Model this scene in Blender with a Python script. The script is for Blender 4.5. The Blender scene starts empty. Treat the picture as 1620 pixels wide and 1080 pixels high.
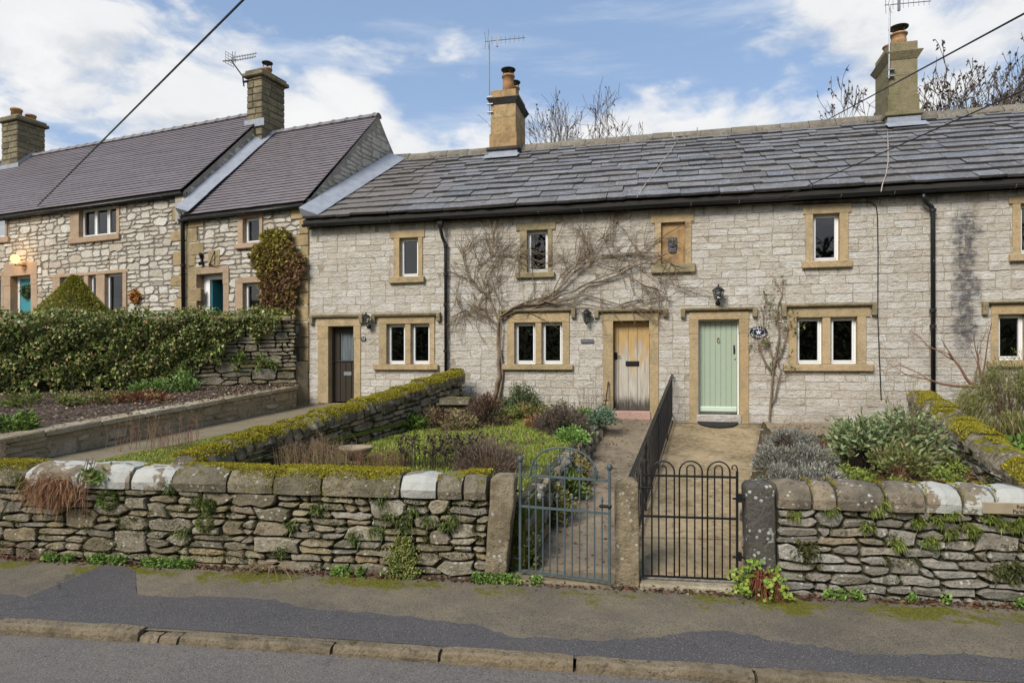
import bpy, bmesh, math, random
import numpy as np
from mathutils import Vector, Matrix
R = math.radians
scene = bpy.context.scene
COL = scene.collection
# ------------------------------------------------------------------ camera
FPX, CX, HY, YAW, EYE = 1030.0, 810.0, 576.0, R(13.66), 2.3
cam_d = bpy.data.cameras.new('camera'); cam = bpy.data.objects.new('camera', cam_d); COL.objects.link(cam)
cam.location = (0, 0, EYE); cam.rotation_euler = (R(90), 0, YAW)
cam_d.sensor_width = 36; cam_d.lens = FPX/1620*36; cam_d.shift_y = (HY-540)/1620
cam_d.clip_start = .05; cam_d.clip_end = 2000
scene.camera = cam
# ------------------------------------------------------------------ node helper
class NT:
    def __init__(s, tree): s.t = tree; s.t.nodes.clear()
    def n(s, typ, ins=None, out=0, **props):
        nd = s.t.nodes.new('ShaderNode'+typ)
        for k, v in props.items(): setattr(nd, k, v)
        for k, v in (ins or {}).items():
            if isinstance(v, bpy.types.NodeSocket): s.t.links.new(v, nd.inputs[k])
            else:
                sk = nd.inputs[k]
                if sk.type == 'RGBA' and len(v) == 3: v = (*v, 1)
                sk.default_value = v
        return nd.outputs[out] if out is not None else nd
    def noise(s, vec, scale, detail=4, rough=.55, dist=0):
        return s.n('TexNoise', {'Vector': vec, 'Scale': scale, 'Detail': detail, 'Roughness': rough, 'Distortion': dist})
    def vor(s, vec, scale, feature='F1', out=0): return s.n('TexVoronoi', {'Vector': vec, 'Scale': scale}, out, feature=feature)
    def m(s, op, a, b=0.0, c=0.0, clamp=False): return s.n('Math', {0: a, 1: b, 2: c}, operation=op, use_clamp=clamp)
    def vm(s, op, a, b): return s.n('VectorMath', {0: a, 1: b}, operation=op)
    def mix(s, f, a, b, mode='MIX'): return s.n('Mix', {0: f, 6: a, 7: b}, 2, data_type='RGBA', blend_type=mode)
    def step(s, f, lo, hi): return s.n('MapRange', {0: f, 1: lo, 2: hi, 3: 0., 4: 1.}, interpolation_type='SMOOTHSTEP')
    def ramp(s, f, stops):
        nd = s.n('ValToRGB', {0: f}, None); e = nd.color_ramp.elements
        while len(e) < len(stops): e.new(.5)
        for i, (p, c) in enumerate(stops): e[i].position = p; e[i].color = (*c, 1)
        return nd.outputs[0]
    def bump(s, h, st, dist=.02): return s.n('Bump', {'Height': h, 'Strength': st, 'Distance': dist})
    def sep(s, v): return s.n('SeparateXYZ', {0: v}, None).outputs
    def comb(s, x, y, z): return s.n('CombineXYZ', {0: x, 1: y, 2: z})
# ------------------------------------------------------------------ world, sun, exposure
SUN_EL, SUN_AZ = R(41), R(-158)      # behind the camera and to its left
world = bpy.data.worlds.new('World'); scene.world = world; world.use_nodes = True
w = NT(world.node_tree)
sky = w.n('TexSky', sky_type='NISHITA', sun_disc=False, sun_elevation=SUN_EL, sun_rotation=SUN_AZ, air_density=1.0, dust_density=.7, ozone_density=1.6)
dirv = w.n('TexCoord', None, 0)
dx, dy, dz = w.sep(dirv)
el = w.m('MAXIMUM', dz, 0.0)
cv = w.comb(dx, dy, w.m('MULTIPLY', el, 2.1))
warp = w.n('TexNoise', {'Vector': cv, 'Scale': 5.0, 'Detail': 3.0}, 1)
cv2 = w.vm('ADD', cv, w.vm('MULTIPLY', w.vm('SUBTRACT', warp, (.5, .5, .5)), (.12, .12, .12)))
n1 = w.noise(w.vm('ADD', cv2, (3.77, 1.9, .35)), 3.1, 9, .56)
cov = w.m('ADD', n1, w.m('MULTIPLY', w.m('SUBTRACT', .33, el), .62))
mask = w.step(cov, .415, .525)
n2 = w.noise(w.vm('ADD', cv2, (3.77, 1.9, .42)), 3.1, 9, .56)       # the same clouds a little higher up: their undersides grey
shade = w.step(w.m('SUBTRACT', n2, n1), -.03, .10)
puff = w.noise(w.vm('ADD', cv2, (9., 4., 2.)), 9., 7, .6)
ccol = w.mix(shade, (3.55, 3.6, 3.65), (2.75, 2.88, 3.08))
ccol = w.mix(w.step(puff, .40, .75), ccol, (3.85, 3.85, 3.87))
wisp = w.step(w.noise(w.comb(w.m('MULTIPLY', dx, .7), w.m('MULTIPLY', dy, .7), w.m('MULTIPLY', el, 5.)), 4.0, 8, .62), .46, .78)
hz = w.m('POWER', w.m('SUBTRACT', 1., el, clamp=True), 5.0)
skyc = w.mix(.45, w.mix(1.0, sky, (.50, .53, .57), 'MULTIPLY'), (1.75, 2.5, 3.7))
skyc = w.mix(w.m('MULTIPLY', wisp, .55), skyc, (3.15, 3.4, 3.75))
skyc = w.mix(w.m('MULTIPLY', hz, .55), skyc, (3.15, 3.4, 3.75))
allc = w.mix(mask, skyc, ccol)
bg = w.n('Background', {0: allc, 1: .098})
w.n('OutputWorld', {0: bg}, None)
sun_d = bpy.data.lights.new('sun', 'SUN'); sun = bpy.data.objects.new('sun', sun_d); COL.objects.link(sun)
sun_d.energy = 1.75; sun_d.angle = R(24); sun_d.color = (1, .95, .86)
sdir = Vector((math.sin(SUN_AZ)*math.cos(SUN_EL), math.cos(SUN_AZ)*math.cos(SUN_EL), math.sin(SUN_EL)))
sun.rotation_euler = sdir.to_track_quat('Z', 'Y').to_euler(); sun.location = sdir*60
vs = scene.view_settings
vs.view_transform = 'Standard'; vs.look = 'None'; vs.gamma = 1; vs.use_curve_mapping = False; vs.exposure = 1.32
scene.cycles.max_bounces = 6; scene.cycles.transparent_max_bounces = 8; scene.cycles.diffuse_bounces = 3
# ------------------------------------------------------------------ pixels to places
FWD = Vector((-math.sin(YAW), math.cos(YAW), 0)); RGT = Vector((math.cos(YAW), math.sin(YAW), 0)); EYEV = Vector((0, 0, EYE))
def ray(x, y): return FWD + RGT*((x-CX)/FPX) + Vector((0, 0, (HY-y)/FPX))
def at(x, y, d): return EYEV + ray(x, y)*d
def onz(x, y, z): r = ray(x, y); return EYEV + r*((z-EYE)/r.z)
def cw(X, Z): v = RGT*X + FWD*Z; return Vector((v.x, v.y, 0))
def depth(p): return p[0]*FWD.x + p[1]*FWD.y
class Frame:                                   # an upright plane: s along, out towards the street, h = world z
    def __init__(f, O, deg):
        t = R(deg); f.O = Vector((O[0], O[1], 0)); f.a = Vector((math.cos(t), math.sin(t), 0)); f.o = Vector((math.sin(t), -math.cos(t), 0)); f.deg = deg
    def px(f, x, y, off=0.0):
        r = ray(x, y); t = (f.O+f.o*off-EYEV).dot(f.o)/r.dot(f.o); p = EYEV+r*t
        return (p-f.O).dot(f.a), p.z
    def pt(f, s, out, h): v = f.O + f.a*s + f.o*out; return Vector((v.x, v.y, h))
    def rect(f, x0, y0, x1, y1, off=0.0):      # pixel box -> s0, s1, h0 (low), h1 (high)
        xm, ym = (x0+x1)/2, (y0+y1)/2
        return f.px(x0, ym, off)[0], f.px(x1, ym, off)[0], f.px(xm, y1, off)[1], f.px(xm, y0, off)[1]
H = Frame((0, 13.5), 0)
corner = H.pt(H.px(489, 500)[0], 0, 0)
L = Frame(corner, -8.6)
S = Frame(FWD*6.65, 5.4)
# ------------------------------------------------------------------ objects
WO = {}
def reg(o, origin, parent):
    WO[o.name] = Vector(origin)
    if parent is not None: o.parent = parent; o.location = Vector(origin)-WO[parent.name]
    else: o.location = origin
    return o
def tag(o, label=None, cat=None, group=None, kind=None):
    if label: o['label'] = label
    if cat: o['category'] = cat
    if group: o['group'] = group
    if kind: o['kind'] = kind
    return o
def thing(name, label, cat, loc, group=None):
    o = bpy.data.objects.new(name, None); COL.objects.link(o); o.empty_display_size = .2
    return tag(reg(o, loc, None), label, cat, group)
def linkmesh(name, me, mat, parent, origin, smooth=False):
    if mat is not None and not me.materials: me.materials.append(mat)
    if smooth: me.polygons.foreach_set('use_smooth', [True]*len(me.polygons))
    o = bpy.data.objects.new(name, me); COL.objects.link(o)
    return reg(o, origin, parent)
def raw(name, V, Fc, mat, parent=None, smooth=False, bevel=0, seg=1):
    V = [Vector(v) for v in V]
    xs = [v.x for v in V]; ys = [v.y for v in V]; zs = [v.z for v in V]
    org = Vector(((min(xs)+max(xs))/2, (min(ys)+max(ys))/2, min(zs)))
    me = bpy.data.meshes.new(name); me.from_pydata([v-org for v in V], [], Fc)
    if bevel:
        bm = bmesh.new(); bm.from_mesh(me); bmesh.ops.remove_doubles(bm, verts=bm.verts, dist=1e-5)
        bmesh.ops.bevel(bm, geom=[e for e in bm.edges if len(e.link_faces) == 2 and e.calc_face_angle(0) > .5], offset=bevel, segments=seg, affect='EDGES', profile=.5)
        bm.to_mesh(me); bm.free()
    return linkmesh(name, me, mat, parent, org, smooth)
class MB:
    def __init__(s): s.V = []; s.F = []
    def add(s, V, Fc): b = len(s.V); s.V += [Vector(v) for v in V]; s.F += [tuple(i+b for i in f) for f in Fc]; return s
    def hexa(s, p): return s.add(p, [(0, 3, 2, 1), (4, 5, 6, 7), (0, 1, 5, 4), (1, 2, 6, 5), (2, 3, 7, 6), (3, 0, 4, 7)])
    def box(s, fr, s0, s1, o0, o1, h0, h1):
        return s.hexa([fr.pt(s0, o0, h0), fr.pt(s1, o0, h0), fr.pt(s1, o1, h0), fr.pt(s0, o1, h0), fr.pt(s0, o0, h1), fr.pt(s1, o0, h1), fr.pt(s1, o1, h1), fr.pt(s0, o1, h1)])
    def tube(s, P, r, n=6, cap=True):
        P = [Vector(p) for p in P]; k = len(P)
        if not hasattr(r, '__len__'): r = [r]*k
        V = []; Fc = []; prev = None
        for i in range(k):
            d = (P[min(i+1, k-1)]-P[max(i-1, 0)])
            d = d.normalized() if d.length > 1e-9 else Vector((0, 0, 1))
            if prev is None: u = d.cross(Vector((.13, .29, .95)) if abs(d.z) < .9 else Vector((1, .1, 0))).normalized()
            else: u = (prev-d*prev.dot(d)); u = u.normalized() if u.length > 1e-6 else d.orthogonal().normalized()
            prev = u; v = d.cross(u)
            for j in range(n): a = 2*math.pi*j/n; V.append(P[i]+(u*math.cos(a)+v*math.sin(a))*r[i])
        for i in range(k-1):
            for j in range(n): j2 = (j+1) % n; Fc.append((i*n+j, i*n+j2, (i+1)*n+j2, (i+1)*n+j))
        if cap: Fc.append(tuple(range(n))[::-1]); Fc.append(tuple((k-1)*n+j for j in range(n)))
        return s.add(V, Fc)
    def lathe(s, c, prof, n=14, ax=Vector((0, 0, 1))):      # prof: (radius, height along ax)
        c = Vector(c); u = ax.orthogonal().normalized(); v = ax.cross(u); V = []; Fc = []
        for (r, h) in prof:
            for j in range(n): a = 2*math.pi*j/n; V.append(c+ax*h+(u*math.cos(a)+v*math.sin(a))*max(r, 1e-4))
        for i in range(len(prof)-1):
            for j in range(n): j2 = (j+1) % n; Fc.append((i*n+j, i*n+j2, (i+1)*n+j2, (i+1)*n+j))
        Fc.append(tuple(range(n))[::-1]); Fc.append(tuple((len(prof)-1)*n+j for j in range(n)))
        return s.add(V, Fc)
    def build(s, name, mat, parent=None, smooth=False, bevel=0, seg=1): return raw(name, s.V, s.F, mat, parent, smooth, bevel, seg)
def bx(name, fr, s0, s1, o0, o1, h0, h1, mat, parent=None, bevel=.006): return MB().box(fr, s0, s1, o0, o1, h0, h1).build(name, mat, parent, bevel=bevel)
# ------------------------------------------------------------------ materials
def material(name, fn):
    m = bpy.data.materials.new(name); m.use_nodes = True; t = NT(m.node_tree)
    r = fn(t)
    t.n('OutputMaterial', {0: r}, None)
    return m
def bsdf(t, col, rough=.8, normal=None, metal=0., spec=.4, **k):
    ins = {'Base Color': col, 'Roughness': rough, 'Metallic': metal, 'Specular IOR Level': spec}
    if normal is not None: ins['Normal'] = normal
    ins.update(k)
    return t.n('BsdfPrincipled', ins)
def pos(t, off=True):
    p = t.n('NewGeometry', None, 0)
    if not off: return p
    return t.vm('ADD', p, t.comb(t.m('MULTIPLY', t.n('ObjectInfo', None, 5), 37.), t.m('MULTIPLY', t.n('ObjectInfo', None, 5), 91.), 0.))
def stone_mat(name, cols, blotch=None, speck=None, moss=None, white=None, dark=.45, bump=.6, rough=.9, gs=1.0, extra=None, streak=(1, 1, 1)):
    def f(t):
        p = pos(t); rnd = t.n('ObjectInfo', None, 5); nz = t.sep(t.n('NewGeometry', None, 1))[2]; ps = t.vm('MULTIPLY', p, streak) if streak != (1, 1, 1) else p
        c = t.ramp(rnd, [(i/(len(cols)-1), k) for i, k in enumerate(cols)])
        big = t.noise(p, 2.6*gs, 6, .62); mid = t.noise(ps, 11*gs, 7, .68); fine = t.noise(p, 48*gs, 4, .7)
        c = t.mix(t.m('MULTIPLY', t.step(big, .42, .62), .6), c, blotch or tuple(v*.62 for v in cols[0]))
        c = t.mix(t.m('MULTIPLY', t.step(mid, .47, .33), dark), c, tuple(v*.34 for v in cols[0]))
        c = t.mix(t.m('MULTIPLY', t.step(mid, .54, .70), .40), c, tuple(min(1, v*1.3) for v in cols[-1]))
        c = t.mix(t.m('MULTIPLY', t.step(fine, .48, .34), .55), c, tuple(v*.36 for v in cols[0]))
        c = t.mix(t.m('MULTIPLY', t.step(fine, .56, .74), .4), c, tuple(min(1, v*1.4) for v in cols[-1]))
        if speck:
            v = t.vor(p, 17*gs); c = t.mix(t.m('MULTIPLY', t.step(v, .34, .20), t.step(t.noise(p, 5*gs, 2), .5, .58)), c, speck)
        if white:
            wm = t.step(t.noise(p, white[0], 6, .6, .4), white[1], white[1]+.025); c = t.mix(t.m('MULTIPLY', wm, t.m('ADD', .72, t.m('MULTIPLY', mid, .4), clamp=True)), c, white[2])
        if extra: c = extra(t, c)
        h = t.m('ADD', t.m('MULTIPLY', mid, 1.0), t.m('MULTIPLY', fine, .30))
        if moss:
            am, mc1, mc2, up = moss
            mm = t.m('ADD', t.noise(t.n('NewGeometry', None, 0), 5.0, 6, .65), t.m('MULTIPLY', nz, up))
            mk = t.step(mm, am, am+.08)
            mc = t.mix(t.step(t.noise(p, 38, 4, .7), .38, .62), mc1, mc2)
            mc = t.mix(t.step(t.noise(p, 7, 3, .6), .40, .66), mc, tuple(v*1.35 for v in mc2))
            c = t.mix(mk, c, mc)
            h = t.m('ADD', h, t.m('MULTIPLY', mk, t.m('MULTIPLY', t.noise(p, 60, 3, .7), 1.2)))
        return bsdf(t, c, rough, t.bump(h, min(1., bump*1.1), .055), spec=.25)
    return material(name, f)
MOSS1, MOSS2 = (.13, .115, .012), (.33, .29, .022)
def facade_extra(t, c):
    p = t.n('NewGeometry', None, 0); x, y, z = t.sep(p)
    wob = t.m('MULTIPLY', t.m('SUBTRACT', t.noise(p, 2.6, 5, .65), .5), .75)
    sx = H.px(1527, 450)[0]
    d = t.m('ABSOLUTE', t.m('ADD', t.m('SUBTRACT', x, sx), wob))
    st = t.m('MULTIPLY', t.step(d, .30, .08), t.m('MULTIPLY', t.step(z, 2.2, 2.9), t.step(z, 5.35, 4.9)))
    st = t.m('MULTIPLY', st, t.m('ADD', .25, t.m('MULTIPLY', t.step(t.noise(p, 6, 6, .75), .36, .58), .65)))
    c = t.mix(st, c, (.075, .072, .075))
    dr = t.m('MULTIPLY', t.step(t.m('ADD', z, t.m('MULTIPLY', t.noise(p, 3.5, 5, .7), .35)), 5.38, 5.68), t.step(t.noise(t.vm('MULTIPLY', p, (6, 6, .8)), 1.2, 4), .34, .60))
    c = t.mix(t.m('MULTIPLY', dr, .75), c, (.12, .105, .085))
    lo = t.m('MULTIPLY', t.step(z, 2.0, 1.2), t.step(t.noise(p, 1.8, 5, .65), .42, .62))
    c = t.mix(t.m('MULTIPLY', lo, .55), c, (.27, .235, .185))
    yl = t.step(t.noise(t.vm('MULTIPLY', p, (5, 5, 1.4)), .9, 5, .7), .60, .72)
    return t.mix(t.m('MULTIPLY', yl, .5), c, (.36, .31, .16))
M = {}
M['facade'] = stone_mat('pale_limestone', [(.47, .415, .345), (.55, .505, .435), (.63, .60, .545), (.51, .46, .39), (.61, .585, .54), (.53, .48, .405)], (.47, .415, .34), dark=.40, bump=.8, extra=facade_extra, streak=(.8, .8, 1.7))
M['mortar'] = stone_mat('lime_mortar', [(.35, .30, .23), (.40, .35, .27)], (.24, .20, .145), dark=.5, bump=.4, extra=facade_extra)
M['rubble'] = stone_mat('rubble_limestone', [(.52, .48, .405), (.62, .59, .52), (.45, .40, .32), (.66, .63, .57), (.54, .51, .45), (.42, .33, .235)], (.43, .38, .30), dark=.4, bump=.7)
M['rubble_mortar'] = stone_mat('rubble_mortar', [(.15, .13, .105), (.18, .155, .125)], (.27, .24, .20), dark=.5, bump=.5)
M['sand'] = stone_mat('dressed_sandstone', [(.40, .285, .15), (.44, .325, .185), (.36, .275, .155), (.46, .345, .21)], (.27, .215, .125), dark=.34, bump=.3, moss=(.93, (.13, .115, .045), (.22, .19, .09), .30))
M['sand_pink'] = stone_mat('pinkish_sandstone', [(.36, .255, .17), (.41, .30, .205), (.34, .245, .165)], (.30, .22, .15), dark=.28, bump=.3)
M['quoin'] = stone_mat('quoin_sandstone', [(.33, .245, .125), (.40, .30, .165), (.29, .225, .125)], (.20, .16, .095), dark=.4, bump=.5)
M['hood'] = stone_mat('weathered_hood_stone', [(.29, .235, .13), (.32, .265, .165)], (.15, .13, .08), dark=.5, bump=.5, moss=(.70, (.10, .095, .03), (.17, .16, .07), .16))
M['dry'] = stone_mat('dry_stone', [(.27, .215, .13), (.37, .325, .245), (.18, .15, .10), (.42, .38, .31), (.32, .265, .15), (.23, .215, .19), (.35, .26, .14)], (.12, .105, .06), speck=(.46, .44, .37), dark=.72, bump=1., moss=(.70, (.07, .075, .018), (.16, .155, .04), .12))
M['dry_grey'] = stone_mat('grey_dry_stone', [(.28, .25, .20), (.39, .36, .31), (.21, .19, .155), (.44, .41, .36), (.36, .29, .19), (.29, .275, .25)], (.16, .135, .095), speck=(.5, .48, .42), dark=.68, bump=.9, moss=(.80, (.07, .075, .018), (.16, .155, .04), .10))
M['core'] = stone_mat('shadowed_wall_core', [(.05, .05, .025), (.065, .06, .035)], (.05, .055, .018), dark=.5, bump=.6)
M['cope'] = stone_mat('gritstone_coping', [(.20, .165, .115), (.29, .235, .16), (.15, .13, .10)], (.07, .063, .055), speck=(.48, .47, .42), dark=.75, bump=.7)
M['cope_mossy'] = stone_mat('mossy_coping', [(.22, .185, .12), (.29, .245, .17), (.18, .155, .11)], (.09, .08, .05), speck=(.40, .38, .32), dark=.6, bump=.9, moss=(.74, MOSS1, MOSS2, .34))
M['cope_white'] = stone_mat('lichen_white_coping', [(.22, .18, .12), (.26, .21, .15)], (.13, .11, .085), speck=(.4, .38, .32), dark=.5, bump=.5, white=(3.2, .45, (.44, .44, .40)), moss=(1.02, MOSS1, MOSS2, .34))
M['post'] = stone_mat('gritstone_gatepost', [(.27, .215, .135), (.31, .25, .165), (.23, .195, .13)], (.10, .078, .045), speck=(.42, .41, .36), dark=.75, bump=.7, moss=(.70, (.11, .095, .03), (.20, .165, .05), .10))
M['post_dark'] = stone_mat('black_lichened_gatepost', [(.10, .09, .075), (.13, .115, .09)], (.055, .05, .042), speck=(.44, .44, .40), dark=.6, bump=.7, white=(4.2, .60, (.30, .30, .27)), moss=(.86, (.11, .10, .03), (.19, .16, .04), .18))
M['terrace'] = stone_mat('mortared_terrace_stone', [(.34, .275, .17), (.42, .355, .245), (.48, .43, .335), (.31, .25, .155)], (.24, .19, .115), dark=.5, bump=.7)
M['slate'] = stone_mat('stone_slate', [(.14, .143, .16), (.20, .205, .225), (.25, .25, .265), (.16, .15, .15), (.225, .215, .215), (.175, .18, .20)], (.13, .12, .11), speck=(.36, .36, .33), dark=.5, bump=.5, rough=.6, moss=(1.24, (.09, .085, .03), (.17, .15, .06), .62),
    extra=lambda t, c: t.mix(t.m('MULTIPLY', t.step(t.m('ADD', t.sep(t.n('NewGeometry', None, 0))[0], t.m('MULTIPLY', t.noise(t.n('NewGeometry', None, 0), 1.1, 4), 2.2)), -3.6, -5.2), .55), c, (.165, .135, .105)))
M['gable_mortar'] = stone_mat('pale_gable_mortar', [(.33, .30, .25), (.37, .335, .28)], (.24, .21, .17), dark=.5, bump=.6)
M['slate_edge'] = stone_mat('shaded_dirty_slate_edge', [(.05, .047, .044), (.075, .068, .06), (.04, .038, .036)], (.03, .028, .025), dark=.5, bump=.5)  # dark edge colour paints in the shadow under each course, along with dirt
M['ridge'] = stone_mat('stone_ridge', [(.20, .175, .135), (.24, .21, .165)], (.13, .115, .09), speck=(.34, .33, .28), dark=.5, bump=.7)
M['chim'] = stone_mat('chimney_sandstone', [(.37, .25, .12), (.43, .31, .165), (.36, .215, .10)], (.20, .135, .07), dark=.5, bump=.35)
M['chim_green'] = stone_mat('algae_chimney_stone', [(.21, .175, .105), (.25, .205, .125)], (.15, .145, .06), dark=.5, bump=.4)
M['chim_rock'] = stone_mat('rock_faced_chimney', [(.23, .19, .115), (.29, .24, .145), (.17, .145, .095)], (.10, .09, .06), dark=.6, bump=.8)
M['black_stone'] = stone_mat('sooty_stone', [(.045, .043, .042), (.065, .06, .055)], (.03, .03, .03), dark=.4, bump=.4)
M['terracotta'] = stone_mat('terracotta', [(.42, .22, .10), (.47, .27, .14)], (.30, .16, .08), dark=.4, bump=.2)
M['pinkstep'] = stone_mat('painted_step', [(.40, .25, .20), (.42, .27, .22)], (.34, .22, .17), dark=.3, bump=.2)
def tile_mat(t):
    p = t.n('NewGeometry', None, 0); rnd = t.n('ObjectInfo', None, 5)
    s = t.n('VectorMath', {0: p, 1: tuple(L.a)}, 1, operation='DOT_PRODUCT')
    u = t.m('ADD', t.m('DIVIDE', s, .165), t.m('MULTIPLY', t.m('ROUND', t.m('MULTIPLY', rnd, 40.)), .5))
    fr = t.m('FRACT', u); cell = t.n('TexWhiteNoise', {1: t.m('ADD', t.m('FLOOR', u), t.m('MULTIPLY', rnd, 57.))}, 0, noise_dimensions='1D')
    c = t.ramp(cell, [(0, (.16, .138, .148)), (.5, (.19, .168, .175)), (1, (.175, .148, .155))])
    c = t.mix(t.m('MULTIPLY', t.step(t.noise(p, 3, 5, .65), .42, .70), .35), c, (.20, .18, .175))
    gap = t.step(fr, .05, .02); c = t.mix(t.m('MULTIPLY', gap, .45), c, (.05, .045, .05))
    return bsdf(t, c, .55, t.bump(t.m('SUBTRACT', t.noise(p, 60, 3), gap), .3, .01), spec=.35)
M['tile'] = material('plain_roof_tile', tile_mat)
def simple(name, col, rough=.6, metal=0., var=.25, sc=8, bump=.15, spec=.4):
    def f(t):
        p = pos(t); n = t.noise(p, sc, 5, .6); fi = t.noise(p, sc*9, 3, .6)
        c = t.mix(t.m('MULTIPLY', t.step(n, .38, .70), var), col, tuple(v*.55 for v in col))
        c = t.mix(t.m('MULTIPLY', t.step(fi, .55, .8), var*.6), c, tuple(min(1, v*1.35+.01) for v in col))
        return bsdf(t, c, rough, t.bump(fi, bump, .01), metal, spec)
    return material(name, f)
M['white'] = simple('white_window_paint', (.80, .80, .79), .35, var=.06)
M['black'] = simple('black_cast_iron', (.012, .012, .014), .38, var=.3)
M['blackpeel'] = material('peeling_black_pipe', lambda t: bsdf(t, t.mix(t.step(t.noise(t.vm('MULTIPLY', pos(t, False), (1, 1, .35)), 22, 4, .6), .66, .70), (.013, .013, .015), (.36, .29, .21)), .4))
M['lead'] = simple('lead_flashing', (.30, .32, .36), .5, .0, var=.45, sc=5, bump=.3)
M['green'] = simple('sage_green_paint', (.335, .40, .30), .42, var=.08, bump=.05)
M['green_pale'] = simple('pale_green_weatherboard', (.50, .60, .48), .4, var=.05, bump=.05)
M['brown'] = simple('dark_brown_paint', (.034, .026, .017), .45, var=.3)
M['teal'] = simple('teal_paint', (.045, .235, .275), .4, var=.06)
M['iron_grey'] = simple('blue_grey_painted_iron', (.075, .10, .105), .5, var=.6, sc=14)
M['iron'] = simple('black_painted_iron', (.010, .010, .012), .42, var=.4, sc=14)
M['brass'] = simple('aged_brass', (.30, .21, .07), .4, .7)
M['galv'] = simple('galvanised_metal', (.30, .31, .32), .45, .6)
M['cream'] = simple('cream_paint', (.70, .67, .58), .6, var=.2)
M['navy'] = simple('navy_sign_face', (.010, .012, .03), .35, var=.05)
M['bark'] = simple('grey_brown_bark', (.135, .105, .075), .9, var=.6, sc=20, bump=.6)
M['vine'] = simple('vine_bark', (.205, .150, .098), .9, var=.55, sc=18, bump=.6)
M['vine_red'] = simple('reddish_stem', (.20, .105, .065), .85, var=.5, sc=18)
M['dry_stalk'] = simple('dry_stalk', (.22, .15, .085), .9, var=.5, sc=18)
M['dark_twig'] = simple('dark_twig', (.045, .032, .026), .9, var=.5, sc=18)
M['wire'] = simple('black_cable', (.012, .012, .013), .6)
M['wire_pale'] = simple('pale_cable', (.40, .34, .29), .7)
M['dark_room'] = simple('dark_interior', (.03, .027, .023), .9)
M['curtain'] = material('net_curtain', lambda t: bsdf(t, t.mix(t.step(t.noise(t.vm('MULTIPLY', pos(t, False), (9, 9, .3)), 4, 3), .35, .7), (.75, .77, .80), (.42, .44, .48)), .8))
def woodf(t):
    p = pos(t, False); z = t.sep(p)[2]
    g = t.noise(t.vm('MULTIPLY', p, (26, 26, 1.1)), 2.2, 6, .65); bl = t.noise(t.vm('MULTIPLY', p, (5, 5, 1.6)), 1.4, 4, .6)
    c = t.mix(t.step(g, .3, .7), (.50, .345, .155), (.40, .26, .11))
    wear = t.step(t.m('SUBTRACT', t.m('ADD', bl, t.m('MULTIPLY', g, .25)), t.m('MULTIPLY', t.m('SUBTRACT', z, 2.45), .36)), .50, .70)
    c = t.mix(wear, c, t.mix(t.step(g, .35, .7), (.50, .46, .39), (.30, .265, .215)))
    low = t.step(t.m('SUBTRACT', t.m('MULTIPLY', g, .55), t.m('MULTIPLY', t.m('SUBTRACT', z, 1.3), .75)), -.02, .16)
    c = t.mix(low, c, (.07, .06, .05))
    return bsdf(t, c, .75, t.bump(g, .3, .01), spec=.2)
M['wood'] = material('weathered_oak', woodf)
M['panel_wood'] = material('orange_board', lambda t: bsdf(t, t.mix(t.step(t.noise(t.vm('MULTIPLY', pos(t, False), (6, 6, 1.2)), 2.5, 5, .65), .35, .7), (.40, .245, .10), (.25, .155, .075)), .7))
def glassf(t):
    fr = t.n('LayerWeight', {0: .28}, 0)
    nrm = t.bump(t.noise(pos(t, False), 1.6, 2), .05, .02)
    gl = t.n('BsdfGlossy', {0: (1, 1, 1, 1), 'Roughness': .015, 'Normal': nrm}); tr = t.n('BsdfTransparent', {0: (.55, .58, .58, 1)})
    return t.n('MixShader', {0: t.m('ADD', t.m('MULTIPLY', fr, .6), .07, clamp=True), 1: tr, 2: gl})
M['glass'] = material('window_glass', glassf)
def clear(t): return t.n('MixShader', {0: .15, 1: t.n('BsdfTransparent', {0: (.75, .78, .76, 1)}), 2: t.n('BsdfGlossy', {0: (1, 1, 1, 1), 'Roughness': .1})})
M['lampglass'] = material('lantern_glass', clear)
M['amber'] = material('lit_amber_globe', lambda t: t.n('Emission', {0: (1, .50, .09, 1), 1: 2.6}))
def leaff(t):
    c = t.n('Attribute', None, 0, attribute_name='col')
    d = bsdf(t, c, .55, spec=.3)
    return t.n('MixShader', {0: .22, 1: d, 2: t.n('BsdfTranslucent', {0: c})})
M['leaf'] = material('leaf', leaff)
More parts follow.
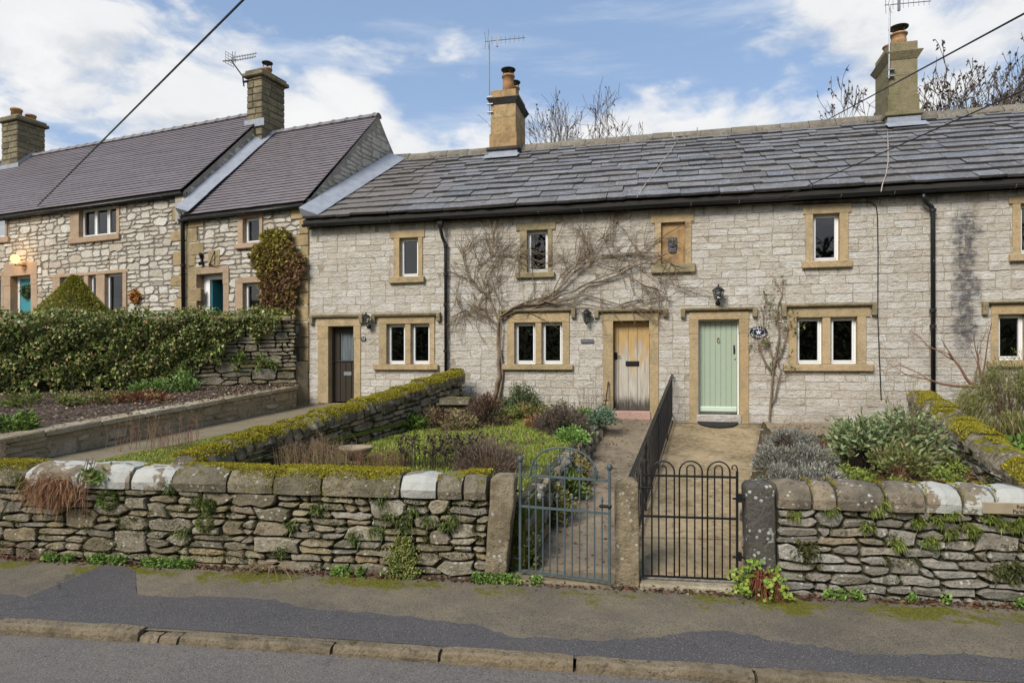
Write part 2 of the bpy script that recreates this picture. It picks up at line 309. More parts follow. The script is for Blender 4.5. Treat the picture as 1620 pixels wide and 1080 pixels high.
# ground materials
def asphalt(name, base, chips, brown, ba, mossy=False):
    def f(t):
        p = t.n('NewGeometry', None, 0)
        n = t.noise(p, 1.1, 6, .65); f2 = t.noise(p, 75, 4, .75); v = t.vor(p, 55)
        c = t.mix(t.m('MULTIPLY', t.step(n, .36, .68), ba), base, brown)
        c = t.mix(t.m('MULTIPLY', t.step(t.noise(p, 9, 5, .7), .45, .75), .35), c, tuple(k*.6 for k in base))
        c = t.mix(t.m('MULTIPLY', t.step(v, .28, .12), t.step(t.n('TexVoronoi', {'Vector': p, 'Scale': 55.}, 1), .35, .6)), c, chips)
        c = t.mix(t.step(f2, .52, .34), c, tuple(k*.35 for k in base))
        cr = t.step(t.n('TexVoronoi', {'Vector': t.vm('ADD', p, t.vm('MULTIPLY', t.n('TexNoise', {'Vector': p, 'Scale': 3.}, 1), (.25, .25, .25))), 'Scale': .8}, 0, feature='DISTANCE_TO_EDGE'), .006, .001)
        c = t.mix(t.m('MULTIPLY', t.m('MULTIPLY', cr, .6), t.step(t.noise(p, .7, 2), .56, .62)), c, (.03, .027, .022))
        h = t.m('SUBTRACT', t.m('ADD', f2, t.m('MULTIPLY', t.step(v, .35, .1), .6)), t.m('MULTIPLY', cr, .2))
        if mossy:
            q = t.n('VectorMath', {0: t.vm('SUBTRACT', p, tuple(S.O)), 1: tuple(S.o)}, 1, operation='DOT_PRODUCT')
            mk = t.step(t.m('SUBTRACT', t.m('ADD', t.noise(p, 2.3, 6, .7), t.m('MULTIPLY', t.noise(p, 30, 3, .6), .18)), t.m('MULTIPLY', t.m('ABSOLUTE', t.m('SUBTRACT', q, .26)), .65)), .49, .59)
            c = t.mix(mk, c, t.mix(t.step(t.noise(p, 60, 3), .4, .65), (.075, .075, .012), (.165, .15, .02)))
            h = t.m('ADD', h, t.m('MULTIPLY', mk, .8))
        return bsdf(t, c, .88, t.bump(h, .55, .008), spec=.25)
    return material(name, f)
M['road'] = asphalt('worn_road_asphalt', (.155, .14, .126), (.40, .36, .32), (.20, .17, .14), .8)
M['pave'] = asphalt('old_mossy_pavement', (.135, .115, .088), (.32, .29, .24), (.22, .18, .12), .9, True)
M['patch'] = asphalt('dark_asphalt_patch', (.092, .085, .084), (.34, .32, .30), (.12, .106, .096), .6)
M['kerb'] = stone_mat('gritstone_kerb', [(.24, .185, .115), (.29, .23, .15), (.20, .16, .105)], (.10, .08, .05), dark=.75, bump=.8, moss=(.99, (.09, .085, .02), (.17, .15, .03), .38))
def groundf(cols, sc=6, bump=.7):
    def f(t):
        p = t.n('NewGeometry', None, 0); a = t.noise(p, sc, 6, .68); b = t.noise(p, sc*7, 5, .7); v = t.vor(p, sc*6, out=1)
        c = t.mix(t.step(a, .35, .66), cols[0], cols[1]); c = t.mix(t.m('MULTIPLY', t.step(b, .45, .75), .8), c, cols[2])
        c = t.mix(t.step(b, .45, .28), c, tuple(k*.4 for k in cols[0]))
        return bsdf(t, c, .95, t.bump(t.m('ADD', b, t.m('MULTIPLY', a, .7)), bump, .04), spec=.15)
    return f
M['soil'] = material('dark_bed_soil', groundf([(.075, .052, .040), (.12, .09, .066), (.26, .21, .155)], 6, 1.0))
M['litter'] = material('leaf_littered_soil', groundf([(.10, .062, .034), (.13, .085, .045), (.19, .15, .06)], 8, 1.0))
M['turf'] = material('turf', groundf([(.085, .115, .022), (.13, .155, .03), (.20, .19, .05)], 3, .6))
M['gravel'] = material('gravel', groundf([(.34, .265, .175), (.42, .335, .23), (.52, .44, .33)], 12, 1.0))
M['concrete'] = material('stained_concrete_path', groundf([(.20, .15, .08), (.36, .275, .165), (.42, .335, .22)], 1.5, .4))
M['concrete_grey'] = material('old_grey_path', groundf([(.15, .12, .085), (.24, .19, .13), (.29, .235, .165)], 1.8, .4))
M['flag'] = material('flagstone_path', groundf([(.19, .155, .10), (.235, .195, .13), (.15, .125, .075)], 2.4, .35))
M['field'] = material('grass_field', groundf([(.05, .07, .018), (.075, .09, .022), (.10, .10, .035)], .8, .6))
# ------------------------------------------------------------------ stone packing
def pack(nx, nz, sizes, rng, blocked=()):
    occ = set(blocked); out = []
    for j in range(nz):
        for i in range(nx):
            if (i, j) in occ: continue
            opts = sizes[:]
            while True:
                k = rng.choices(range(len(opts)), [o[2] for o in opts])[0]; ww, hh, _ = opts[k]
                cells = [(i+a, j+b) for a in range(ww) for b in range(hh)]
                if i+ww <= nx and j+hh <= nz and not any(c in occ for c in cells): break
                opts.pop(k)
                if not opts: ww = hh = 1; cells = [(i, j)]; break
            occ.update(cells); out.append((i, j, ww, hh))
    return out
class Grid:                                    # shared, shaken grid points, so that neighbouring stones fit each other
    def __init__(g, xs, zs, jx, jz, seed):
        r = random.Random(seed); g.P = {}; g.xs = xs; g.zs = zs; g.r = r; g.mid = {}; g.jx = jx; g.jz = jz
        for i, x in enumerate(xs):
            for j, z in enumerate(zs): g.P[i, j] = (x+r.uniform(-jx, jx), z+r.uniform(-jz, jz))
    def midp(g, a, b):
        k = (a, b) if a < b else (b, a)
        if k not in g.mid:
            p, q = g.P[k[0]], g.P[k[1]]; g.mid[k] = ((p[0]+q[0])/2+g.r.uniform(-1, 1)*g.jx*.4, (p[1]+q[1])/2+g.r.uniform(-1, 1)*g.jz*.5)
        return g.mid[k]
    def poly(g, i, j, w_, h_, gap, rnd=.1):
        ring = [(i+k, j) for k in range(w_)]+[(i+w_, j+k) for k in range(h_)]+[(i+w_-k, j+h_) for k in range(w_)]+[(i, j+h_-k) for k in range(h_)]
        corners = {(i, j), (i+w_, j), (i+w_, j+h_), (i, j+h_)}; pts = []
        cx = sum(g.P[q][0] for q in corners)/4; cz = sum(g.P[q][1] for q in corners)/4
        for a, q in enumerate(ring):
            nxt = ring[(a+1) % len(ring)]; p = g.P[q]
            if q in corners: a_ = abs(cx-p[0]); b_ = abs(cz-p[1]); k_ = g.r.uniform(.4, 1.3)*rnd; p = (p[0]+math.copysign(min(k_, a_*.25), cx-p[0]), p[1]+math.copysign(min(k_*.7, b_*.25), cz-p[1]))
            pts.append(p)
            if (w_ == 1 and q[1] == nxt[1]) or (h_ == 1 and q[0] == nxt[0]) or len(ring) < 5: pts.append(g.midp(q, nxt))
        hw = max(abs(p[0]-cx) for p in pts); hh = max(abs(p[1]-cz) for p in pts)
        fx = max(.3, 1-gap/hw); fz = max(.3, 1-gap/hh)
        return [(cx+(p[0]-cx)*fx, cz+(p[1]-cz)*fz) for p in pts]
def stone_solid(fr, poly, ob, of, ch, bulge):
    n = len(poly); cx = sum(p[0] for p in poly)/n; cz = sum(p[1] for p in poly)/n
    hw = max(abs(p[0]-cx) for p in poly); hh = max(abs(p[1]-cz) for p in poly)
    V = [fr.pt(p[0], ob, p[1]) for p in poly]+[fr.pt(p[0], of-ch*random.uniform(.7, 1.3), p[1]) for p in poly]
    fx = max(.35, 1-ch*.9/hw); fz = max(.35, 1-ch*.9/hh); tx = random.gauss(0, 1)*bulge/hw; tz = random.gauss(-.3, 1)*bulge/hh*.6
    V += [fr.pt(cx+(p[0]-cx)*fx, of+tx*(p[0]-cx)+tz*(p[1]-cz), cz+(p[1]-cz)*fz) for p in poly]
    Fc = []
    for i in range(n):
        k = (i+1) % n; Fc += [(i, k, n+k, n+i), (n+i, n+k, 2*n+k, 2*n+i)]
    Fc.append(tuple(range(2*n, 3*n)))
    return V, Fc
def area(poly): return abs(sum(a[0]*b[1]-b[0]*a[1] for a, b in zip(poly, poly[1:]+poly[:1])))/2
def emit(fr, polys, parent, mat, name='stone', ob=-.06, of=(.004, .018), ch=.012, bulge=.006, maxn=285, rng=random, join_name='small_stones', smooth=False):
    polys = sorted(polys, key=area, reverse=True); rest = MB()
    for k, p in enumerate(polys):
        V, Fc = stone_solid(fr, p, ob, rng.uniform(*of), ch, rng.uniform(0, bulge))
        if k < maxn: raw(name, V, Fc, mat, parent, smooth)
        else: rest.add(V, Fc)
    if rest.V: tag(rest.build(join_name, mat, parent, smooth), kind='stuff')
def cuts(a, b, lo, hi, rng):
    xs = [a]
    while xs[-1] < b-hi*.6: xs.append(xs[-1]+rng.uniform(lo, hi))
    xs.append(max(b, xs[-1]+lo*.5)); return xs
def sheet(fr, s0, s1, h0, h1, holes, out, top=None):
    m = MB(); ss = sorted({s0, s1, *[v for q in holes for v in q[:2] if s0 < v < s1]}); hs = sorted({h0, h1, *[v for q in holes for v in q[2:] if h0 < v < h1]})
    for a, b in zip(ss, ss[1:]):
        for c, d in zip(hs, hs[1:]):
            x, z = (a+b)/2, (c+d)/2
            if any(q[0] < x < q[1] and q[2] < z < q[3] for q in holes): continue
            m.add([fr.pt(a, out, c), fr.pt(b, out, c), fr.pt(b, out, d), fr.pt(a, out, d)], [(0, 1, 2, 3)])
    return m
# ------------------------------------------------------------------ the lie of the land
TAN_S = math.tan(R(S.deg))
def yw(x): return S.O.y+(x-S.O.x)*TAN_S
def vv(p): return min(1.15, max(-.1, (13.5-p[1])/(13.5-yw(p[0]))))
def lerp(a, b, t): return a+(b-a)*t
def z_lawn(p): return lerp(1.27, .80, vv(p))
def z_pathl(p): return lerp(1.19, .105, vv(p))
def z_pathr(p): return lerp(1.14, .115, vv(p))
def z_right(p): return lerp(1.16, .84, vv(p))
def z_strip(p): return lerp(1.39, 1.0, vv(p))
def z_bed(p): return 1.36+.45*(depth(p)-8.1)/6.2
def hp(x, off=0.): return H.pt(H.px(x, 600)[0], off, 0)
def sp(x, off=0.): return S.pt(S.px(x, 850)[0], off, 0)
LW0, LW1 = cw(-4.72, 14.3), cw(-6.37, 8.1)                    # low terrace wall, house end and street end
LW2 = LW0.lerp(LW1, 1.03)
MW0, MW1 = cw(-1.02, 13.75), S.pt(S.px(272, 725)[0], -.35, 0)   # mossy wall between the gardens
PL0, PL1 = hp(962), sp(826, -.25)                             # left edge of the wooden door's path
RL0, RL1 = hp(1064), sp(992, -.2)                             # the railing
PR0, PR1 = hp(1206), sp(1186, -.25)
RW0, RW1 = cw(.6117*11.55, 11.55), cw(.80*6.25, 6.25)
IV0, IV1 = cw(-.332*14.75, 14.75), cw(-.786*13.0, 13.0)
IV2 = IV0.lerp(IV1, 1.55)
random.seed(5)
def vnoise(x, y, s, k=0): return (math.sin(x*s*1.7+k)+math.sin(y*s*2.1+k*2.3)+math.sin((x+y)*s*1.3+k*.7)+math.sin((x-y*1.4)*s*2.9+k))*.25
def patch(name, A, B, C, D, zf, mat, nx=24, ny=24, amp=.02, dz=0.0, kind='structure', fs=3.0, skirt=.7):
    V = []; Fc = []
    for j in range(ny+1):
        for i in range(nx+1):
            u, v = i/nx, j/ny; p = A.lerp(B, u).lerp(D.lerp(C, u), v); p.y = max(p.y, yw(p.x)+.16); z = zf(p)+dz+amp*vnoise(p.x, p.y, fs, j*0)
            V.append((p.x, p.y, z))
    for j in range(ny):
        for i in range(nx): a = j*(nx+1)+i; Fc.append((a, a+1, a+nx+2, a+nx+1))
    ring = [i for i in range(nx)]+[j*(nx+1)+nx for j in range(ny)]+[ny*(nx+1)+i for i in range(nx, 0, -1)]+[j*(nx+1) for j in range(ny, 0, -1)]
    if skirt:
        b0 = len(V); V += [(V[i][0], V[i][1], V[i][2]-skirt) for i in ring]; Fc += [(ring[i], b0+i, b0+(i+1) % len(ring), ring[(i+1) % len(ring)]) for i in range(len(ring))]
    o = raw(name, V, Fc, mat, None, False)
    for pl_ in o.data.polygons[:nx*ny]: pl_.use_smooth = True
    if kind: o['kind'] = kind
    return o
# wide ground: road level in front, rising behind the street wall
V = []; Fc = []; XS = [-400, -150, -60, -30, -20, -14, -9, -6, -3, 0, 3, 6, 9, 14, 20, 30, 60, 150, 400]; YS = [-300, -100, -44, -30, -20, -14, -10, -4, 0, 4, 6.0, 8.5, 11, 13.0, 16, 20, 26, 40, 80, 160, 400]
for y in YS:
    for x in XS:
        q = y-max(-1.2, min(1.6, (x+1.57)*TAN_S))-6.46
        z = -.22 if q < .6 else (.05+.07*q if q < 9 else .68+.03*(q-9))
        if x < -7.5 and q > 6: z += .55
        if y < -6: z += .10*min(25, -6-y)
        if y < -14: z += .34*min(30, -14-y)  # unseen bank across the road, added to darken the window reflections
        V.append((x, y, z))
nx = len(XS)
for j in range(len(YS)-1):
    for i in range(nx-1): a = j*nx+i; Fc.append((a, a+1, a+nx+1, a+nx))
tag(raw('ground', V, Fc, M['field'], None, True), kind='structure')
def kerb_out(s): return 1.56+.012*math.sin(s*.9)
def strip(name, fr, s0, s1, oa, ob, z, mat, n=60, amp=0.0):
    V = []; Fc = []; m_ = 12
    for i in range(n+1):
        s = s0+(s1-s0)*i/n
        for j in range(m_+1):
            a, b = (oa(s) if callable(oa) else oa), (ob(s) if callable(ob) else ob); o = a+(b-a)*j/m_
            V.append(fr.pt(s, o, (z(s, o) if callable(z) else z)+amp*vnoise(s, o, 2.3)))
    for i in range(n):
        for j in range(m_): k = i*(m_+1)+j; Fc.append((k, k+1, k+m_+2, k+m_+1))
    return tag(raw(name, V, Fc, mat, None, True), kind='structure')
def z_pave(s, o): return .095-.035*max(0, o)/1.55+.006*vnoise(s, o, 3.)
strip('road', S, -40, 40, 1.6, 9.5, lambda s, o: -.008+.01*min(o-1.6, 3)+.004*vnoise(s, o, 2), M['road'])
strip('pavement', S, -30, 30, -.30, lambda s: kerb_out(s)+.03, z_pave, M['pave'], 140)
# darker resurfaced band along the kerb
edge = [(-400, 930), (-60, 925), (40, 945), (62, 893), (130, 888), (214, 903), (216, 941), (330, 944), (436, 950), (482, 962), (600, 970), (750, 988), (812, 1005), (912, 1011), (1010, 1010), (1082, 1000), (1160, 998), (1236, 1015), (1286, 1021), (1352, 1032), (1412, 1035), (1512, 1031), (1622, 1045), (1900, 1070)]
ep = []
for k in range(len(edge)-1):
    for q in range(6):
        t_ = q/6; x = edge[k][0]+(edge[k+1][0]-edge[k][0])*t_; y = edge[k][1]+(edge[k+1][1]-edge[k][1])*t_+random.uniform(-2.2, 2.2)
        p = onz(x, y, .075); v = p-S.O; ep.append((max(v.dot(S.a), ep[-1][0]+.004 if ep else -99), v.dot(S.o)))
V = []; Fc = []
for (s, o) in ep:
    for j in range(9):
        oo = o+(kerb_out(s)-.01-o)*j/8; V.append(S.pt(s, oo, z_pave(s, oo)+.005))
for i in range(len(ep)-1):
    for j in range(8): k = i*9+j; Fc.append((k, k+1, k+10, k+9))
tag(raw('asphalt_patch', V, Fc, M['patch'], None, True), kind='structure')
# kerb stones
kerb = tag(strip('kerb', S, -14, 12, lambda s: kerb_out(s)+.005, lambda s: kerb_out(s)+.12, -.02, M['core']), kind='structure')
rng = random.Random(3)
s = -13.8
broken = S.px(392, 1015)[0]
while s < 11.6:
    l = rng.uniform(.75, 1.45); l = .18 if abs(s-broken) < .35 and rng.random() < .8 else l
    e = min(.012, l*.1); zt = .075+rng.uniform(-.012, .012)
    if l < .3: zt -= rng.uniform(.01, .05)
    n = max(2, int(l/.12)); m = MB(); V = []; Fc = []
    for i in range(n+1):
        ss = s+e+(l-2*e)*i/n; end = .018 if i in (0, n) else 0; wv = rng.uniform(-.008, .008); zz = zt+rng.uniform(-.007, .007)-end*.6; oo = kerb_out(ss)
        for (o_, z_) in ((-.0, -.1), (0, zz-.006), (.012, zz), (.10+wv, zz-.002), (.122+wv, zz-.016), (.132+wv*1.4, zz-.05), (.13, -.1)): V.append(S.pt(ss, oo+o_*(1 if not end else .93), z_))
    for i in range(n):
        for j in range(6): k = i*7+j; Fc.append((k, k+7, k+8, k+1))
    Fc += [tuple(range(7)), tuple(n*7+6-j for j in range(7))]
    raw('kerb_stone', V, Fc, M['kerb'], kerb, False)
    s += l
# garden surfaces
patch('lawn', MW0, PL0, PL1, MW1, z_lawn, M['turf'], 40, 40, .025)
patch('path_to_wooden_door', PL0, RL0, RL1, PL1, z_pathl, M['concrete_grey'], 12, 40, .012)
patch('path_to_green_door', RL0, PR0, PR1, RL1, z_pathr, M['concrete'], 12, 40, .006)
patch('right_garden_soil', PR0, hp(1452), sp(1660, -.2), PR1, z_right, M['litter'], 30, 30, .03)
patch('far_right_soil', hp(1440), H.pt(9.5, 0, 0), S.pt(9.5, -.2, 0), sp(1610, -.2), lambda p: z_right(p)-.02, M['litter'], 24, 24, .03)
patch('gravel_strip', hp(1207), hp(1395), hp(1405, 2.2), hp(1204, 1.3), lambda p: z_right(p)+.02, M['gravel'], 24, 16, .03, skirt=0)
LFAR = H.pt(H.px(478, 640)[0], -.1, 0)
patch('garden_path', LFAR, H.pt(-5.0, -.1, 0), MW1, LW2+Vector((.1, -.3, 0)), z_strip, M['flag'], 30, 30, .008, skirt=.3)
g0 = LFAR.lerp(H.pt(-5.0, -.1, 0), .52)
patch('grass_strip', g0+Vector((0, -1.6, 0)), MW0+Vector((0, -.6, 0)), MW1+Vector((.0, .1, 0)), MW1+Vector((-1.75, .15, 0)), lambda p: z_strip(p)+.03, M['turf'], 16, 30, .012, skirt=.05)
patch('bed_soil', IV2, IV0, LW0+Vector((-.05, 0, 0)), LW2+Vector((-.05, 0, 0)), z_bed, M['soil'], 40, 30, .025, fs=6)
patch('far_left_soil', IV2, LW2, S.pt(-6.2, -.3, 0), S.pt(-12, -.3, 0), z_bed, M['soil'], 12, 12, .025, fs=6)
yA = L.pt(-17, .05, 0)
patch('upper_yard', yA, L.pt(.0, .05, 0), IV0+Vector((0, .1, 0)), IV2+Vector((0, .1, 0)), lambda p: 2.36, M['flag'], 10, 10, .01, skirt=1.6)
# cross joints of the right path (its slabs), as shallow strips of shadowed joint
for k, vk in enumerate((.08, .46, .80)):
    a, b = RL0.lerp(RL1, vk), PR0.lerp(PR1, vk)
# ------------------------------------------------------------------ openings
OPEN = []                                      # (s0, s1, h0, h1) clear holes in the long facade
HIDE = []                                      # surrounds that hide stones
def hood_mould(fr, parent, x0, y0, x1, yb, th=7, mat='hood'):
    s0, s1, h0, h1 = fr.rect(x0, y0, x1, yb); t = th*(h1-h0)/(yb-y0); m = MB(); d = .085
    def sl(a, b, lo, hi): m.hexa([fr.pt(a, -.05, lo), fr.pt(b, -.05, lo), fr.pt(b, .085, lo+.012), fr.pt(a, .085, lo+.012), fr.pt(a, -.05, hi), fr.pt(b, -.05, hi), fr.pt(b, .11, hi-.035), fr.pt(a, .11, hi-.035)])
    sl(s0+d*.75, s1-d*.75, h1-t, h1)
    o = m.build('hood_mould', M[mat], parent, bevel=.008)
    for a, b in ((s0, s0+d), (s1-d, s1)):
        m = MB(); sl(a, b, h0, h1+.002); m.build('hood_drop', M[mat], parent, bevel=.008)
    return (s0, s1, h0, h1)
def sash(fr, parent, s0, s1, h0, h1, out=-.11, b=.055, bars=()):
    m = MB(); f = .045; c = .028
    for (a, b_, lo, hi, oo) in ((s0, s1, h0, h0+f, 0), (s0, s1, h1-f*.8, h1, 0), (s0, s0+f, h0+f, h1-f*.8, 0), (s1-f, s1, h0+f, h1-f*.8, 0)):
        m.box(fr, a, b_, out-.05, out+.012, lo, hi)
    i0, i1, j0, j1 = s0+f, s1-f, h0+f, h1-f*.8; xs = [i0]+[v for v in bars]+[i1]; panes = []
    for k in range(len(xs)-1):
        a, b_ = xs[k]+(.0 if k == 0 else .022), xs[k+1]-(.0 if k == len(xs)-2 else .022)
        if k: m.box(fr, xs[k]-.022, xs[k]+.022, out-.05, out+.012, j0, j1)
        for (p, q, lo, hi) in ((a, b_, j0, j0+c), (a, b_, j1-c, j1), (a, a+c, j0+c, j1-c), (b_-c, b_, j0+c, j1-c)): m.box(fr, p+.001, q-.001, out-.04, out+.024, lo+.001, hi-.001)
        panes.append((a+c, b_-c, j0+c, j1-c))
    o = m.build('window', M['white'], parent, bevel=.004)
    for (p, q, lo, hi) in panes:
        raw('pane', [fr.pt(p, out-.012, lo), fr.pt(q, out-.012, lo), fr.pt(q, out-.012, hi), fr.pt(p, out-.012, hi)], [(0, 1, 2, 3)], M['glass'], o)
    return o
def window(fr, parent, outer, lights, sill, lint=None, hood=None, mat='sand', opens=None, hide=None, low=None, bars=()):
    O = fr.rect(*outer); Ls = [fr.rect(*q) for q in lights]
    hb = fr.rect(*sill)[3] if sill else low; ht = max(q[3] for q in Ls)+.01
    for k, q in enumerate(Ls):
        w_ = sash(fr, parent, q[0]-.006, q[1]+.006, hb+.004, ht, bars=bars if len(Ls) == 1 else ())
        if k == 0: first = w_
    s0, s1 = Ls[0][0], Ls[-1][1]
    bx('jamb', fr, O[0], s0, -.24, .028, hb, ht, M[mat], first); bx('jamb', fr, s1, O[1], -.24, .028, hb, ht, M[mat], first)
    for a, b in zip(Ls, Ls[1:]): bx('mullion', fr, a[1], b[0], -.2, .016, hb, ht, M[mat], first, .012)
    lo = fr.rect(*lint) if lint else O
    bx('lintel', fr, min(lo[0], O[0]), max(lo[1], O[1]), -.24, .031, ht, O[3], M[mat], first)
    if sill: q = fr.rect(*sill); bx('sill', fr, q[0], q[1], -.24, .085, q[2], hb, M[mat], first, .012)
    if hood: hood_mould(fr, first, *hood)
    if opens is not None: opens.append((s0-.01, s1+.01, hb-.01, ht+.01)); hide.append((O[0], O[1], hb, O[3]))
    return first
def lantern(name, label, fr, x, y0, y1, up=True, out=.17, group='wall lanterns by the front doors'):
    s_, h1 = fr.px(x, y0, out); h0 = fr.px(x, y1, out)[1]; ht = h1-h0
    t = thing(name, label, 'wall lantern', fr.pt(s_, 0, h0), group)
    c = fr.pt(s_, out, h0); r = ht*.30
    if up:
        MB().lathe(c, [(r*.25, ht*.25), (r*.62, ht*.30), (r*.60, ht*.34)], 6).build('base', M['black'], t)
        MB().lathe(c, [(r*.52, ht*.33), (r*.80, ht*.66)], 6).build('glass', M['lampglass'], t)
        MB().lathe(c, [(r*1.0, ht*.66), (r*.95, ht*.70), (r*.62, ht*.80), (r*.2, ht*.86), (r*.12, ht*.92), (r*.16, ht*.94), (.001, ht)], 8).build('cap', M['black'], t)
        m = MB()
        for k in range(6):
            a = math.pi/3*k; d = Vector((math.cos(a), math.sin(a), 0)); m.tube([c+d*r*.54+Vector((0, 0, ht*.32)), c+d*r*.82+Vector((0, 0, ht*.67))], .006, 4)
        m.build('cage', M['black'], t)
        m = MB().tube([fr.pt(s_, -.01, h0+ht*.12), fr.pt(s_, out*.6, h0+ht*.06), fr.pt(s_, out, h0+ht*.26)], .011, 6)
        m.build('arm', M['black'], t)
        MB().lathe(fr.pt(s_, -.005, h0+ht*.14), [(.045, 0), (.05, .012), (.03, .025)], 12, fr.o).build('back_plate', M['black'], t)
    else:
        MB().lathe(c, [(r*.12, 0), (r*.45, ht*.10), (r*.5, ht*.14)], 6).build('base', M['black'], t)
        MB().lathe(c, [(r*.46, ht*.14), (r*.95, ht*.72)], 6).build('glass', M['lampglass'], t)
        MB().lathe(c, [(r*1.25, ht*.72), (r*1.2, ht*.77), (r*.5, ht*.92), (r*.35, ht)], 6).build('cap', M['black'], t)
        m = MB()
        for k in range(6):
            a = math.pi/3*k; d = Vector((math.cos(a), math.sin(a), 0)); m.tube([c+d*r*.48+Vector((0, 0, ht*.13)), c+d*r*.98+Vector((0, 0, ht*.73))], .006, 4)
        m.build('cage', M['black'], t)
        MB().tube([fr.pt(s_, -.01, h1-ht*.05), fr.pt(s_, out*.5, h1+.02), fr.pt(s_, out, h1-.01)], .010, 6).build('arm', M['black'], t)
    return t
def text_obj(name, body, size, fr, s, out, h, mat, parent, rot=0.0, align='CENTER', ext=.0015):
    cu = bpy.data.curves.new(name, 'FONT'); cu.body = body; cu.size = size; cu.align_x = align; cu.align_y = 'CENTER'; cu.extrude = ext; cu.resolution_u = 2
    o = bpy.data.objects.new('tmp', cu); COL.objects.link(o)
    bpy.context.view_layer.update()
    me = bpy.data.meshes.new_from_object(o.evaluated_get(bpy.context.evaluated_depsgraph_get())); bpy.data.objects.remove(o); bpy.data.curves.remove(cu)
    mx = Matrix(((fr.a.x, 0, fr.o.x), (fr.a.y, 0, fr.o.y), (0, 1, 0))).to_4x4() @ Matrix.Rotation(rot, 4, 'Z')
    me.transform(mx); me.name = name
    return linkmesh(name, me, mat, parent, fr.pt(s, out, h))
# ------------------------------------------------------------------ the long cottage row
BND = [H.px(489.5, 500)[0], H.px(702, 400)[0], H.px(1064, 500)[0], H.px(1473, 400)[0], 9.5]
EAVE, RIDGE_D, RIDGE_Z = 5.52, 3.65, 8.05
LAB = ['pale limestone cottage with a dark brown half glazed door, against the taller tiled house',
       'pale limestone cottage with a bare weathered wooden door and leafless climber',
       'pale limestone cottage with a sage green plank door and oval name sign',
       'pale limestone cottage with black streaked wall beyond the peeling downpipe']
COT = [thing('stone_cottage', LAB[k], 'cottage', H.pt((BND[k]+BND[k+1])/2, 0, 1.15), 'cottages of the stone row') for k in range(4)]
# windows
W = dict(opens=OPEN, hide=HIDE)
window(H, COT[0], (623, 365, 669, 438), [(632.4, 377, 662, 438)], (617, 438, 672.5, 448), lint=(618.5, 365, 672, 377), **W)
window(H, COT[1], (822.6, 353, 873.6, 431), [(834, 365, 867, 431)], (817, 431, 878, 440), lint=(817, 353, 879, 365), mat='hood', **W)
window(H, COT[2], (1274, 323.5, 1342, 413), [(1286, 339, 1328, 412.4)], (1268, 413, 1347, 424), lint=(1270, 323.5, 1346.5, 338), **W)
window(H, COT[3], (1601, 309, 1680, 401), [(1614, 322, 1666, 401)], (1595, 401, 1686, 413), lint=(1595, 309, 1686, 322), **W)
window(H, COT[0], (600, 500, 688, 576), [(612, 513, 641, 575), (650, 513, 680, 575)], (592.5, 576, 694.5, 585), hood=(590, 494, 698, 510), **W)
window(H, COT[1], (802, 495, 901, 576), [(814, 511, 847, 575), (857, 511, 890, 575)], (795, 576, 907, 585), hood=(789, 487, 911, 505), **W)
window(H, COT[2], (1247, 487, 1370, 576), [(1260, 503, 1301, 575), (1314, 503, 1356, 575)], (1239, 576, 1381, 587), lint=(1247, 487, 1376, 503), hood=(1236, 479, 1386, 501), **W)
window(H, COT[3], (1567, 481, 1690, 570), [(1579, 498, 1622, 569), (1635, 498, 1678, 569)], (1560, 570, 1698, 581), hood=(1552, 474, 1702, 498), **W)
# blocked upper window with board and carved mask
q = H.rect(1036, 338, 1094, 418); p_ = H.rect(1046, 352, 1084, 418)
bw = bx('blind_window', H, p_[0], p_[1], -.2, -.05, p_[2], p_[3], M['panel_wood'], COT[1])
bx('jamb', H, q[0], p_[0], -.24, .028, p_[2], p_[3], M['sand'], bw); bx('jamb', H, p_[1], q[1], -.24, .028, p_[2], p_[3], M['sand'], bw)
k_ = H.rect(1030, 338, 1098, 351); bx('lintel', H, k_[0], k_[1], -.24, .031, p_[3], k_[3], M['sand'], bw)
k_ = H.rect(1030, 418, 1100, 432); bx('sill', H, k_[0], k_[1], -.24, .085, k_[2], p_[2], M['hood'], bw, .012)
OPEN.append((p_[0]-.01, p_[1]+.01, p_[2]-.01, p_[3]+.01)); HIDE.append((q[0], q[1], p_[2], q[3]))
mk = H.rect(1056, 375.5, 1072, 399)
V = []; Fc = []; NX, NZ = 16, 22
for j in range(NZ+1):
    for i in range(NX+1):
        u, v = i/NX*2-1, j/NZ*2-1
        edge_ = 1-.10*abs(math.sin(v*7.))-.12*max(0, -v-.35); uu = u*edge_
        d = .055*max(0., 1-.75*u*u-.25*v*v)
        d += .030*math.exp(-(u/.16)**2-((v-.12)/.28)**2)                       # nose
        for e in (-.42, .42):
            d -= .030*math.exp(-((u-e)/.17)**2-((v-.36)/.11)**2); d += .016*math.exp(-((u-e)/.26)**2-((v-.58)/.08)**2)   # eyes, brows
            d += .014*math.exp(-((u-e*1.15)/.2)**2-((v+.02)/.16)**2)
        d -= .036*math.exp(-(u/.40)**2-((v+.40)/.09)**2)                       # open mouth
        d += .012*math.exp(-(u/.5)**2-((v+.20)/.06)**2)+.008*math.sin(u*11)*(v < -.5)+.01*math.sin(u*9+1)*(v > .72)
        V.append(H.pt((mk[0]+mk[1])/2+uu*(mk[1]-mk[0])/2, -.05+max(.0, d), (mk[2]+mk[3])/2+v*(mk[3]-mk[2])/2))
for j in range(NZ):
    for i in range(NX): a = j*(NX+1)+i; Fc.append((a, a+1, a+NX+2, a+NX+1))
M['mask'] = simple('grey_cast_mask', (.10, .10, .105), .7, var=.6, sc=30)
tag(raw('carved_mask', V, Fc, M['mask'], None, True), 'small grey carved face mask fixed to the orange board of the blind window', 'mask')
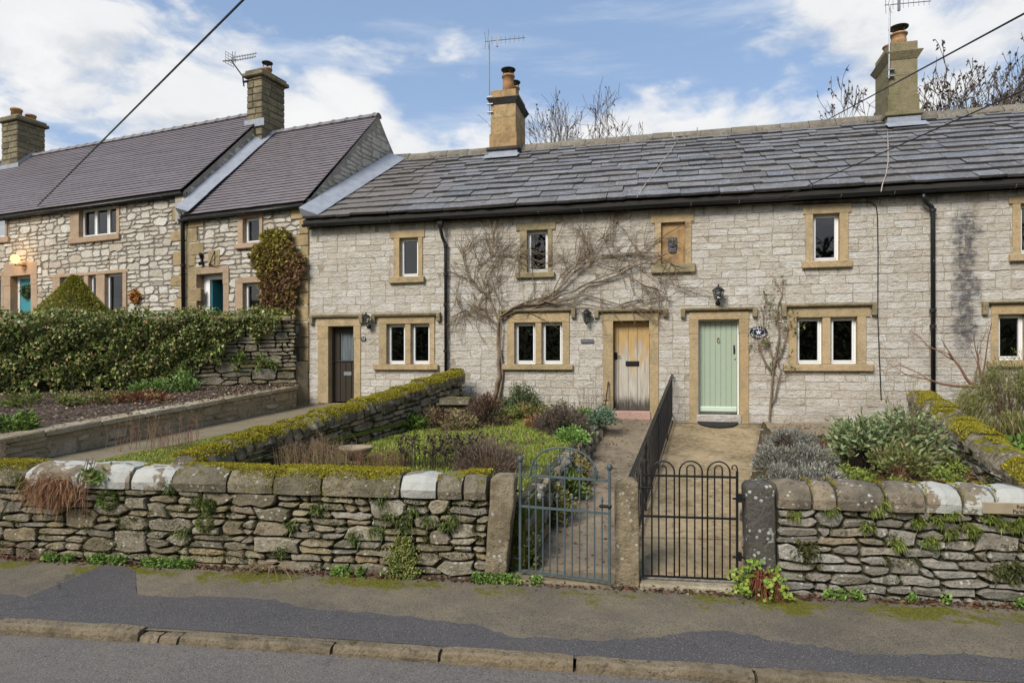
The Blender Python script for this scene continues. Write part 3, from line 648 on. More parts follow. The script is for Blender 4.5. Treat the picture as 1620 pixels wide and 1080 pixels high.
# doors
def surround(fr, parent, door, jl, jr, lint, hb, hood=None, mat='sand', opens=None, hide=None, deep=.28):
    d = fr.rect(*door); a = fr.px(jl, (door[1]+door[3])/2)[0]; b = fr.px(jr, (door[1]+door[3])/2)[0]; l = fr.rect(*lint); ht = d[3]
    hm_ = ht-.28
    for (p, q) in ((a, d[0]), (d[1], b)):
        bx('jamb', fr, p, q, -deep, .026, hb, hm_, M[mat], parent); bx('jamb', fr, p-.012, q, -deep, .030, hm_, ht, M[mat], parent)
    bx('lintel', fr, l[0], l[1], -deep, .031, ht, l[3], M[mat], parent)
    if hood: hood_mould(fr, parent, *hood)
    if opens is not None: opens.append((d[0]-.01, d[1]+.01, hb-.3, ht+.01)); hide.append((a, b, hb, l[3]))
    return d
D1 = H.rect(520, 516, 560.6, 638)
hb1 = D1[2]
m = MB(); out = -.19
s0, s1, h0, h1 = D1
g = H.rect(531, 526, 558, 571); fw = .05
m.box(H, s0, s0+fw, out-.05, out+.03, h0, h1); m.box(H, s1-.025, s1, out-.05, out+.03, h0, h1); m.box(H, s0+fw, s1-.025, out-.05, out+.03, h1-.05, h1)
m.box(H, s0+fw, s1-.025, out-.05, out, g[3], h1-.05); m.box(H, s0+fw, g[0], out-.05, out, g[2], g[3]); m.box(H, g[1], s1-.025, out-.05, out, g[2], g[3])
door1 = m.build('door', M['brown'], COT[0], bevel=.005)
n = 4; wd = (s1-.025-s0-fw)/n
for k in range(n): bx('plank', H, s0+fw+k*wd+.004, s0+fw+(k+1)*wd-.004, out-.05, out+.004, h0+.03, g[2]-.02, M['brown'], door1, .006)
bx('glazing_bar', H, s0+fw, s1-.025, out-.02, out+.025, g[2]-.02, g[2]+.012, M['brown'], door1)
raw('pane', [H.pt(g[0], out-.015, g[2]), H.pt(g[1], out-.015, g[2]), H.pt(g[1], out-.015, g[3]), H.pt(g[0], out-.015, g[3])], [(0, 1, 2, 3)], M['glass'], door1)
V = []; Fc = []
for i in range(41):
    u = i/40; x = g[0]+(g[1]-g[0])*u; o_ = out-.055+.012*math.sin(u*38)+.008*math.sin(u*17+1)
    V += [H.pt(x, o_, g[2]-.02), H.pt(x, o_, g[3]+.02)]
    if i: Fc.append((2*i-2, 2*i, 2*i+1, 2*i-1))
raw('net_curtain', V, Fc, M['curtain'], door1, True)
lp = H.rect(538, 588, 550, 594); bx('letter_plate', H, lp[0], lp[1], out, out+.014, lp[2], lp[3], M['galv'], door1, .004)
bx('threshold', H, s0-.02, s1+.02, -.28, .03, h0-.1, h0, M['flag'], door1)
surround(H, door1, (520, 516, 560.6, 638), 503.6, 571, (502, 503, 573, 516), hb1, (492, 496, 576, 513), opens=OPEN, hide=HIDE)
D2 = H.rect(970, 507.5, 1028, 650); s0, s1, h0, h1 = D2; out = -.17
door2 = MB().box(H, s0, s1, out-.05, out, h0, h1).build('door', M['wood'], COT[1])
bd = [s0+.012, s0+.10, s0+.30, s0+.49, s1-.012]; bd = [s0+.01+(s1-s0-.02)*k for k in (0, .13, .40, .66, 1)]
for a, b in zip(bd, bd[1:]): bx('plank', H, a+.003, b-.003, out-.01, out+.018+random.uniform(0, .004), h0+.006, h1-.10, M['wood'], door2, .005)
bx('rail', H, s0+.012, s1-.012, out-.01, out+.022, h1-.098, h1-.01, M['wood'], door2, .005)
lp = H.rect(989, 571, 1010.6, 579); lb = bx('letter_plate', H, lp[0], lp[1], out, out+.036, lp[2], lp[3], M['black'], door2, .006)
bx('flap', H, lp[0]+.03, lp[1]-.03, out+.03, out+.044, lp[2]+.022, lp[3]-.02, M['black'], door2, .003)
lt = H.rect(971, 557, 976, 569); bx('latch_plate', H, lt[0], lt[1], out, out+.028, lt[2], lt[3], M['black'], door2, .004)
MB().tube([H.pt(lt[1]-.02, out+.02, (lt[2]+lt[3])/2), H.pt(lt[1]-.02, out+.06, (lt[2]+lt[3])/2), H.pt(lt[1]+.07, out+.065, (lt[2]+lt[3])/2-.005)], .009, 6).build('handle', M['black'], door2, True)
bx('threshold', H, s0-.02, s1+.02, -.28, .06, 1.10, h0, M['pinkstep'], door2, .015)
surround(H, door2, (970, 507.5, 1028, 650), 954, 1042, (952, 495, 1042, 507.5), 1.10, (941, 487, 1056, 503), opens=OPEN, hide=HIDE)
D3 = H.rect(1104.7, 505.5, 1170, 656); s0, s1, h0, h1 = D3; out = -.15; fw = .028
m = MB(); m.box(H, s0, s0+fw, out-.06, out+.03, h0, h1); m.box(H, s1-fw, s1, out-.06, out+.03, h0, h1); m.box(H, s0+fw, s1-fw, out-.06, out+.03, h1-.022, h1)
m.build('door_frame', M['white'], COT[2], bevel=.004)
door3 = bx('door', H, s0+fw, s1-fw, out-.05, out-.004, h0+.02, h1-.022, M['green'], COT[2])
n = 7; a0, a1 = s0+fw+.004, s1-fw-.004
for k in range(n): bx('plank', H, a0+(a1-a0)*k/n+.0035, a0+(a1-a0)*(k+1)/n-.0035, out-.02, out+.008, h0+.02, h1-.026, M['green'], door3, .006)
bx('weatherboard', H, s0+fw+.004, s1-fw-.004, out, out+.055, h0+.05, h0+.16, M['green_pale'], door3, .02)
kx, kh = H.px(1137, 537); MB().lathe(H.pt(kx, out+.008, kh+.03), [(.016, 0), (.02, .012), (.008, .02)], 10, H.o).tube([H.pt(kx-.018, out+.03, kh+.02), H.pt(kx-.022, out+.032, kh-.03), H.pt(kx, out+.034, kh-.055), H.pt(kx+.022, out+.032, kh-.03), H.pt(kx+.018, out+.03, kh+.02)], .007, 6).build('knocker', M['brass'], door3, True)
kx, kh = H.px(1162.5, 552)
bx('handle_plate', H, kx-.016, kx+.016, out+.006, out+.016, kh-.10, kh+.08, M['black'], door3, .004)
MB().tube([H.pt(kx, out+.012, kh+.06), H.pt(kx, out+.05, kh+.05), H.pt(kx, out+.05, kh-.04), H.pt(kx, out+.012, kh-.05)], .007, 6).build('handle', M['black'], door3, True)
kx, kh = H.px(1164, 568); MB().lathe(H.pt(kx, out+.006, kh), [(.014, 0), (.014, .008)], 8, H.o).build('keyhole', M['black'], door3)
bx('threshold', H, s0-.03, s1+.03, -.28, .05, 1.05, h0, M['facade'], door3, .012)
surround(H, door3, (1104.7, 505.5, 1170, 656), 1090.5, 1184.5, (1090, 493, 1185, 505.5), 1.10, (1077, 485, 1197.5, 503), opens=OPEN, hide=HIDE, mat='sand')
# walls: mortar sheet and single stones
rng = random.Random(11)
zs = [1.0]
while zs[-1] < EAVE-.1: zs.append(zs[-1]+rng.uniform(.125, .185))
CWD = .118; xs = [BND[0]+CWD*i for i in range(int((9.5-BND[0])/CWD)+1)]
blocked = set()
for i in range(len(xs)-1):
    for j in range(len(zs)-1):
        a, b, c, d = xs[i], xs[i+1], zs[j], zs[j+1]
        if any(a < q[1] and b > q[0] and c < q[3] and d > q[2] for q in OPEN) or any(a > q[0]+.03 and b < q[1]-.03 and c > q[2]+.02 and d < q[3]-.02 for q in HIDE): blocked.add((i, j))
G_ = Grid(xs, zs, .020, .006, 4)
rects = pack(len(xs)-1, len(zs)-1, [(2, 1, 2), (3, 1, 4), (4, 1, 3), (5, 1, 1.2), (3, 2, .25), (2, 2, .2)], rng, blocked)
polys = [[] for _ in range(4)]
for (i, j, ww, hh) in rects:
    if ww == 1 and hh == 1 and rng.random() < .3: continue
    c = (xs[i]+xs[i+ww])/2; k = sum(c > b for b in BND[1:4]); polys[k].append(G_.poly(i, j, ww, hh, .0045, .006))
for k in range(4):
    holes = OPEN
    wl = sheet(H, BND[k], BND[k+1], .95, EAVE+.15, holes, 0.0)
    if k == 3:                                    # end gable, so that the row is closed
        wl.add([H.pt(9.5, 0, .6), H.pt(9.5, -7.3, .6), H.pt(9.5, -7.3, EAVE), H.pt(9.5, -3.65, RIDGE_Z-.1), H.pt(9.5, 0, EAVE)], [(0, 1, 2, 3, 4)])
    raw('back_wall', [H.pt(BND[k], -7.3, .6), H.pt(BND[k+1], -7.3, .6), H.pt(BND[k+1], -7.3, EAVE), H.pt(BND[k], -7.3, EAVE)], [(0, 1, 2, 3)], M['mortar'], COT[k])
    wall = wl.build('wall', M['mortar'], COT[k])
    emit(H, polys[k], wall, M['facade'], of=(.002, .008) if k < 2 else (.003, .012), ch=.006, bulge=.004, rng=rng)
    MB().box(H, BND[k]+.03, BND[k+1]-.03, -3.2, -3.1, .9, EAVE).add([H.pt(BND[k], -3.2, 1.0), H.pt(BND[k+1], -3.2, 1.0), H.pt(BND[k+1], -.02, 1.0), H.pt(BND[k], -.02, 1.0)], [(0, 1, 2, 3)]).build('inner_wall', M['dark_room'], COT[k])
# roof deck, slates, ridge
OVER = .27; ZE = EAVE+.035
T0 = Vector((0, 13.5-OVER, ZE)); T1 = Vector((0, 13.5+RIDGE_D, RIDGE_Z)); SL = (T1-T0).length; UP = (T1-T0)/SL; NRM = Vector((0, -UP.z, UP.y)); PIT = math.atan2(UP.z, UP.y)
def gab_x(y): return corner.x+(y-13.5)*math.tan(R(-L.deg))
ROOF = []
for k in range(4):
    a, b = BND[k], BND[k+1]+(.15 if k == 3 else 0)
    al, bl = (a, gab_x(T1.y)) if k == 0 else (a, a)
    m = MB(); lo = Vector((0, 0, -.06))
    m.add([Vector((al, T0.y, T0.z)), Vector((b, T0.y, T0.z)), Vector((b, T1.y, T1.z)), Vector((bl, T1.y, T1.z)), Vector((b, 13.5+7.5, ZE)), Vector((bl, 13.5+7.5, ZE)),
           Vector((al, T0.y, T0.z-.08)), Vector((b, T0.y, T0.z-.08)), Vector((b, 13.52, T0.z-.08)), Vector((al, 13.52, T0.z-.08))],
          [(0, 1, 2, 3), (3, 2, 4, 5), (6, 7, 1, 0), (6, 9, 8, 7)])
    ROOF.append(m.build('roof', M['dark_room'], COT[k]))
SLV = []
for k in range(9):
    r = random.Random(70+k); me = bpy.data.meshes.new('slate')
    n = 5; low = [(-.5+i/n, r.uniform(-.012, .03)+(.05*r.random() if i in (0, n) else 0)) for i in range(n+1)]
    V = [(x, y, 0) for x, y in low]+[(x+r.uniform(-.006, .006), y+.012, 1) for x, y in low]+[(.495, 1, 0), (-.495, 1, 0), (.495, 1, 1), (-.495, 1, 1)]
    a = n+1; Fc = [(i+1, i, a+i, a+i+1) for i in range(n)]
    Fc += [tuple(range(a, 2*a))+(2*a+2, 2*a+3), (0, 2*a+1, 2*a+3, a), (n, a+n, 2*a+2, 2*a)]
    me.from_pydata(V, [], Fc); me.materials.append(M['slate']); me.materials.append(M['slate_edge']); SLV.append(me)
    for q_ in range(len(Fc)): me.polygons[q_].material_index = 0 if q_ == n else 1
rng = random.Random(21); t_ = -.03; row = 0; cnt = [0]*4
while t_ < SL-.10:
    f = t_/SL; ex = lerp(.42, .255, f)*rng.uniform(.94, 1.06); ln = ex*1.35+.06
    ln = min(ln, SL-t_-.01)
    yrow = (T0+UP*t_).y; x = gab_x(yrow)-.12-rng.uniform(0, .3) if yrow > 13.55 else BND[0]+.005
    while x < 9.6:
        wd = rng.uniform(.32, .95)*lerp(1.1, .8, f); wd = min(wd, 9.75-x)
        c = x+wd/2; k = sum(c > b for b in BND[1:4])
        dt = rng.uniform(-.022, .022) if row else rng.uniform(-.01, .012)
        p = T0+UP*(t_+dt); th = rng.uniform(.034, .062); lift = rng.uniform(.048, .07)
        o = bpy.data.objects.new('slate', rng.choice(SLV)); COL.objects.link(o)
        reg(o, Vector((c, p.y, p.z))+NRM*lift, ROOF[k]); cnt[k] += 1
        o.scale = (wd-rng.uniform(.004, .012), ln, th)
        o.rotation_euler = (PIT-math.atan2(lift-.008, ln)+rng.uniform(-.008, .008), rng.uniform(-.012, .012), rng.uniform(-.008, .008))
        x += wd
    t_ += ex; row += 1
print('slates', cnt, row)
x = gab_x(T1.y)-.1; rng = random.Random(8)
while x < 9.6:
    l = rng.uniform(.5, .75); z = T1.z+.075+rng.uniform(-.012, .012); V = []
    pr = [(-.25, -.17), (-.255, -.09), (-.13, .05), (-.04, .09), (.04, .09), (.13, .05), (.255, -.09), (.25, -.17)]
    for xx, sc in ((x+.004, .96), (x+.02, 1), (x+l-.02, 1), (x+l-.004, .96)):
        V += [(xx, T1.y+a*sc, z+b*sc+rng.uniform(-.004, .004)) for a, b in pr]
    Fc = [(i*8+j, i*8+j+1, i*8+8+j+1, i*8+8+j) for i in range(3) for j in range(7)]+[tuple(range(8)), tuple(24+7-j for j in range(8))]
    raw('ridge_stone', V, Fc, M['ridge'], ROOF[sum(x+l/2 > b for b in BND[1:4])], True); x += l
# gutters and downpipes
def gutter(fr, parent, s0, s1, h, out, r=.058, brk=.9, fascia=True):
    V = []; Fc = []; n = 7
    for s_ in (s0, s1):
        for j in range(n): a = math.pi*(j/(n-1)); V.append(fr.pt(s_, out-math.cos(a)*r, h-math.sin(a)*r))
        for j in range(n): a = math.pi*(1-j/(n-1)); V.append(fr.pt(s_, out-math.cos(a)*(r-.006), h-math.sin(a)*(r-.006)+.001))
    k = 2*n; Fc = [(j, (j+1) % k, k+(j+1) % k, k+j) for j in range(k)]+[tuple(range(k))[::-1], tuple(range(k, 2*k))]
    g = raw('gutter', V, Fc, M['black'], parent, True)
    s_ = s0+.35
    while s_ < s1-.1:
        m = MB().box(fr, s_-.012, s_+.012, -.0, out-r-.001, h-.03, h-.012)
        m.tube([fr.pt(s_, out-math.cos(math.pi*j/6)*(r+.004), h-math.sin(math.pi*j/6)*(r+.004)) for j in range(7)], .005, 4)
        m.build('bracket', M['galv' if random.random() < .5 else 'black'], g); s_ += brk
    if fascia: bx('fascia', fr, s0, s1, .002, .03, h-.055, h+.05, M['black'], g)
    return g
for k in range(4): gutter(H, COT[k], BND[k]+(.003 if k else -.05), BND[k+1], EAVE-.045, .20)
def downpipe(fr, parent, pts, r, mat, collars, hop=None):
    d = MB().tube(pts, r, 10).build('downpipe', M[mat], parent, True)
    for (p, dirv_) in collars: MB().lathe(p-dirv_*.03, [(r+.001, 0), (r+.016, .004), (r+.016, .05), (r+.008, .06), (r+.001, .062)], 10, dirv_).build('collar', M[mat], d)
    return d
def pts_px(fr, L_): return [fr.pt(*(lambda q: (q[0], o, q[1]))(fr.px(x, y, o))) for (x, y, o) in L_]
Z1 = Vector((0, 0, 1))
P = pts_px(H, [(697, 352, .20), (697, 362, .19), (700, 376, .12), (704.5, 386, .08), (705, 400, .08), (705.5, 592, .08)])
dp = downpipe(H, COT[0], P, .036, 'black', [(pts_px(H, [(705, y, .08)])[0], Z1) for y in (388, 434, 482, 555)])
q = pts_px(H, [(697, 356, .20)])[0]; MB().lathe(q-Z1*.06, [(.045, 0), (.075, .07), (.08, .13), (.07, .135)], 4).build('hopper', M['black'], dp)
P = pts_px(H, [(1461, 307, .19), (1461.5, 314, .18), (1466, 321, .12), (1474.5, 328, .085), (1476, 338, .08), (1476.5, 640, .08)])
downpipe(H, COT[2], P, .040, 'blackpeel', [(pts_px(H, [(1476, y, .08)])[0], Z1) for y in (333, 491, 516)])
P = pts_px(H, [(1255, 324, .03), (1310, 321, .03), (1378, 320, .03), (1386, 326, .03), (1388, 340, .03), (1389, 400, .025), (1388.5, 500, .025), (1391, 560, .025), (1394, 632, .025)])
tag(MB().tube(P, .010, 5).build('wall_cable', M['wire'], None, True), 'thin black cable running down the wall right of the green door window', 'cable')
# chimneys of the row
def chimney_dressed(parent, fr, s0, s1, d0, d1, h0, h1, mat, band, pots, flash=True):
    hh = h1-h0; cs = [0, .27, .47, .72, .88]
    c = MB().box(fr, s0+.03, s1-.03, -d1+.03, -d0-.03, h0-.5, h1-.1).build('chimney', M[mat], parent)
    w_ = s1-s0
    bx('plinth', fr, s0-.03, s1+.03, -d1-.03, -d0+.03, h0-.1, h0+hh*.16, M[mat], c, .01)
    bx('drip_course', fr, s0-.10, s1+.10, -d1-.10, -d0+.10, h0+hh*.16, h0+hh*.205, M[band], c, .012)
    bx('stone', fr, s0-.03, s1+.03, -d1-.03, -d0+.03, h0+hh*.205, h0+hh*.40, M[mat], c, .012)
    bx('stone', fr, s0, s1, -d1, -d0, h0+hh*.40, h0+hh*.62, M[mat], c, .008)
    bx('stone', fr, s0+.002, s1-.002, -d1+.002, -d0-.002, h0+hh*.62, h0+hh*.80, M[mat], c, .008)
    m = MB(); e = .10; lo, hi = h0+hh*.80, h0+hh*.885
    m.hexa([fr.pt(s0, -d1, lo), fr.pt(s1, -d1, lo), fr.pt(s1, -d0, lo), fr.pt(s0, -d0, lo), fr.pt(s0-e, -d1-e, hi), fr.pt(s1+e, -d1-e, hi), fr.pt(s1+e, -d0+e, hi), fr.pt(s0-e, -d0+e, hi)])
    m.build('cornice', M[band], c, bevel=.01)
    m = MB(); lo, hi = hi, h1; m.hexa([fr.pt(s0-e*.9, -d1-e*.9, lo), fr.pt(s1+e*.9, -d1-e*.9, lo), fr.pt(s1+e*.9, -d0+e*.9, lo), fr.pt(s0-e*.9, -d0+e*.9, lo), fr.pt(s0+.0, -d1, lo+.05), fr.pt(s1, -d1, lo+.05), fr.pt(s1, -d0, lo+.05), fr.pt(s0, -d0, lo+.05)])
    m.box(fr, s0, s1, -d1, -d0, lo+.045, hi); m.build('cap', M[mat], c, bevel=.008)
    for (u, v, r, ht, cowl) in pots:
        p = fr.pt(lerp(s0, s1, u), -lerp(d0, d1, v), h1-.01)
        po = MB().lathe(p, [(r*1.0, 0), (r*.98, ht*.5), (r*.93, ht*.86), (r*1.14, ht*.88), (r*1.14, ht*.97), (r*1.0, ht), (r*.8, ht), (r*.8, ht*.6)], 16).build('chimney_pot', M['terracotta'], c, True)
        if cowl:
            m = MB()
            for a in range(4): dd = Vector((math.cos(a*math.pi/2+.5), math.sin(a*math.pi/2+.5), 0))*r*.9; m.tube([p+dd+Z1*ht*.9, p+dd+Z1*(ht+.13)], .012, 4)
            m.lathe(p+Z1*(ht+.13), [(r*1.25, 0), (r*1.28, .02), (r*.8, .05), (.01, .075)], 16).build('cowl', M['black'], c)
    return c
def c_at(x, y, d): return H.px(x, y, -d)
CD0 = RIDGE_D-.55
a, b = c_at(775, 200, CD0)[0], c_at(816, 200, CD0)[0]; top = c_at(795, 142, CD0)[1]; bot = c_at(795, 257, CD0)[1]
ch1 = chimney_dressed(COT[1], H, a+.02, b, CD0, CD0+1.15, bot, top, 'chim', 'black_stone', [(.6, .25, .155, .50, True), (.62, .78, .14, .42, True)])
a2, b2 = c_at(1402, 150, CD0)[0], c_at(1455, 150, CD0)[0]; top2 = c_at(1430, 66, CD0)[1]; bot2 = c_at(1430, 206, CD0)[1]
ch2 = chimney_dressed(COT[2], H, a2+.06, b2-.04, CD0, CD0+1.05, bot2, top2, 'chim_green', 'chim_green', [(.5, .30, .165, .34, True), (.45, .78, .15, .30, False)])
def flashing(parent, fr, s0, s1, d0, d1, bot, zr):
    m = MB()
    m.box(fr, s0-.05, s1+.05, -d0+.036, -d0+.055, bot-.02, bot+.30)
    q0, q1 = T0+UP*((13.5+d0-.30-T0.y)/UP.y), T0+UP*((13.5+d0-.03-T0.y)/UP.y)
    n_ = NRM*.15
    m.hexa([Vector((s0-.12, q0.y, q0.z))+n_*.93, Vector((s1+.12, q0.y, q0.z))+n_*.93, Vector((s1+.12, q1.y, q1.z))+n_*.93, Vector((s0-.12, q1.y, q1.z))+n_*.93,
            Vector((s0-.12, q0.y, q0.z))+n_, Vector((s1+.12, q0.y, q0.z))+n_, Vector((s1+.12, q1.y, q1.z))+n_, Vector((s0-.12, q1.y, q1.z))+n_])
    for sx, e in ((s0-.045, -1), (s1+.03, 1)):
        z0 = T0.z+(13.5+d0-T0.y)*UP.z/UP.y; dz = .55*UP.z/UP.y
        m.hexa([H.pt(sx, -d0, z0), H.pt(sx+.015, -d0, z0), H.pt(sx+.015, -d0-.5, z0+dz*.9), H.pt(sx, -d0-.5, z0+dz*.9), H.pt(sx, -d0, z0+.24), H.pt(sx+.015, -d0, z0+.24), H.pt(sx+.015, -d0-.5, z0+dz*.9+.2), H.pt(sx, -d0-.5, z0+dz*.9+.2)])
    m.build('lead_flashing', M['lead'], parent, bevel=.003)
flashing(ch1, H, a+.02, b, CD0, CD0+1.15, bot, 0); flashing(ch2, H, a2+.06, b2-.04, CD0, CD0+1.05, bot2, 0)
# lead apron where the row meets the taller gable
m = MB()
g0_, g1_ = T0+UP*.02, T0+UP*(SL-.25); n_ = NRM*.10; n2_ = NRM*.30
def gx(p): return Vector((gab_x(p.y)+.012, p.y, p.z))
A0, A1 = gx(g0_), gx(g1_)
if A0.y < 13.5: A0.x = BND[0]-.02
ww = Vector((.42, 0, 0))
NS = 6
for k in range(NS):
    p, q = A0.lerp(A1, k/NS), A0.lerp(A1, (k+1)/NS); j = n_*.06*(k % 2)
    m.hexa([p+n_+j, p+ww+n_+j, q+ww+n_+j, q+n_+j, p+n2_+j, p+ww+n_*1.15+j, q+ww+n_*1.15+j, q+n2_+j])
m.build('lead_apron', M['lead'], COT[0], bevel=.004)
# ------------------------------------------------------------------ the taller houses on the left
sB = L.px(296, 400)[0]; SA0 = -17.5
eA = L.px(200, 313, .18)[1]; eB = L.px(400, 329, .18)[1]
G = Frame(corner, L.deg+90); RD, rB = G.px(599, 184); slopeL = (rB-eB)/(RD+.18); rA = eA+slopeL*(RD+.18)
print('left house', sB, eA, eB, RD, rB, rA)
HA = thing('stone_house', 'rubble stone house with teal door, three light windows and long tiled roof', 'house', L.pt(-10, 0, 2.36), 'tiled rubble stone houses')
HB = thing('stone_house', 'narrower rubble stone house with brown leaved creeper and white framed open doorway', 'house', L.pt(-2, 0, 2.36), 'tiled rubble stone houses')
oA, hA_, oB, hB_ = [], [], [], []
wa = dict(mat='sand_pink', opens=oA, hide=hA_); wb = dict(mat='sand_pink', opens=oB, hide=hB_)
b_ = [L.px(147, 350)[0], L.px(167, 350)[0]]
window(L, HA, (112, 321, 190, 374), [(126, 328, 185, 373)], (111, 374, 192, 383), bars=b_, **wa)
window(L, HA, (-40, 336, 12, 378), [(-34, 343, 9, 378)], (-46, 378, 17, 387), bars=[L.px(-12, 350)[0]], **wa)
lowh = 3.1
window(L, HA, (84, 430, 201, 500), [(96, 438, 133, 500), (140, 438, 152, 500), (166, 438, 195, 500)], None, lint=(78, 430, 204, 438), low=lowh, **wa)
window(L, HA, (-60, 432, 7, 500), [(-52, 440, 3, 500)], None, low=lowh, **wa)
window(L, HB, (377, 333, 416, 385), [(385, 344, 411, 385)], (375, 385, 418, 393), lint=(377, 333, 418, 344), **wb)
window(L, HB, (373, 438, 416, 500), [(385, 448, 412, 500)], None, low=lowh, **wb)
# teal door
dq = L.rect(17.6, 436, 50, 500); hb_ = 2.5; s0, s1, h1 = dq[0], dq[1], dq[3]; out = -.2
dA = bx('door', L, s0+.10, s1, out-.05, out, hb_, h1-.06, M['teal'], HA)
m = MB(); m.box(L, s0, s0+.10, out-.06, out+.03, hb_, h1); m.box(L, s0+.10, s1, out-.06, out+.03, h1-.06, h1); m.build('door_frame', M['white'], HA, bevel=.004)
mx = (s0+.10+s1)/2
bx('pane', L, mx-.11, mx+.11, out-.003, out+.006, h1-.52, h1-.25, M['dark_room'], dA, .003)
for (a, b, c, d) in ((mx-.3, mx-.02, hb_+.15, hb_+.75), (mx+.02, mx+.3, hb_+.15, hb_+.75)): bx('panel', L, a, b, out, out+.012, c, d, M['teal'], dA, .006)
surround(L, dA, (17.6, 436, 50, 500), 7, 60, (7, 416, 60, 436), hb_, mat='sand_pink', opens=oA, hide=hA_)
oA[-1] = (oA[-1][0], oA[-1][1], hb_, oA[-1][3])
# open doorway of the narrower house
dq = L.rect(312, 433, 354, 500); s0, s1, h1 = dq[0], dq[1], dq[3]
m = MB(); m.box(L, s0+.12, s0+.24, out-.06, out+.03, hb_, h1); m.box(L, s0+.24, s1, out-.06, out+.03, h1-.12, h1)
frm = m.build('door_frame', M['white'], HB, bevel=.004)
bx('reveal_board', L, s0, s0+.12, out-.06, out+.0, hb_, h1, M['white'], HB)
dO = Frame(L.pt(s0+.25, out-.02, 0), L.deg+84); bx('door', dO, 0, .78, -.02, .02, hb_, h1-.13, M['teal'], HB)
surround(L, frm, (312, 433, 354, 500), 300, 363, (300, 423, 363, 433), hb_, mat='sand_pink', opens=oB, hide=hB_)
oB[-1] = (oB[-1][0], oB[-1][1], hb_, oB[-1][3])
def rubble_wall(parent, fr, s0, s1, h0, h1, opens, hide, cw_, chh, seed, quo=(), keep=None, smax=285, gap=.013, sizes=None, of=(.006, .026)):
    rng = random.Random(seed); nx = int((s1-s0)/cw_); xs = [s0+(s1-s0)*i/nx for i in range(nx+1)]; nz = int((h1-h0)/chh); zs = [h0+(h1-h0)*j/nz for j in range(nz+1)]
    bl = set()
    for i in range(nx):
        for j in range(nz):
            a, b, c, d = xs[i], xs[i+1], zs[j], zs[j+1]
            if any(a < q[1] and b > q[0] and c < q[3] and d > q[2] for q in opens) or any(a > q[0]+.03 and b < q[1]-.03 and c > q[2]+.02 and d < q[3]-.02 for q in hide): bl.add((i, j))
            if any(a >= q[0]-.05 and b <= q[1]+.05 and c >= q[2]-.03 and d <= q[3]+.03 for q in quo): bl.add((i, j))
            if keep and not (keep((a+b)/2, (c+d)/2)): bl.add((i, j))
    g = Grid(xs, zs, cw_*.24, chh*.22, seed+1)
    rc = pack(nx, nz, sizes or [(1, 1, 2), (2, 1, 4), (3, 1, 1.5), (2, 2, 1.2), (3, 2, .5)], rng, bl)
    emit(fr, [g.poly(*r, gap, .026) for r in rc], parent, M['rubble'], of=of, ch=.012, bulge=.010, rng=rng, maxn=smax)
def quoins(parent, fr, s, sgn, h0, h1, rng, sub):
    out_ = []; h = h0; k = 0
    while h < h1-.1:
        dh = rng.uniform(.22, .38); dh = min(dh, h1-h); ln = (.48 if k % 2 else .27)*rng.uniform(.85, 1.15); a, b = (s, s+ln) if sgn > 0 else (s-ln, s)
        bx('quoin', fr, a+.004, b-.004, -.1, .032, h+.006, h+dh-.006, M['quoin'], sub, .015); out_.append((a, b, h, h+dh)); h += dh; k += 1
    return out_
rng = random.Random(31)
wAo = sheet(L, SA0, sB, 2.2, eA+.1, oA, 0.0).build('wall', M['rubble_mortar'], HA)
wBo = sheet(L, sB, 0, 2.2, eB+.1, oB, 0.0)
gabB = raw('gable', [G.pt(0, 0, 1.0), G.pt(5.5, 0, 1.0), G.pt(5.5, 0, eB), G.pt(RD, 0, rB), G.pt(0, 0, eB+.1)], [(0, 1, 2, 3, 4)], M['gable_mortar'], HB)
wBo = wBo.build('wall', M['rubble_mortar'], HB)
qA = quoins(HA, L, sB, -1, 2.4, eA-.05, rng, wAo); qB = quoins(HB, L, sB+.06, 1, 2.4, eB-.08, rng, wBo); qB += quoins(HB, L, 0, -1, 1.2, eB-.08, rng, wBo)
rubble_wall(wAo, L, -12.6, sB, 2.9, eA-.02, oA, hA_, .165, .108, 41, qA)
rubble_wall(wAo, L, SA0, -12.6, 2.9, eA-.02, oA, hA_, .23, .15, 42, qA, smax=0)
rubble_wall(wBo, L, sB+.06, 0, 2.9, eB-.02, oB, hB_, .17, .112, 43, qB)
GK = lambda s_, h_: h_ < eB+slopeL*(min(s_, 2*RD-s_)) - .02 and h_ > EAVE+(s_-.3)*.62 and s_ > .05
rubble_wall(gabB, G, 0, 2*RD, 5.4, rB, [], [], .22, .12, 44, (), GK, 0, of=(.004, .02))
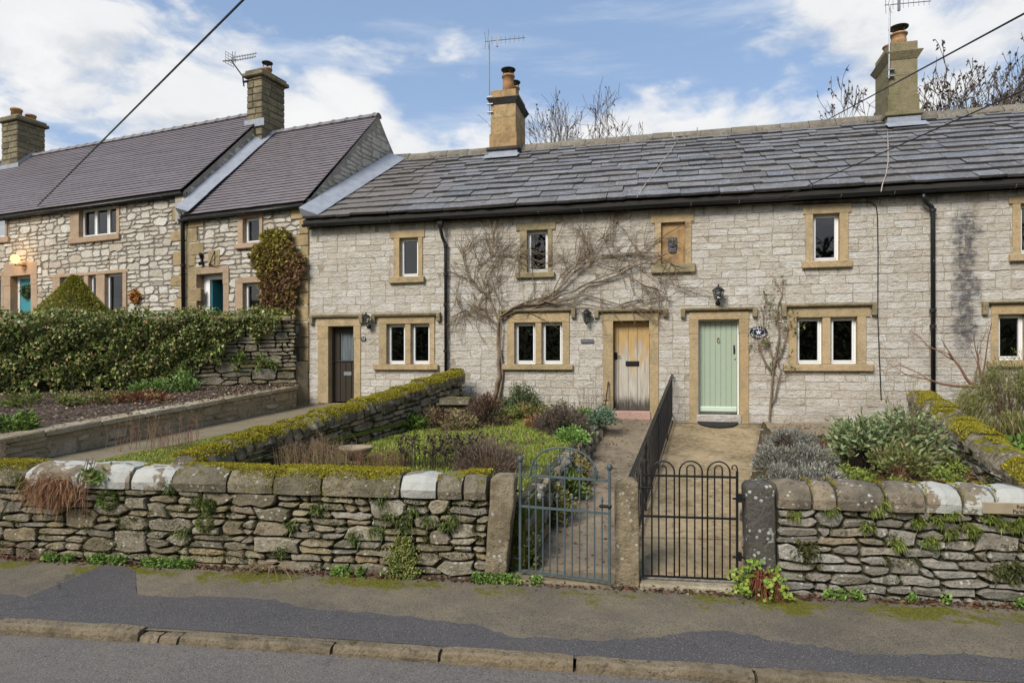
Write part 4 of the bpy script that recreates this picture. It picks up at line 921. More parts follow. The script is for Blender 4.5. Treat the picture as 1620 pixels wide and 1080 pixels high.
# right gable of the long house standing above its neighbour's roof
GA = Frame(L.pt(sB, 0, 0), L.deg+90)
MB().add([GA.pt(-.1, .0, eA-.75), GA.pt(2*RD, 0, eA-.75), GA.pt(2*RD, 0, eA), GA.pt(RD, 0, rA-.04), GA.pt(-.1, 0, eA)], [(0, 1, 2, 3, 4)]).add([GA.pt(-.1, 0, eA-.75), GA.pt(-.1, 0, eA-.02), GA.pt(-.1, -.3, eA-.02), GA.pt(-.1, -.3, eA-.75)], [(0, 1, 2, 3)]).build('gable', M['gable_mortar'], HA)
rubble_wall(wAo, GA, -.1, RD, eA-.7, rA, [], [], .2, .11, 45, (), lambda s_, h_: eA+slopeL*s_-.06 > h_ > eA+slopeL*s_-.75, 0, of=(.004, .02))
for (nm, p, q) in (('shell', HA, (SA0, sB-.02, eA)), ('shell', HB, (sB+.02, -.02, eB))):
    m = MB(); m.add([L.pt(q[0], -5.4, 1.5), L.pt(q[1], -5.4, 1.5), L.pt(q[1], -5.4, q[2]), L.pt(q[0], -5.4, q[2])], [(0, 1, 2, 3)])
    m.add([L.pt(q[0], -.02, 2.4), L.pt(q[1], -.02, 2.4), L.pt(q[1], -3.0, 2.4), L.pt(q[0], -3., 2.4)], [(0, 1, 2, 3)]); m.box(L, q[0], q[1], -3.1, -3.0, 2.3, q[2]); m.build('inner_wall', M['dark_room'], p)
def tiled_roof(parent, s0, s1, e, r, rows, verge=.05):
    a, b = L.pt(0, .18, e), L.pt(0, -RD, r); up = (b-a); ln = up.length; up /= ln; nr = up.cross(L.a).normalized()
    if nr.z < 0: nr = -nr
    A = L.a
    m = MB(); m.add([a+A*s0, a+A*s1, b+A*s1, b+A*s0, L.pt(s1, -2*RD-.18, e), L.pt(s0, -2*RD-.18, e), a+A*s0-Z1*.06, a+A*s1-Z1*.06, L.pt(s1, -.01, e-.06), L.pt(s0, -.01, e-.06)], [(0, 1, 2, 3), (3, 2, 4, 5), (6, 7, 1, 0), (6, 9, 8, 7)])
    rf = m.build('roof', M['dark_room'], parent)
    ex = ln/rows; rng = random.Random(rows)
    for k in range(rows):
        p = a+up*(ex*k-.02); q = a+up*min(ln, ex*(k+1)+.06); n = 14; V = []; lift = nr*.038; th = nr*.016
        for i in range(n+1):
            s_ = s0-verge*0+(s1+verge-s0)*i/n; w1 = nr*rng.uniform(-.003, .003); w2 = up*rng.uniform(-.006, .006)
            V += [p+A*s_+lift+w1+w2, p+A*s_+lift+th+w1+w2, q+A*s_+nr*.012+th*.3]
        Fc = [(i*3+j, i*3+3+j, i*3+4+j, i*3+1+j) for i in range(n) for j in range(2)]+[(0, 1, 2), (n*3+2, n*3+1, n*3)]
        raw('tile_course', V, Fc, M['tile'], rf)
    s_ = s0+.05
    while s_ < s1-.05:
        l = min(.45, s1+.04-s_); c = L.pt(s_, -RD, r-.03); n = 7; V = []
        for x_, rr in ((0, .135), (.05, .135), (.055, .118), (l-.005, .118)):
            for j in range(n): an = math.pi*j/(n-1); V.append(c+A*x_+L.o*math.cos(an)*rr*1.1+Z1*(math.sin(an)*rr))
        Fc = [(i*n+j, i*n+j+1, i*n+n+j+1, i*n+n+j) for i in range(3) for j in range(n-1)]+[tuple(range(n)), tuple(3*n+n-1-j for j in range(n))]
        raw('ridge_tile', V, Fc, M['ridge_tile'], rf, True); s_ += l
    return rf
M['ridge_tile'] = simple('grey_ridge_tile', (.20, .185, .185), .6, var=.4, sc=6)
rfA = tiled_roof(HA, SA0, sB-.02, eA, rA, 30); rfB = tiled_roof(HB, sB+.05, -.02, eB, rB, 31)
gutter(L, HA, SA0, sB+.02, eA-.06, .13, fascia=True); gutter(L, HB, sB-.12, .02, eB-.06, .13)
# lead strip between the gable and the lower tiled roof
m = MB(); a, b = L.pt(0, .24, eB+.02), L.pt(0, -RD, rB); up = (b-a).normalized(); nr = Vector((0, 0, 1)).cross(up).cross(up); nr = (Z1-up*up.z).normalized()
for k in range(5):
    p, q = a.lerp(b, k/5), a.lerp(b, (k+1)/5+.004); j = nr*.006*(k % 2); A = L.a
    m.hexa([p+A*(sB+.02)+nr*.03+j, p+A*(sB+.36)+nr*.06+j, q+A*(sB+.36)+nr*.06+j, q+A*(sB+.02)+nr*.03+j, p+A*(sB+.02)+nr*.22+j, p+A*(sB+.36)+nr*.075+j, q+A*(sB+.36)+nr*.075+j, q+A*(sB+.02)+nr*.22+j])
m.build('lead_apron', M['lead'], HB, bevel=.003)
P = pts_px(L, [(285, 338, .15), (288, 346, .10), (288.5, 360, .07), (290, 505, .07)])
downpipe(L, HB, P, .045, 'black', [(pts_px(L, [(289, y, .07)])[0], Z1) for y in (352, 420)])
def chimney_rock(parent, s0, s1, d0, d1, h0, h1, pots, seed):
    c = MB().box(L, s0+.03, s1-.03, -d1+.03, -d0-.03, h0-.8, h1-.1).build('chimney', M['rubble_mortar'], parent)
    rng = random.Random(seed); h = h0-.5; k = 0
    while h < h1-.22:
        dh = min(rng.uniform(.17, .23), h1-.2-h)
        if dh < .05: break
        cut = lerp(s0, s1, rng.uniform(.35, .65)); cd = lerp(d0, d1, rng.uniform(.3, .7))
        for (a, b, f, g_) in ((s0, cut, d0, cd), (cut, s1, d0, cd), (s1-.25, s1, cd, d1), (s0, s0+.25, cd, d1)):
            V = []; Fc = []; e = .004
            m = MB().box(L, a+e, b-e, -g_+e, -f-e+rng.uniform(0, .015), h+.006, h+dh-.006); m.build('stone', M['chim_rock'], c, bevel=.022)
        h += dh
    bx('cap', L, s0-.09, s1+.09, -d1-.09, -d0+.09, h1-.2, h1-.09, M['chim_rock'], c, .02); bx('flaunching', L, s0-.04, s1+.04, -d1-.04, -d0+.04, h1-.09, h1, M['chim_rock'], c, .03)
    for (u, v, r, ht, cowl) in pots:
        p = L.pt(lerp(s0, s1, u), -lerp(d0, d1, v), h1-.01)
        MB().lathe(p, [(r, 0), (r*.95, ht*.75), (r*1.12, ht*.78), (r*1.12, ht*.95), (r, ht), (r*.8, ht), (r*.8, ht*.6)], 16).build('chimney_pot', M['terracotta'], c, True)
        if cowl:
            m = MB()
            for a in range(4): dd = Vector((math.cos(a*1.571+.5), math.sin(a*1.571+.5), 0))*r*.9; m.tube([p+dd+Z1*ht*.9, p+dd+Z1*(ht+.14)], .012, 4)
            m.lathe(p+Z1*(ht+.14), [(r*1.25, 0), (r*1.28, .02), (r*.8, .05), (.01, .07)], 16).build('cowl', M['black'], c)
    return c
d0 = RD-.55; a, b = L.px(390, 160, -d0)[0], L.px(414, 160, -d0)[0]; top = L.px(402, 110, -d0)[1]
cl1 = chimney_rock(HA, a, b, d0, d0+.95, rA-.35, top, [(.5, .55, .125, .26, True)], 5)
CL1 = (a, b, d0, top)
a, b = L.px(2, 210, -d0)[0], L.px(27, 210, -d0)[0]; top = L.px(15, 183, -d0)[1]
cl0 = chimney_rock(HA, a, b, d0, d0+.95, rA-.35, top, [(.5, .25, .17, .33, False), (.5, .75, .16, .28, False)], 6)
for (c_, (a_, b__)) in ((cl1, (CL1[0], CL1[1])), (cl0, (a, b))):
    m = MB(); zz = eA+slopeL*(d0+.18); m.box(L, a_-.06, b__+.10, -d0+.005, -d0+.025, zz-.05, zz+.16)
    if c_ is cl0: m.hexa([L.pt(b__+.01, -d0, zz), L.pt(b__+.03, -d0, zz), L.pt(b__+.03, -RD, rA), L.pt(b__+.01, -RD, rA), L.pt(b__+.01, -d0, zz+.2), L.pt(b__+.03, -d0, zz+.2), L.pt(b__+.03, -RD, rA+.2), L.pt(b__+.01, -RD, rA+.2)])
    m.build('lead_flashing', M['lead'], c_)
# little things on the house fronts
s_, h_ = L.px(24, 410, .25)
t = thing('globe_lamp', 'lit amber globe wall lamp above the teal door', 'wall lamp', L.pt(s_, 0, h_-.2))
MB().lathe(L.pt(s_, .25, h_-.10), [(.03, -.02), (.085, .03), (.115, .10), (.105, .16), (.06, .21), (.01, .225)], 14).build('globe', M['amber'], t, True)
MB().tube([L.pt(s_+.16, -.01, h_-.17), L.pt(s_+.08, .2, h_-.17), L.pt(s_, .25, h_-.17), L.pt(s_, .25, h_-.10)], .018, 6).lathe(L.pt(s_+.16, -.005, h_-.17), [(.06, 0), (.06, .03)], 10, L.o).build('bracket', M['black'], t)
ld = bpy.data.lights.new('lamp_glow', 'POINT'); ld.energy = 6; ld.color = (1, .55, .18); ld.shadow_soft_size = .1; lo_ = bpy.data.objects.new('lamp_glow', ld); COL.objects.link(lo_); reg(lo_, L.pt(s_, .42, h_+.02), t)
s_, h_ = L.px(315, 408, .12)
t = thing('spot_lamp', 'small black spot lamp on the wall above the open white framed doorway', 'wall lamp', L.pt(s_, 0, h_-.13))
MB().lathe(L.pt(s_, .02, h_+.02), [(.05, 0), (.05, .10), (.03, .13)], 10, (L.o*.6+Z1*.8).normalized()).build('head', M['black'], t)
MB().lathe(L.pt(s_, .02, h_-.10), [(.05, 0), (.045, .10)], 10, (L.o*.6-Z1*.3).normalized()).tube([L.pt(s_, -.005, h_-.03), L.pt(s_, .06, h_-.03)], .03, 6).build('body', M['black'], t)
q = L.rect(331, 396, 349, 422)
t = thing('sundial', 'small sandstone sundial block with a triangular black gnomon above the open doorway', 'sundial', L.pt((q[0]+q[1])/2, 0, q[2]))
bx('stone_block', L, q[0], q[1], -.05, .042, q[2], q[3], M['quoin'], t, .01)
a_, b__, c_ = L.pt(q[0]+.04, .045, q[2]+.04), L.pt(q[1]-.06, .12, q[3]-.05), L.pt(q[1]-.06, .12, q[2]+.04); MB().tube([a_, b__, c_, a_], .012, 5).build('gnomon', M['black'], t)
lantern('wall_lantern', 'black lantern with domed cap between the dark brown door and its window', H, 579, 493, 520)
lantern('wall_lantern', 'black tapered half lantern between the two light window and wooden door', H, 928, 489, 513, False, .13)
lantern('wall_lantern', 'black lantern with tall finial above the green door', H, 1136.5, 449, 483)
# signs
s_, h_ = H.px(1200, 525.5, .03); r1 = (H.px(1214, 525)[0]-H.px(1186, 525)[0])/2; r2 = (H.px(1200, 516)[1]-H.px(1200, 535)[1])/2
t = thing('name_sign', 'oval navy house name sign with white lettering and leaf beside the green door', 'sign', H.pt(s_, 0, h_-r2))
def oval(r1, r2, o0, o1, n=28):
    V = [H.pt(s_+math.cos(k*2*math.pi/n)*r1, o0, h_+math.sin(k*2*math.pi/n)*r2) for k in range(n)]+[H.pt(s_+math.cos(k*2*math.pi/n)*r1, o1, h_+math.sin(k*2*math.pi/n)*r2) for k in range(n)]
    return V, [(k, (k+1) % n, n+(k+1) % n, n+k) for k in range(n)]+[tuple(range(n, 2*n)), tuple(range(n))[::-1]]
raw('plate', *oval(r1, r2, .012, .034), M['navy'], t)
def arc_text(txt, rr1, rr2, a0, a1, top, size):
    for k, ch_ in enumerate(txt):
        an = R(a0+(a1-a0)*(k/(len(txt)-1))); x, z = math.cos(an)*rr1, math.sin(an)*rr2
        text_obj('letter', ch_, size, H, s_+x, .036, h_+z, M['white'], t, (an-math.pi/2)*.55 if top else (an+math.pi/2)*.55)
arc_text('HOLLY', r1*.72, r2*.70, 130, 50, True, .072)
arc_text('HOMESTEAD', r1*.80, r2*.70, 206, 334, False, .060)
for k in range(5):
    an = math.radians(90+72*k); c1 = Vector((math.cos(an), math.sin(an))); V = []
    for (u, v) in ((0, 0), (.5, .22), (1, 0), (.5, -.22)): V.append(H.pt(s_+(c1.x*u-c1.y*v)*.058, .0365, h_+(c1.y*u+c1.x*v)*.05))
    raw('leaf_emblem', V, [(0, 1, 2, 3)], M['white'], t)
q = H.rect(919, 536, 939, 542.5, .02)
t = thing('name_plate', 'narrow grey slate name plate below the tapered lantern by the wooden door', 'sign', H.pt((q[0]+q[1])/2, 0, q[2]))
M['slate_plate'] = simple('grey_slate_plate', (.10, .10, .105), .6)
bx('plate', H, q[0], q[1], .012, .028, q[2], q[3], M['slate_plate'], t, .003); text_obj('lettering', 'HOMESTEAD', .052, H, (q[0]+q[1])/2, .030, (q[2]+q[3])/2, M['galv'], t)
q = H.rect(571.5, 532, 578.5, 539, .02)
t = thing('number_plate', 'small arched black house number plaque right of the dark brown door', 'sign', H.pt((q[0]+q[1])/2, 0, q[2]))
V = []; w_ = (q[1]-q[0])/2; hh = q[3]-q[2]; pr = [(-1, 0), (1, 0), (1, .6), (.6, .8), (.25, 1), (-.25, 1), (-.6, .8), (-1, .6)]
for o_ in (.012, .03): V += [H.pt((q[0]+q[1])/2+a*w_, o_, q[2]+b*hh) for a, b in pr]
raw('plate', V, [tuple(range(8, 16)), tuple(range(8))[::-1]]+[(k, (k+1) % 8, 8+(k+1) % 8, 8+k) for k in range(8)], M['navy'], t)
text_obj('number', '12', .085, H, (q[0]+q[1])/2, .032, q[2]+hh*.42, M['white'], t)
# aerials
def aerial(name, label, base, top, boomdir, blen, n, fr, mat='galv', plate=False):
    t = thing(name, label, 'aerial', base, 'rooftop television aerials')
    d = boomdir.normalized(); side = d.cross(Z1).normalized()
    m = MB().tube([base, top], .017, 6).build('mast', M[mat], t)
    m = MB().tube([top-d*.12, top+d*blen], .010, 5)
    for k in range(n): p = top+d*(blen*(k+.6)/n); m.tube([p-Z1*.11*(1-.3*k/n), p+Z1*.11*(1-.3*k/n)], .006, 4)
    for k in (-1, 1): m.tube([top-d*.1+side*.0, top-d*.12+Z1*.22*k+side*.05], .007, 4); m.tube([top-d*.04, top+Z1*.26*k-d*.02+side*.12], .006, 4)
    m.box(Frame((top+d*blen*.22), math.degrees(math.atan2(d.y, d.x))), -.02, .02, -.03, .03, top.z-.14, top.z+.14)
    m.build('array', M['galv'], t)
    return t
p0, p1 = H.pt(c_at(774.5, 182, CD0)[0], -CD0+.02, c_at(774, 182, CD0)[1]), H.pt(c_at(774.5, 66, CD0)[0], -CD0+.02, c_at(774, 66, CD0)[1])
ta = aerial('aerial', 'tall rusty aerial mast strapped to the yellow sandstone chimney', p0, p1, RGT+Z1*.10, .95, 8, H)
m = MB()
for k in (.03, .14, .24): q = p0.lerp(p1, k); m.box(H, q.x-.06, q.x+.10, -CD0-.02, -CD0+.05, q.z-.012, q.z+.012)
m.build('bracket', M['galv'], ta)
p0, p1 = H.pt(c_at(1405, 126, CD0)[0], -CD0+.06, c_at(1405, 126, CD0)[1]), H.pt(c_at(1406.5, 10, CD0)[0], -CD0+.06, c_at(1406, 10, CD0)[1])
tb = aerial('aerial', 'tall white aerial mast strapped to the green stained chimney', p0, p1, RGT+Z1*.09, .95, 8, H)
m = MB()
for k in (.03, .12): q = p0.lerp(p1, k); m.box(H, q.x-.03, q.x+.12, -CD0-.02, -CD0+.08, q.z-.012, q.z+.012)
m.build('bracket', M['galv'], tb)
dC = CL1[2]; q = lambda x, y: L.pt(L.px(x, y, -dC)[0], -dC+.05, L.px(x, y, -dC)[1])
t = thing('aerial', 'wide yagi aerial on a cranked arm beside the rock faced chimney', 'aerial', q(386, 137), 'rooftop television aerials')
MB().tube([q(388, 138), q(386, 122), q(370, 100), q(368.5, 97)], .02, 6).box(L, CL1[0]-.1, CL1[0]+.06, -dC-.02, -dC+.06, q(388, 130).z-.015, q(388, 130).z+.015).build('mast', M['black'], t)
m = MB()
for k, (xa, ya, xb, yb) in enumerate(((368, 93, 408, 86), (370, 98, 407, 91))):
    a_, b__ = q(xa, ya), q(xb, yb); m.tube([a_, b__], .012, 5)
    for j in range(9): p = a_.lerp(b__, (j+.7)/9.5); m.tube([p-Z1*.07+L.o*.06, p+Z1*.07-L.o*.06], .007, 4)
a_ = q(365, 95); m.tube([q(355, 98), q(376, 96)], .022, 5)
for z_ in (-.16, -.08, .0, .08, .16): m.tube([a_+Z1*z_-L.o*.16, a_+Z1*z_+L.o*.16], .007, 4)
for k in range(4): m.tube([a_-L.o*(.16-.1*k)-Z1*.18, a_-L.o*(.16-.1*k)+Z1*.18], .006, 4)
for x_ in (370, 374): m.tube([q(x_, 83), q(x_, 101)], .012, 4)
m.build('array', M['galv'], t)
q2 = c_at(1125, 210, RIDGE_D+2.0)
t = thing('aerial', 'low small aerial peeping over the stone slate ridge', 'aerial', H.pt(q2[0], -RIDGE_D-2.0, q2[1]-1.2), 'rooftop television aerials')
a_ = H.pt(c_at(1103, 213, 5.65)[0], -5.65, c_at(1103, 213, 5.65)[1]); b__ = H.pt(c_at(1147, 208, 5.65)[0], -5.65, c_at(1147, 208, 5.65)[1]); m = MB().tube([a_, b__], .012, 5)
for j in range(8): p = a_.lerp(b__, j/7); m.tube([p-Z1*.07, p+Z1*.07], .008, 4)
m.tube([a_-Z1*.05, a_+Z1*.2], .012, 4); m.build('array', M['galv'], t)
MB().tube([a_.lerp(b__, .1)-Z1*1.4, a_.lerp(b__, .1)], .018, 5).build('mast', M['galv'], t)
# ------------------------------------------------------------------ garden walls
def line_frame(p, q): d = q-p; return Frame(p, math.degrees(math.atan2(d.y, d.x))), d.length
def dry_wall(name, label, cat, fr, s0, s1, zb, zt, thick, mat, cw_, chh, seed, sizes=None, gap=.012, of=(.0, .045), maxn=285, group=None, keep=None, core='core'):
    n = 24
    V = []; Fc = []
    for i in range(n+1):
        s = s0+(s1-s0)*i/n
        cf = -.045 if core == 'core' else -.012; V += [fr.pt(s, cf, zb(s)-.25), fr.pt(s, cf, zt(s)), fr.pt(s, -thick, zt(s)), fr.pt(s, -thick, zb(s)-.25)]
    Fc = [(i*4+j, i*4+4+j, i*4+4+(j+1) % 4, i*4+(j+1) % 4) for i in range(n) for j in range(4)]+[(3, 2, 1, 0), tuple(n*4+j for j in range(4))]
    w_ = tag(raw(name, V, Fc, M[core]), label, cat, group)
    rng = random.Random(seed); Hn = sum(zt(s0+(s1-s0)*k/10)-zb(s0+(s1-s0)*k/10) for k in range(11))/11
    nx = max(1, int((s1-s0)/cw_)); nz = max(1, int(Hn/chh)); xs = [s0+(s1-s0)*i/nx for i in range(nx+1)]; zs = [Hn*j/nz for j in range(nz+1)]
    bl = {(i, j) for i in range(nx) for j in range(nz) if keep and not keep((xs[i]+xs[i+1])/2, (zs[j]+zs[j+1])/2/Hn)}
    g = Grid(xs, zs, cw_*.32, chh*.24, seed+1)
    rc = pack(nx, nz, sizes or [(1, 1, 2), (2, 1, 5), (3, 1, 4), (4, 1, 1.5), (2, 2, 1.6), (3, 2, 1.3), (3, 3, .4), (4, 2, .4)], rng, bl)
    polys = []
    for r in rc:
        p = g.poly(*r, gap*rng.uniform(.4, 1.2), .022); polys.append([(a, zb(a)+max(0., b)/Hn*(zt(a)-zb(a))) for a, b in p])
    emit(fr, polys, w_, M[mat], ob=-.12, of=of, ch=.016, bulge=.016, rng=rng, maxn=maxn)
    return w_
def coping(parent, fr, s0, l, of, ob, h0, h1, mat, rng, lean=0., rough=.012, name='coping_stone', flat=False, slope=0.):
    H_ = h1-h0
    if flat: pr = [(of, 0), (of, H_*.85), (of-.012, H_), (ob+.012, H_), (ob, H_*.85), (ob, 0)]
    else:
        md = (of+ob)/2; hw = (of-ob)/2
        pr = [(of, 0), (of+.012, H_*.35), (of-.02, H_*.68), (of-.10, H_*.93), (md, H_*1.02), (ob+.10, H_*.93), (ob+.02, H_*.65), (ob, 0)]
    n = max(2, int(l/.11)); V = []; k = len(pr); e = min(.02, l*.08)
    wob = [(rng.uniform(-1, 1)*rough, rng.uniform(-1, 1)*rough) for _ in pr]
    for i in range(n+1):
        u = i/n; s = s0+l*u; sc = .90 if i in (0, n) else 1.0; s = s0+.006+e*.3 if i == 0 else (s0+l-.006-e*.3 if i == n else s)
        for j, (o_, z_) in enumerate(pr):
            om = (of+ob)/2; V.append(fr.pt(s+lean*z_+rng.uniform(-1, 1)*rough*.4, om+(o_-om)*sc+wob[j][0]+rng.uniform(-1, 1)*rough*.5, h0+slope*(s-s0)+z_*(sc if z_ > .01 else 1)+wob[j][1]*(z_ > .01)+rng.uniform(-1, 1)*rough*.5*(z_ > .01)))
    Fc = [(i*k+j, i*k+k+j, i*k+k+j+1, i*k+j+1) for i in range(n) for j in range(k-1)]+[tuple(range(k)), tuple(n*k+k-1-j for j in range(k))]
    return raw(name, V, Fc, M[mat], parent, False)
# --- numpy foliage
def leaves(name, C, D, Ln, Wd, pal, parent=None, seed=0, fold=.3, droop=.15, var=.22, mat='leaf', side=None):
    r = np.random.default_rng(seed); C = np.asarray(C, float); D = np.asarray(D, float); N = len(C)
    D = D/np.maximum(1e-6, np.linalg.norm(D, axis=1, keepdims=True))
    Ln = np.broadcast_to(np.asarray(Ln, float), (N,))[:, None]*r.uniform(.7, 1.3, (N, 1)); Wd = np.broadcast_to(np.asarray(Wd, float), (N,))[:, None]*r.uniform(.75, 1.25, (N, 1))
    sd = np.cross(D, r.normal(size=(N, 3))); sd /= np.maximum(1e-6, np.linalg.norm(sd, axis=1, keepdims=True)); nm = np.cross(sd, D)
    V = np.empty((N, 4, 3)); md = C+D*Ln*.5
    V[:, 0] = C; V[:, 1] = md+sd*Wd*.5+nm*Wd*fold*.5; V[:, 2] = C+D*Ln; V[:, 2, 2] -= (Ln*droop)[:, 0]; V[:, 3] = md-sd*Wd*.5+nm*Wd*fold*.5
    V = V.reshape(-1, 3); org = np.array([(V[:, 0].min()+V[:, 0].max())/2, (V[:, 1].min()+V[:, 1].max())/2, V[:, 2].min()])
    me = bpy.data.meshes.new(name); me.vertices.add(4*N); me.vertices.foreach_set('co', (V-org).astype(np.float32).ravel())
    me.loops.add(4*N); me.loops.foreach_set('vertex_index', np.arange(4*N, dtype=np.int32)); me.polygons.add(N); me.polygons.foreach_set('loop_start', np.arange(0, 4*N, 4, dtype=np.int32))
    me.update(calc_edges=True)
    pal = np.asarray(pal, float); pw = pal[:, 3] if pal.shape[1] > 3 else np.ones(len(pal)); ci = r.choice(len(pal), N, p=pw/pw.sum())
    col = 1.4*pal[ci, :3]*r.uniform(1-var, 1+var, (N, 1))*r.uniform(.94, 1.06, (N, 3)); col4 = np.ones((N, 4, 4)); col4[:, :, :3] = np.clip(col, 0, 1)[:, None, :]
    at_ = me.color_attributes.new('col', 'FLOAT_COLOR', 'POINT'); at_.data.foreach_set('color', col4.astype(np.float32).ravel())
    return linkmesh(name, me, M[mat], parent, Vector(org))
def dome(r, n, base, rad, clumps, spread, shell=.75, zmin=0.0, up=.4, rand=.6):
    d = r.normal(size=(clumps, 3)); d /= np.linalg.norm(d, axis=1, keepdims=True); d[:, 2] = np.abs(d[:, 2])*(1-zmin)+zmin
    cc = d*np.asarray(rad)*r.uniform(shell, 1., (clumps, 1)); k = r.integers(0, clumps, n)
    C = np.asarray(base)+cc[k]+r.normal(size=(n, 3))*spread; C[:, 2] = np.maximum(C[:, 2], base[2]+.005)
    return C, d[k]+np.array([0, 0, up])+r.normal(size=(n, 3))*rand
def stems(name, polylines, mat, parent, n=4): 
    m = MB()
    for P, r in polylines: m.tube(P, r, n, False)
    return m.build(name, M[mat], parent, True)
def bush(name, label, cat, base, rad, n, ln, wd, pal, seed, clumps=30, spread=.05, stem='dark_twig', nst=14, group=None, up=.4, rand=.6, shell=.7, droop=.1, zmin=0., fold=.3):
    r = np.random.default_rng(seed); t = thing(name, label, cat, base, group)
    C, D = dome(r, n, np.array(base), rad, clumps, spread, shell, zmin, up, rand)
    tag(leaves('foliage', C, D, ln, wd, pal, t, seed, droop=droop, fold=fold), kind='stuff')
    ps = []
    for k in range(nst):
        d = r.normal(size=3); d[2] = abs(d[2])+.4; d /= np.linalg.norm(d); e = np.array(base)+d*np.asarray(rad)*r.uniform(.7, 1.0); b0 = np.array(base)+np.array([d[0]*.05, d[1]*.05, -.03]); m_ = (b0+e)/2+r.normal(size=3)*.03
        ps.append(([b0, m_, e], [.010, .007, .003]))
    if ps: tag(stems('stems', ps, stem, t), kind='stuff')
    return t
GRASS = [(.15, .20, .03, 3), (.21, .25, .04, 3), (.27, .27, .06, 2), (.11, .15, .025, 2), (.30, .25, .11, .8)]
GREEN = [(.07, .12, .02, 2), (.11, .17, .03, 2), (.05, .085, .018, 1.5), (.16, .20, .04, .8)]
IVY = [(.08, .115, .03, 3), (.12, .16, .042, 3), (.20, .22, .065, 2), (.27, .21, .095, 1.2), (.18, .11, .06, .8), (.30, .31, .13, 1.1)]
MOSSP = [(.19, .17, .014, 3), (.28, .245, .018, 4), (.12, .11, .014, 2.2), (.37, .31, .03, 1.5), (.13, .085, .025, .7)]
def moss_fuzz(parent, pts, nrm, seed, size=.021, pal=MOSSP): return tag(leaves('moss', pts, nrm, size, size*.55, pal, parent, seed, droop=.1, var=.3), kind='stuff')
# ---- street wall, left part
rng = random.Random(51)
sL1 = S.px(772, 850)[0]; COPE_H = .91
wl = dry_wall('garden_wall', 'long dry stone street wall with mossy coping left of the gates', 'stone wall', S, -9.6, sL1, lambda s: .04, lambda s: COPE_H+.012*math.sin(s*1.3), .42, 'dry', .128, .078, 61)
s = -9.6; whites = [S.px(x, 770)[0] for x in (110, 130, 662, 245, -180)]; FZ = []; FN = []
marks = sorted([S.px(x, 770)[0] for x in (634, 692, 733, 771)])
while s < sL1-.05:
    l = rng.uniform(.38, .72)
    nxt = [m_ for m_ in marks if m_ > s+.05]
    if nxt and s+l > nxt[0]-.25: l = nxt[0]-s
    wt = any(s-.12 < q < s+l for q in whites) and l > .2; mt = 'cope_white' if wt else 'cope_mossy'
    h1 = COPE_H+rng.uniform(.235, .275); coping(wl, S, s, l, .06, -.44, COPE_H+.004, h1, mt, rng)
    if not wt or rng.random() < .4:
        for _ in range(int(l*6500)):
            u = rng.random(); o_ = rng.uniform(-.42, .068); x = s+l*u; dr = .30*vnoise(x, .3, 1.1, 5.)
            if vnoise(x, o_, 2.2, 1.)+.25*vnoise(x, o_, 9., 3.) < (-.30 if not wt else .30)+max(0, o_+.06-dr)*4: continue
            zz = h1-(max(0, abs(o_+.19)-.14)/.11)**2*.10-(rng.uniform(0, .16) if o_ > .045 else 0); FZ.append(S.pt(x, o_, zz-.006)); FN.append((rng.gauss(0, .4), rng.gauss(0, .4)-.2, 1))
    s += l
moss_fuzz(wl, FZ, FN, 3)
def face_moss(parent, fr, s0, s1, zlo, zhi, clusters, per, seed, pal):
    r = random.Random(seed); P = []; N = []
    for _ in range(clusters):
        cs, ch = r.uniform(s0, s1), r.random(); sp = r.uniform(.03, .11)
        for _ in range(per):
            s = cs+r.gauss(0, sp); h = lerp(zlo(s), zhi(s), ch)+r.gauss(0, sp*.35); P.append(fr.pt(s, r.uniform(-.015, .035), h)); N.append((fr.o.x+r.gauss(0, .5), fr.o.y+r.gauss(0, .5), .4+r.gauss(0, .5)))
    tag(leaves('joint_moss', P, N, .022, .014, pal, parent, seed, droop=.2, var=.35), kind='stuff')
JM = [(.05, .06, .016, 3), (.08, .095, .02, 3), (.12, .125, .03, 1.5), (.10, .075, .03, 1)]
face_moss(wl, S, -9, sL1-.1, lambda s: .1, lambda s: COPE_H, 150, 70, 7, JM)
# ---- street wall, right part
sR0 = S.px(1228, 850)[0]
wr = dry_wall('garden_wall', 'squared grey dry stone street wall with rounded coping right of the gates', 'stone wall', S, sR0, 8.6, lambda s: .04, lambda s: COPE_H+.01, .42, 'dry_grey', .125, .088, 71, sizes=[(2, 1, 4), (3, 1, 5), (4, 1, 2), (2, 2, .9), (3, 2, .6), (1, 1, .8)], of=(.0, .03))
s = sR0; whites = [S.px(x, 770)[0] for x in (1505, 1530, 1590)]; marks = sorted([S.px(x, 770)[0] for x in (1283, 1322, 1398, 1462, 1520, 1572, 1640)]); FZ = []; FN = []
while s < 8.5:
    l = rng.uniform(.4, .6); nxt = [m_ for m_ in marks if m_ > s+.05]
    if nxt: l = nxt[0]-s
    wt = any(s-.02 < q < s+l for q in whites); h1 = COPE_H+.255
    coping(wr, S, s, l, .06, -.44, COPE_H+.012, h1, 'cope_white' if wt else 'cope', rng, rough=.008)
    for _ in range(110):                                       # moss in the joint
        o_ = rng.uniform(-.30, .07); zz = h1-(max(0, abs(o_+.19)-.12)/.13)**2*.13
        FZ.append(S.pt(s+l+rng.gauss(0, .008), o_+.005, min(zz, h1)-.005 if o_ < .05 else rng.uniform(COPE_H, h1-.1))); FN.append((rng.gauss(0, .5), -.4, 1))
    s += l
moss_fuzz(wr, FZ, FN, 4)
face_moss(wr, S, sR0+.1, 8, lambda s: .1, lambda s: COPE_H, 45, 50, 8, JM)
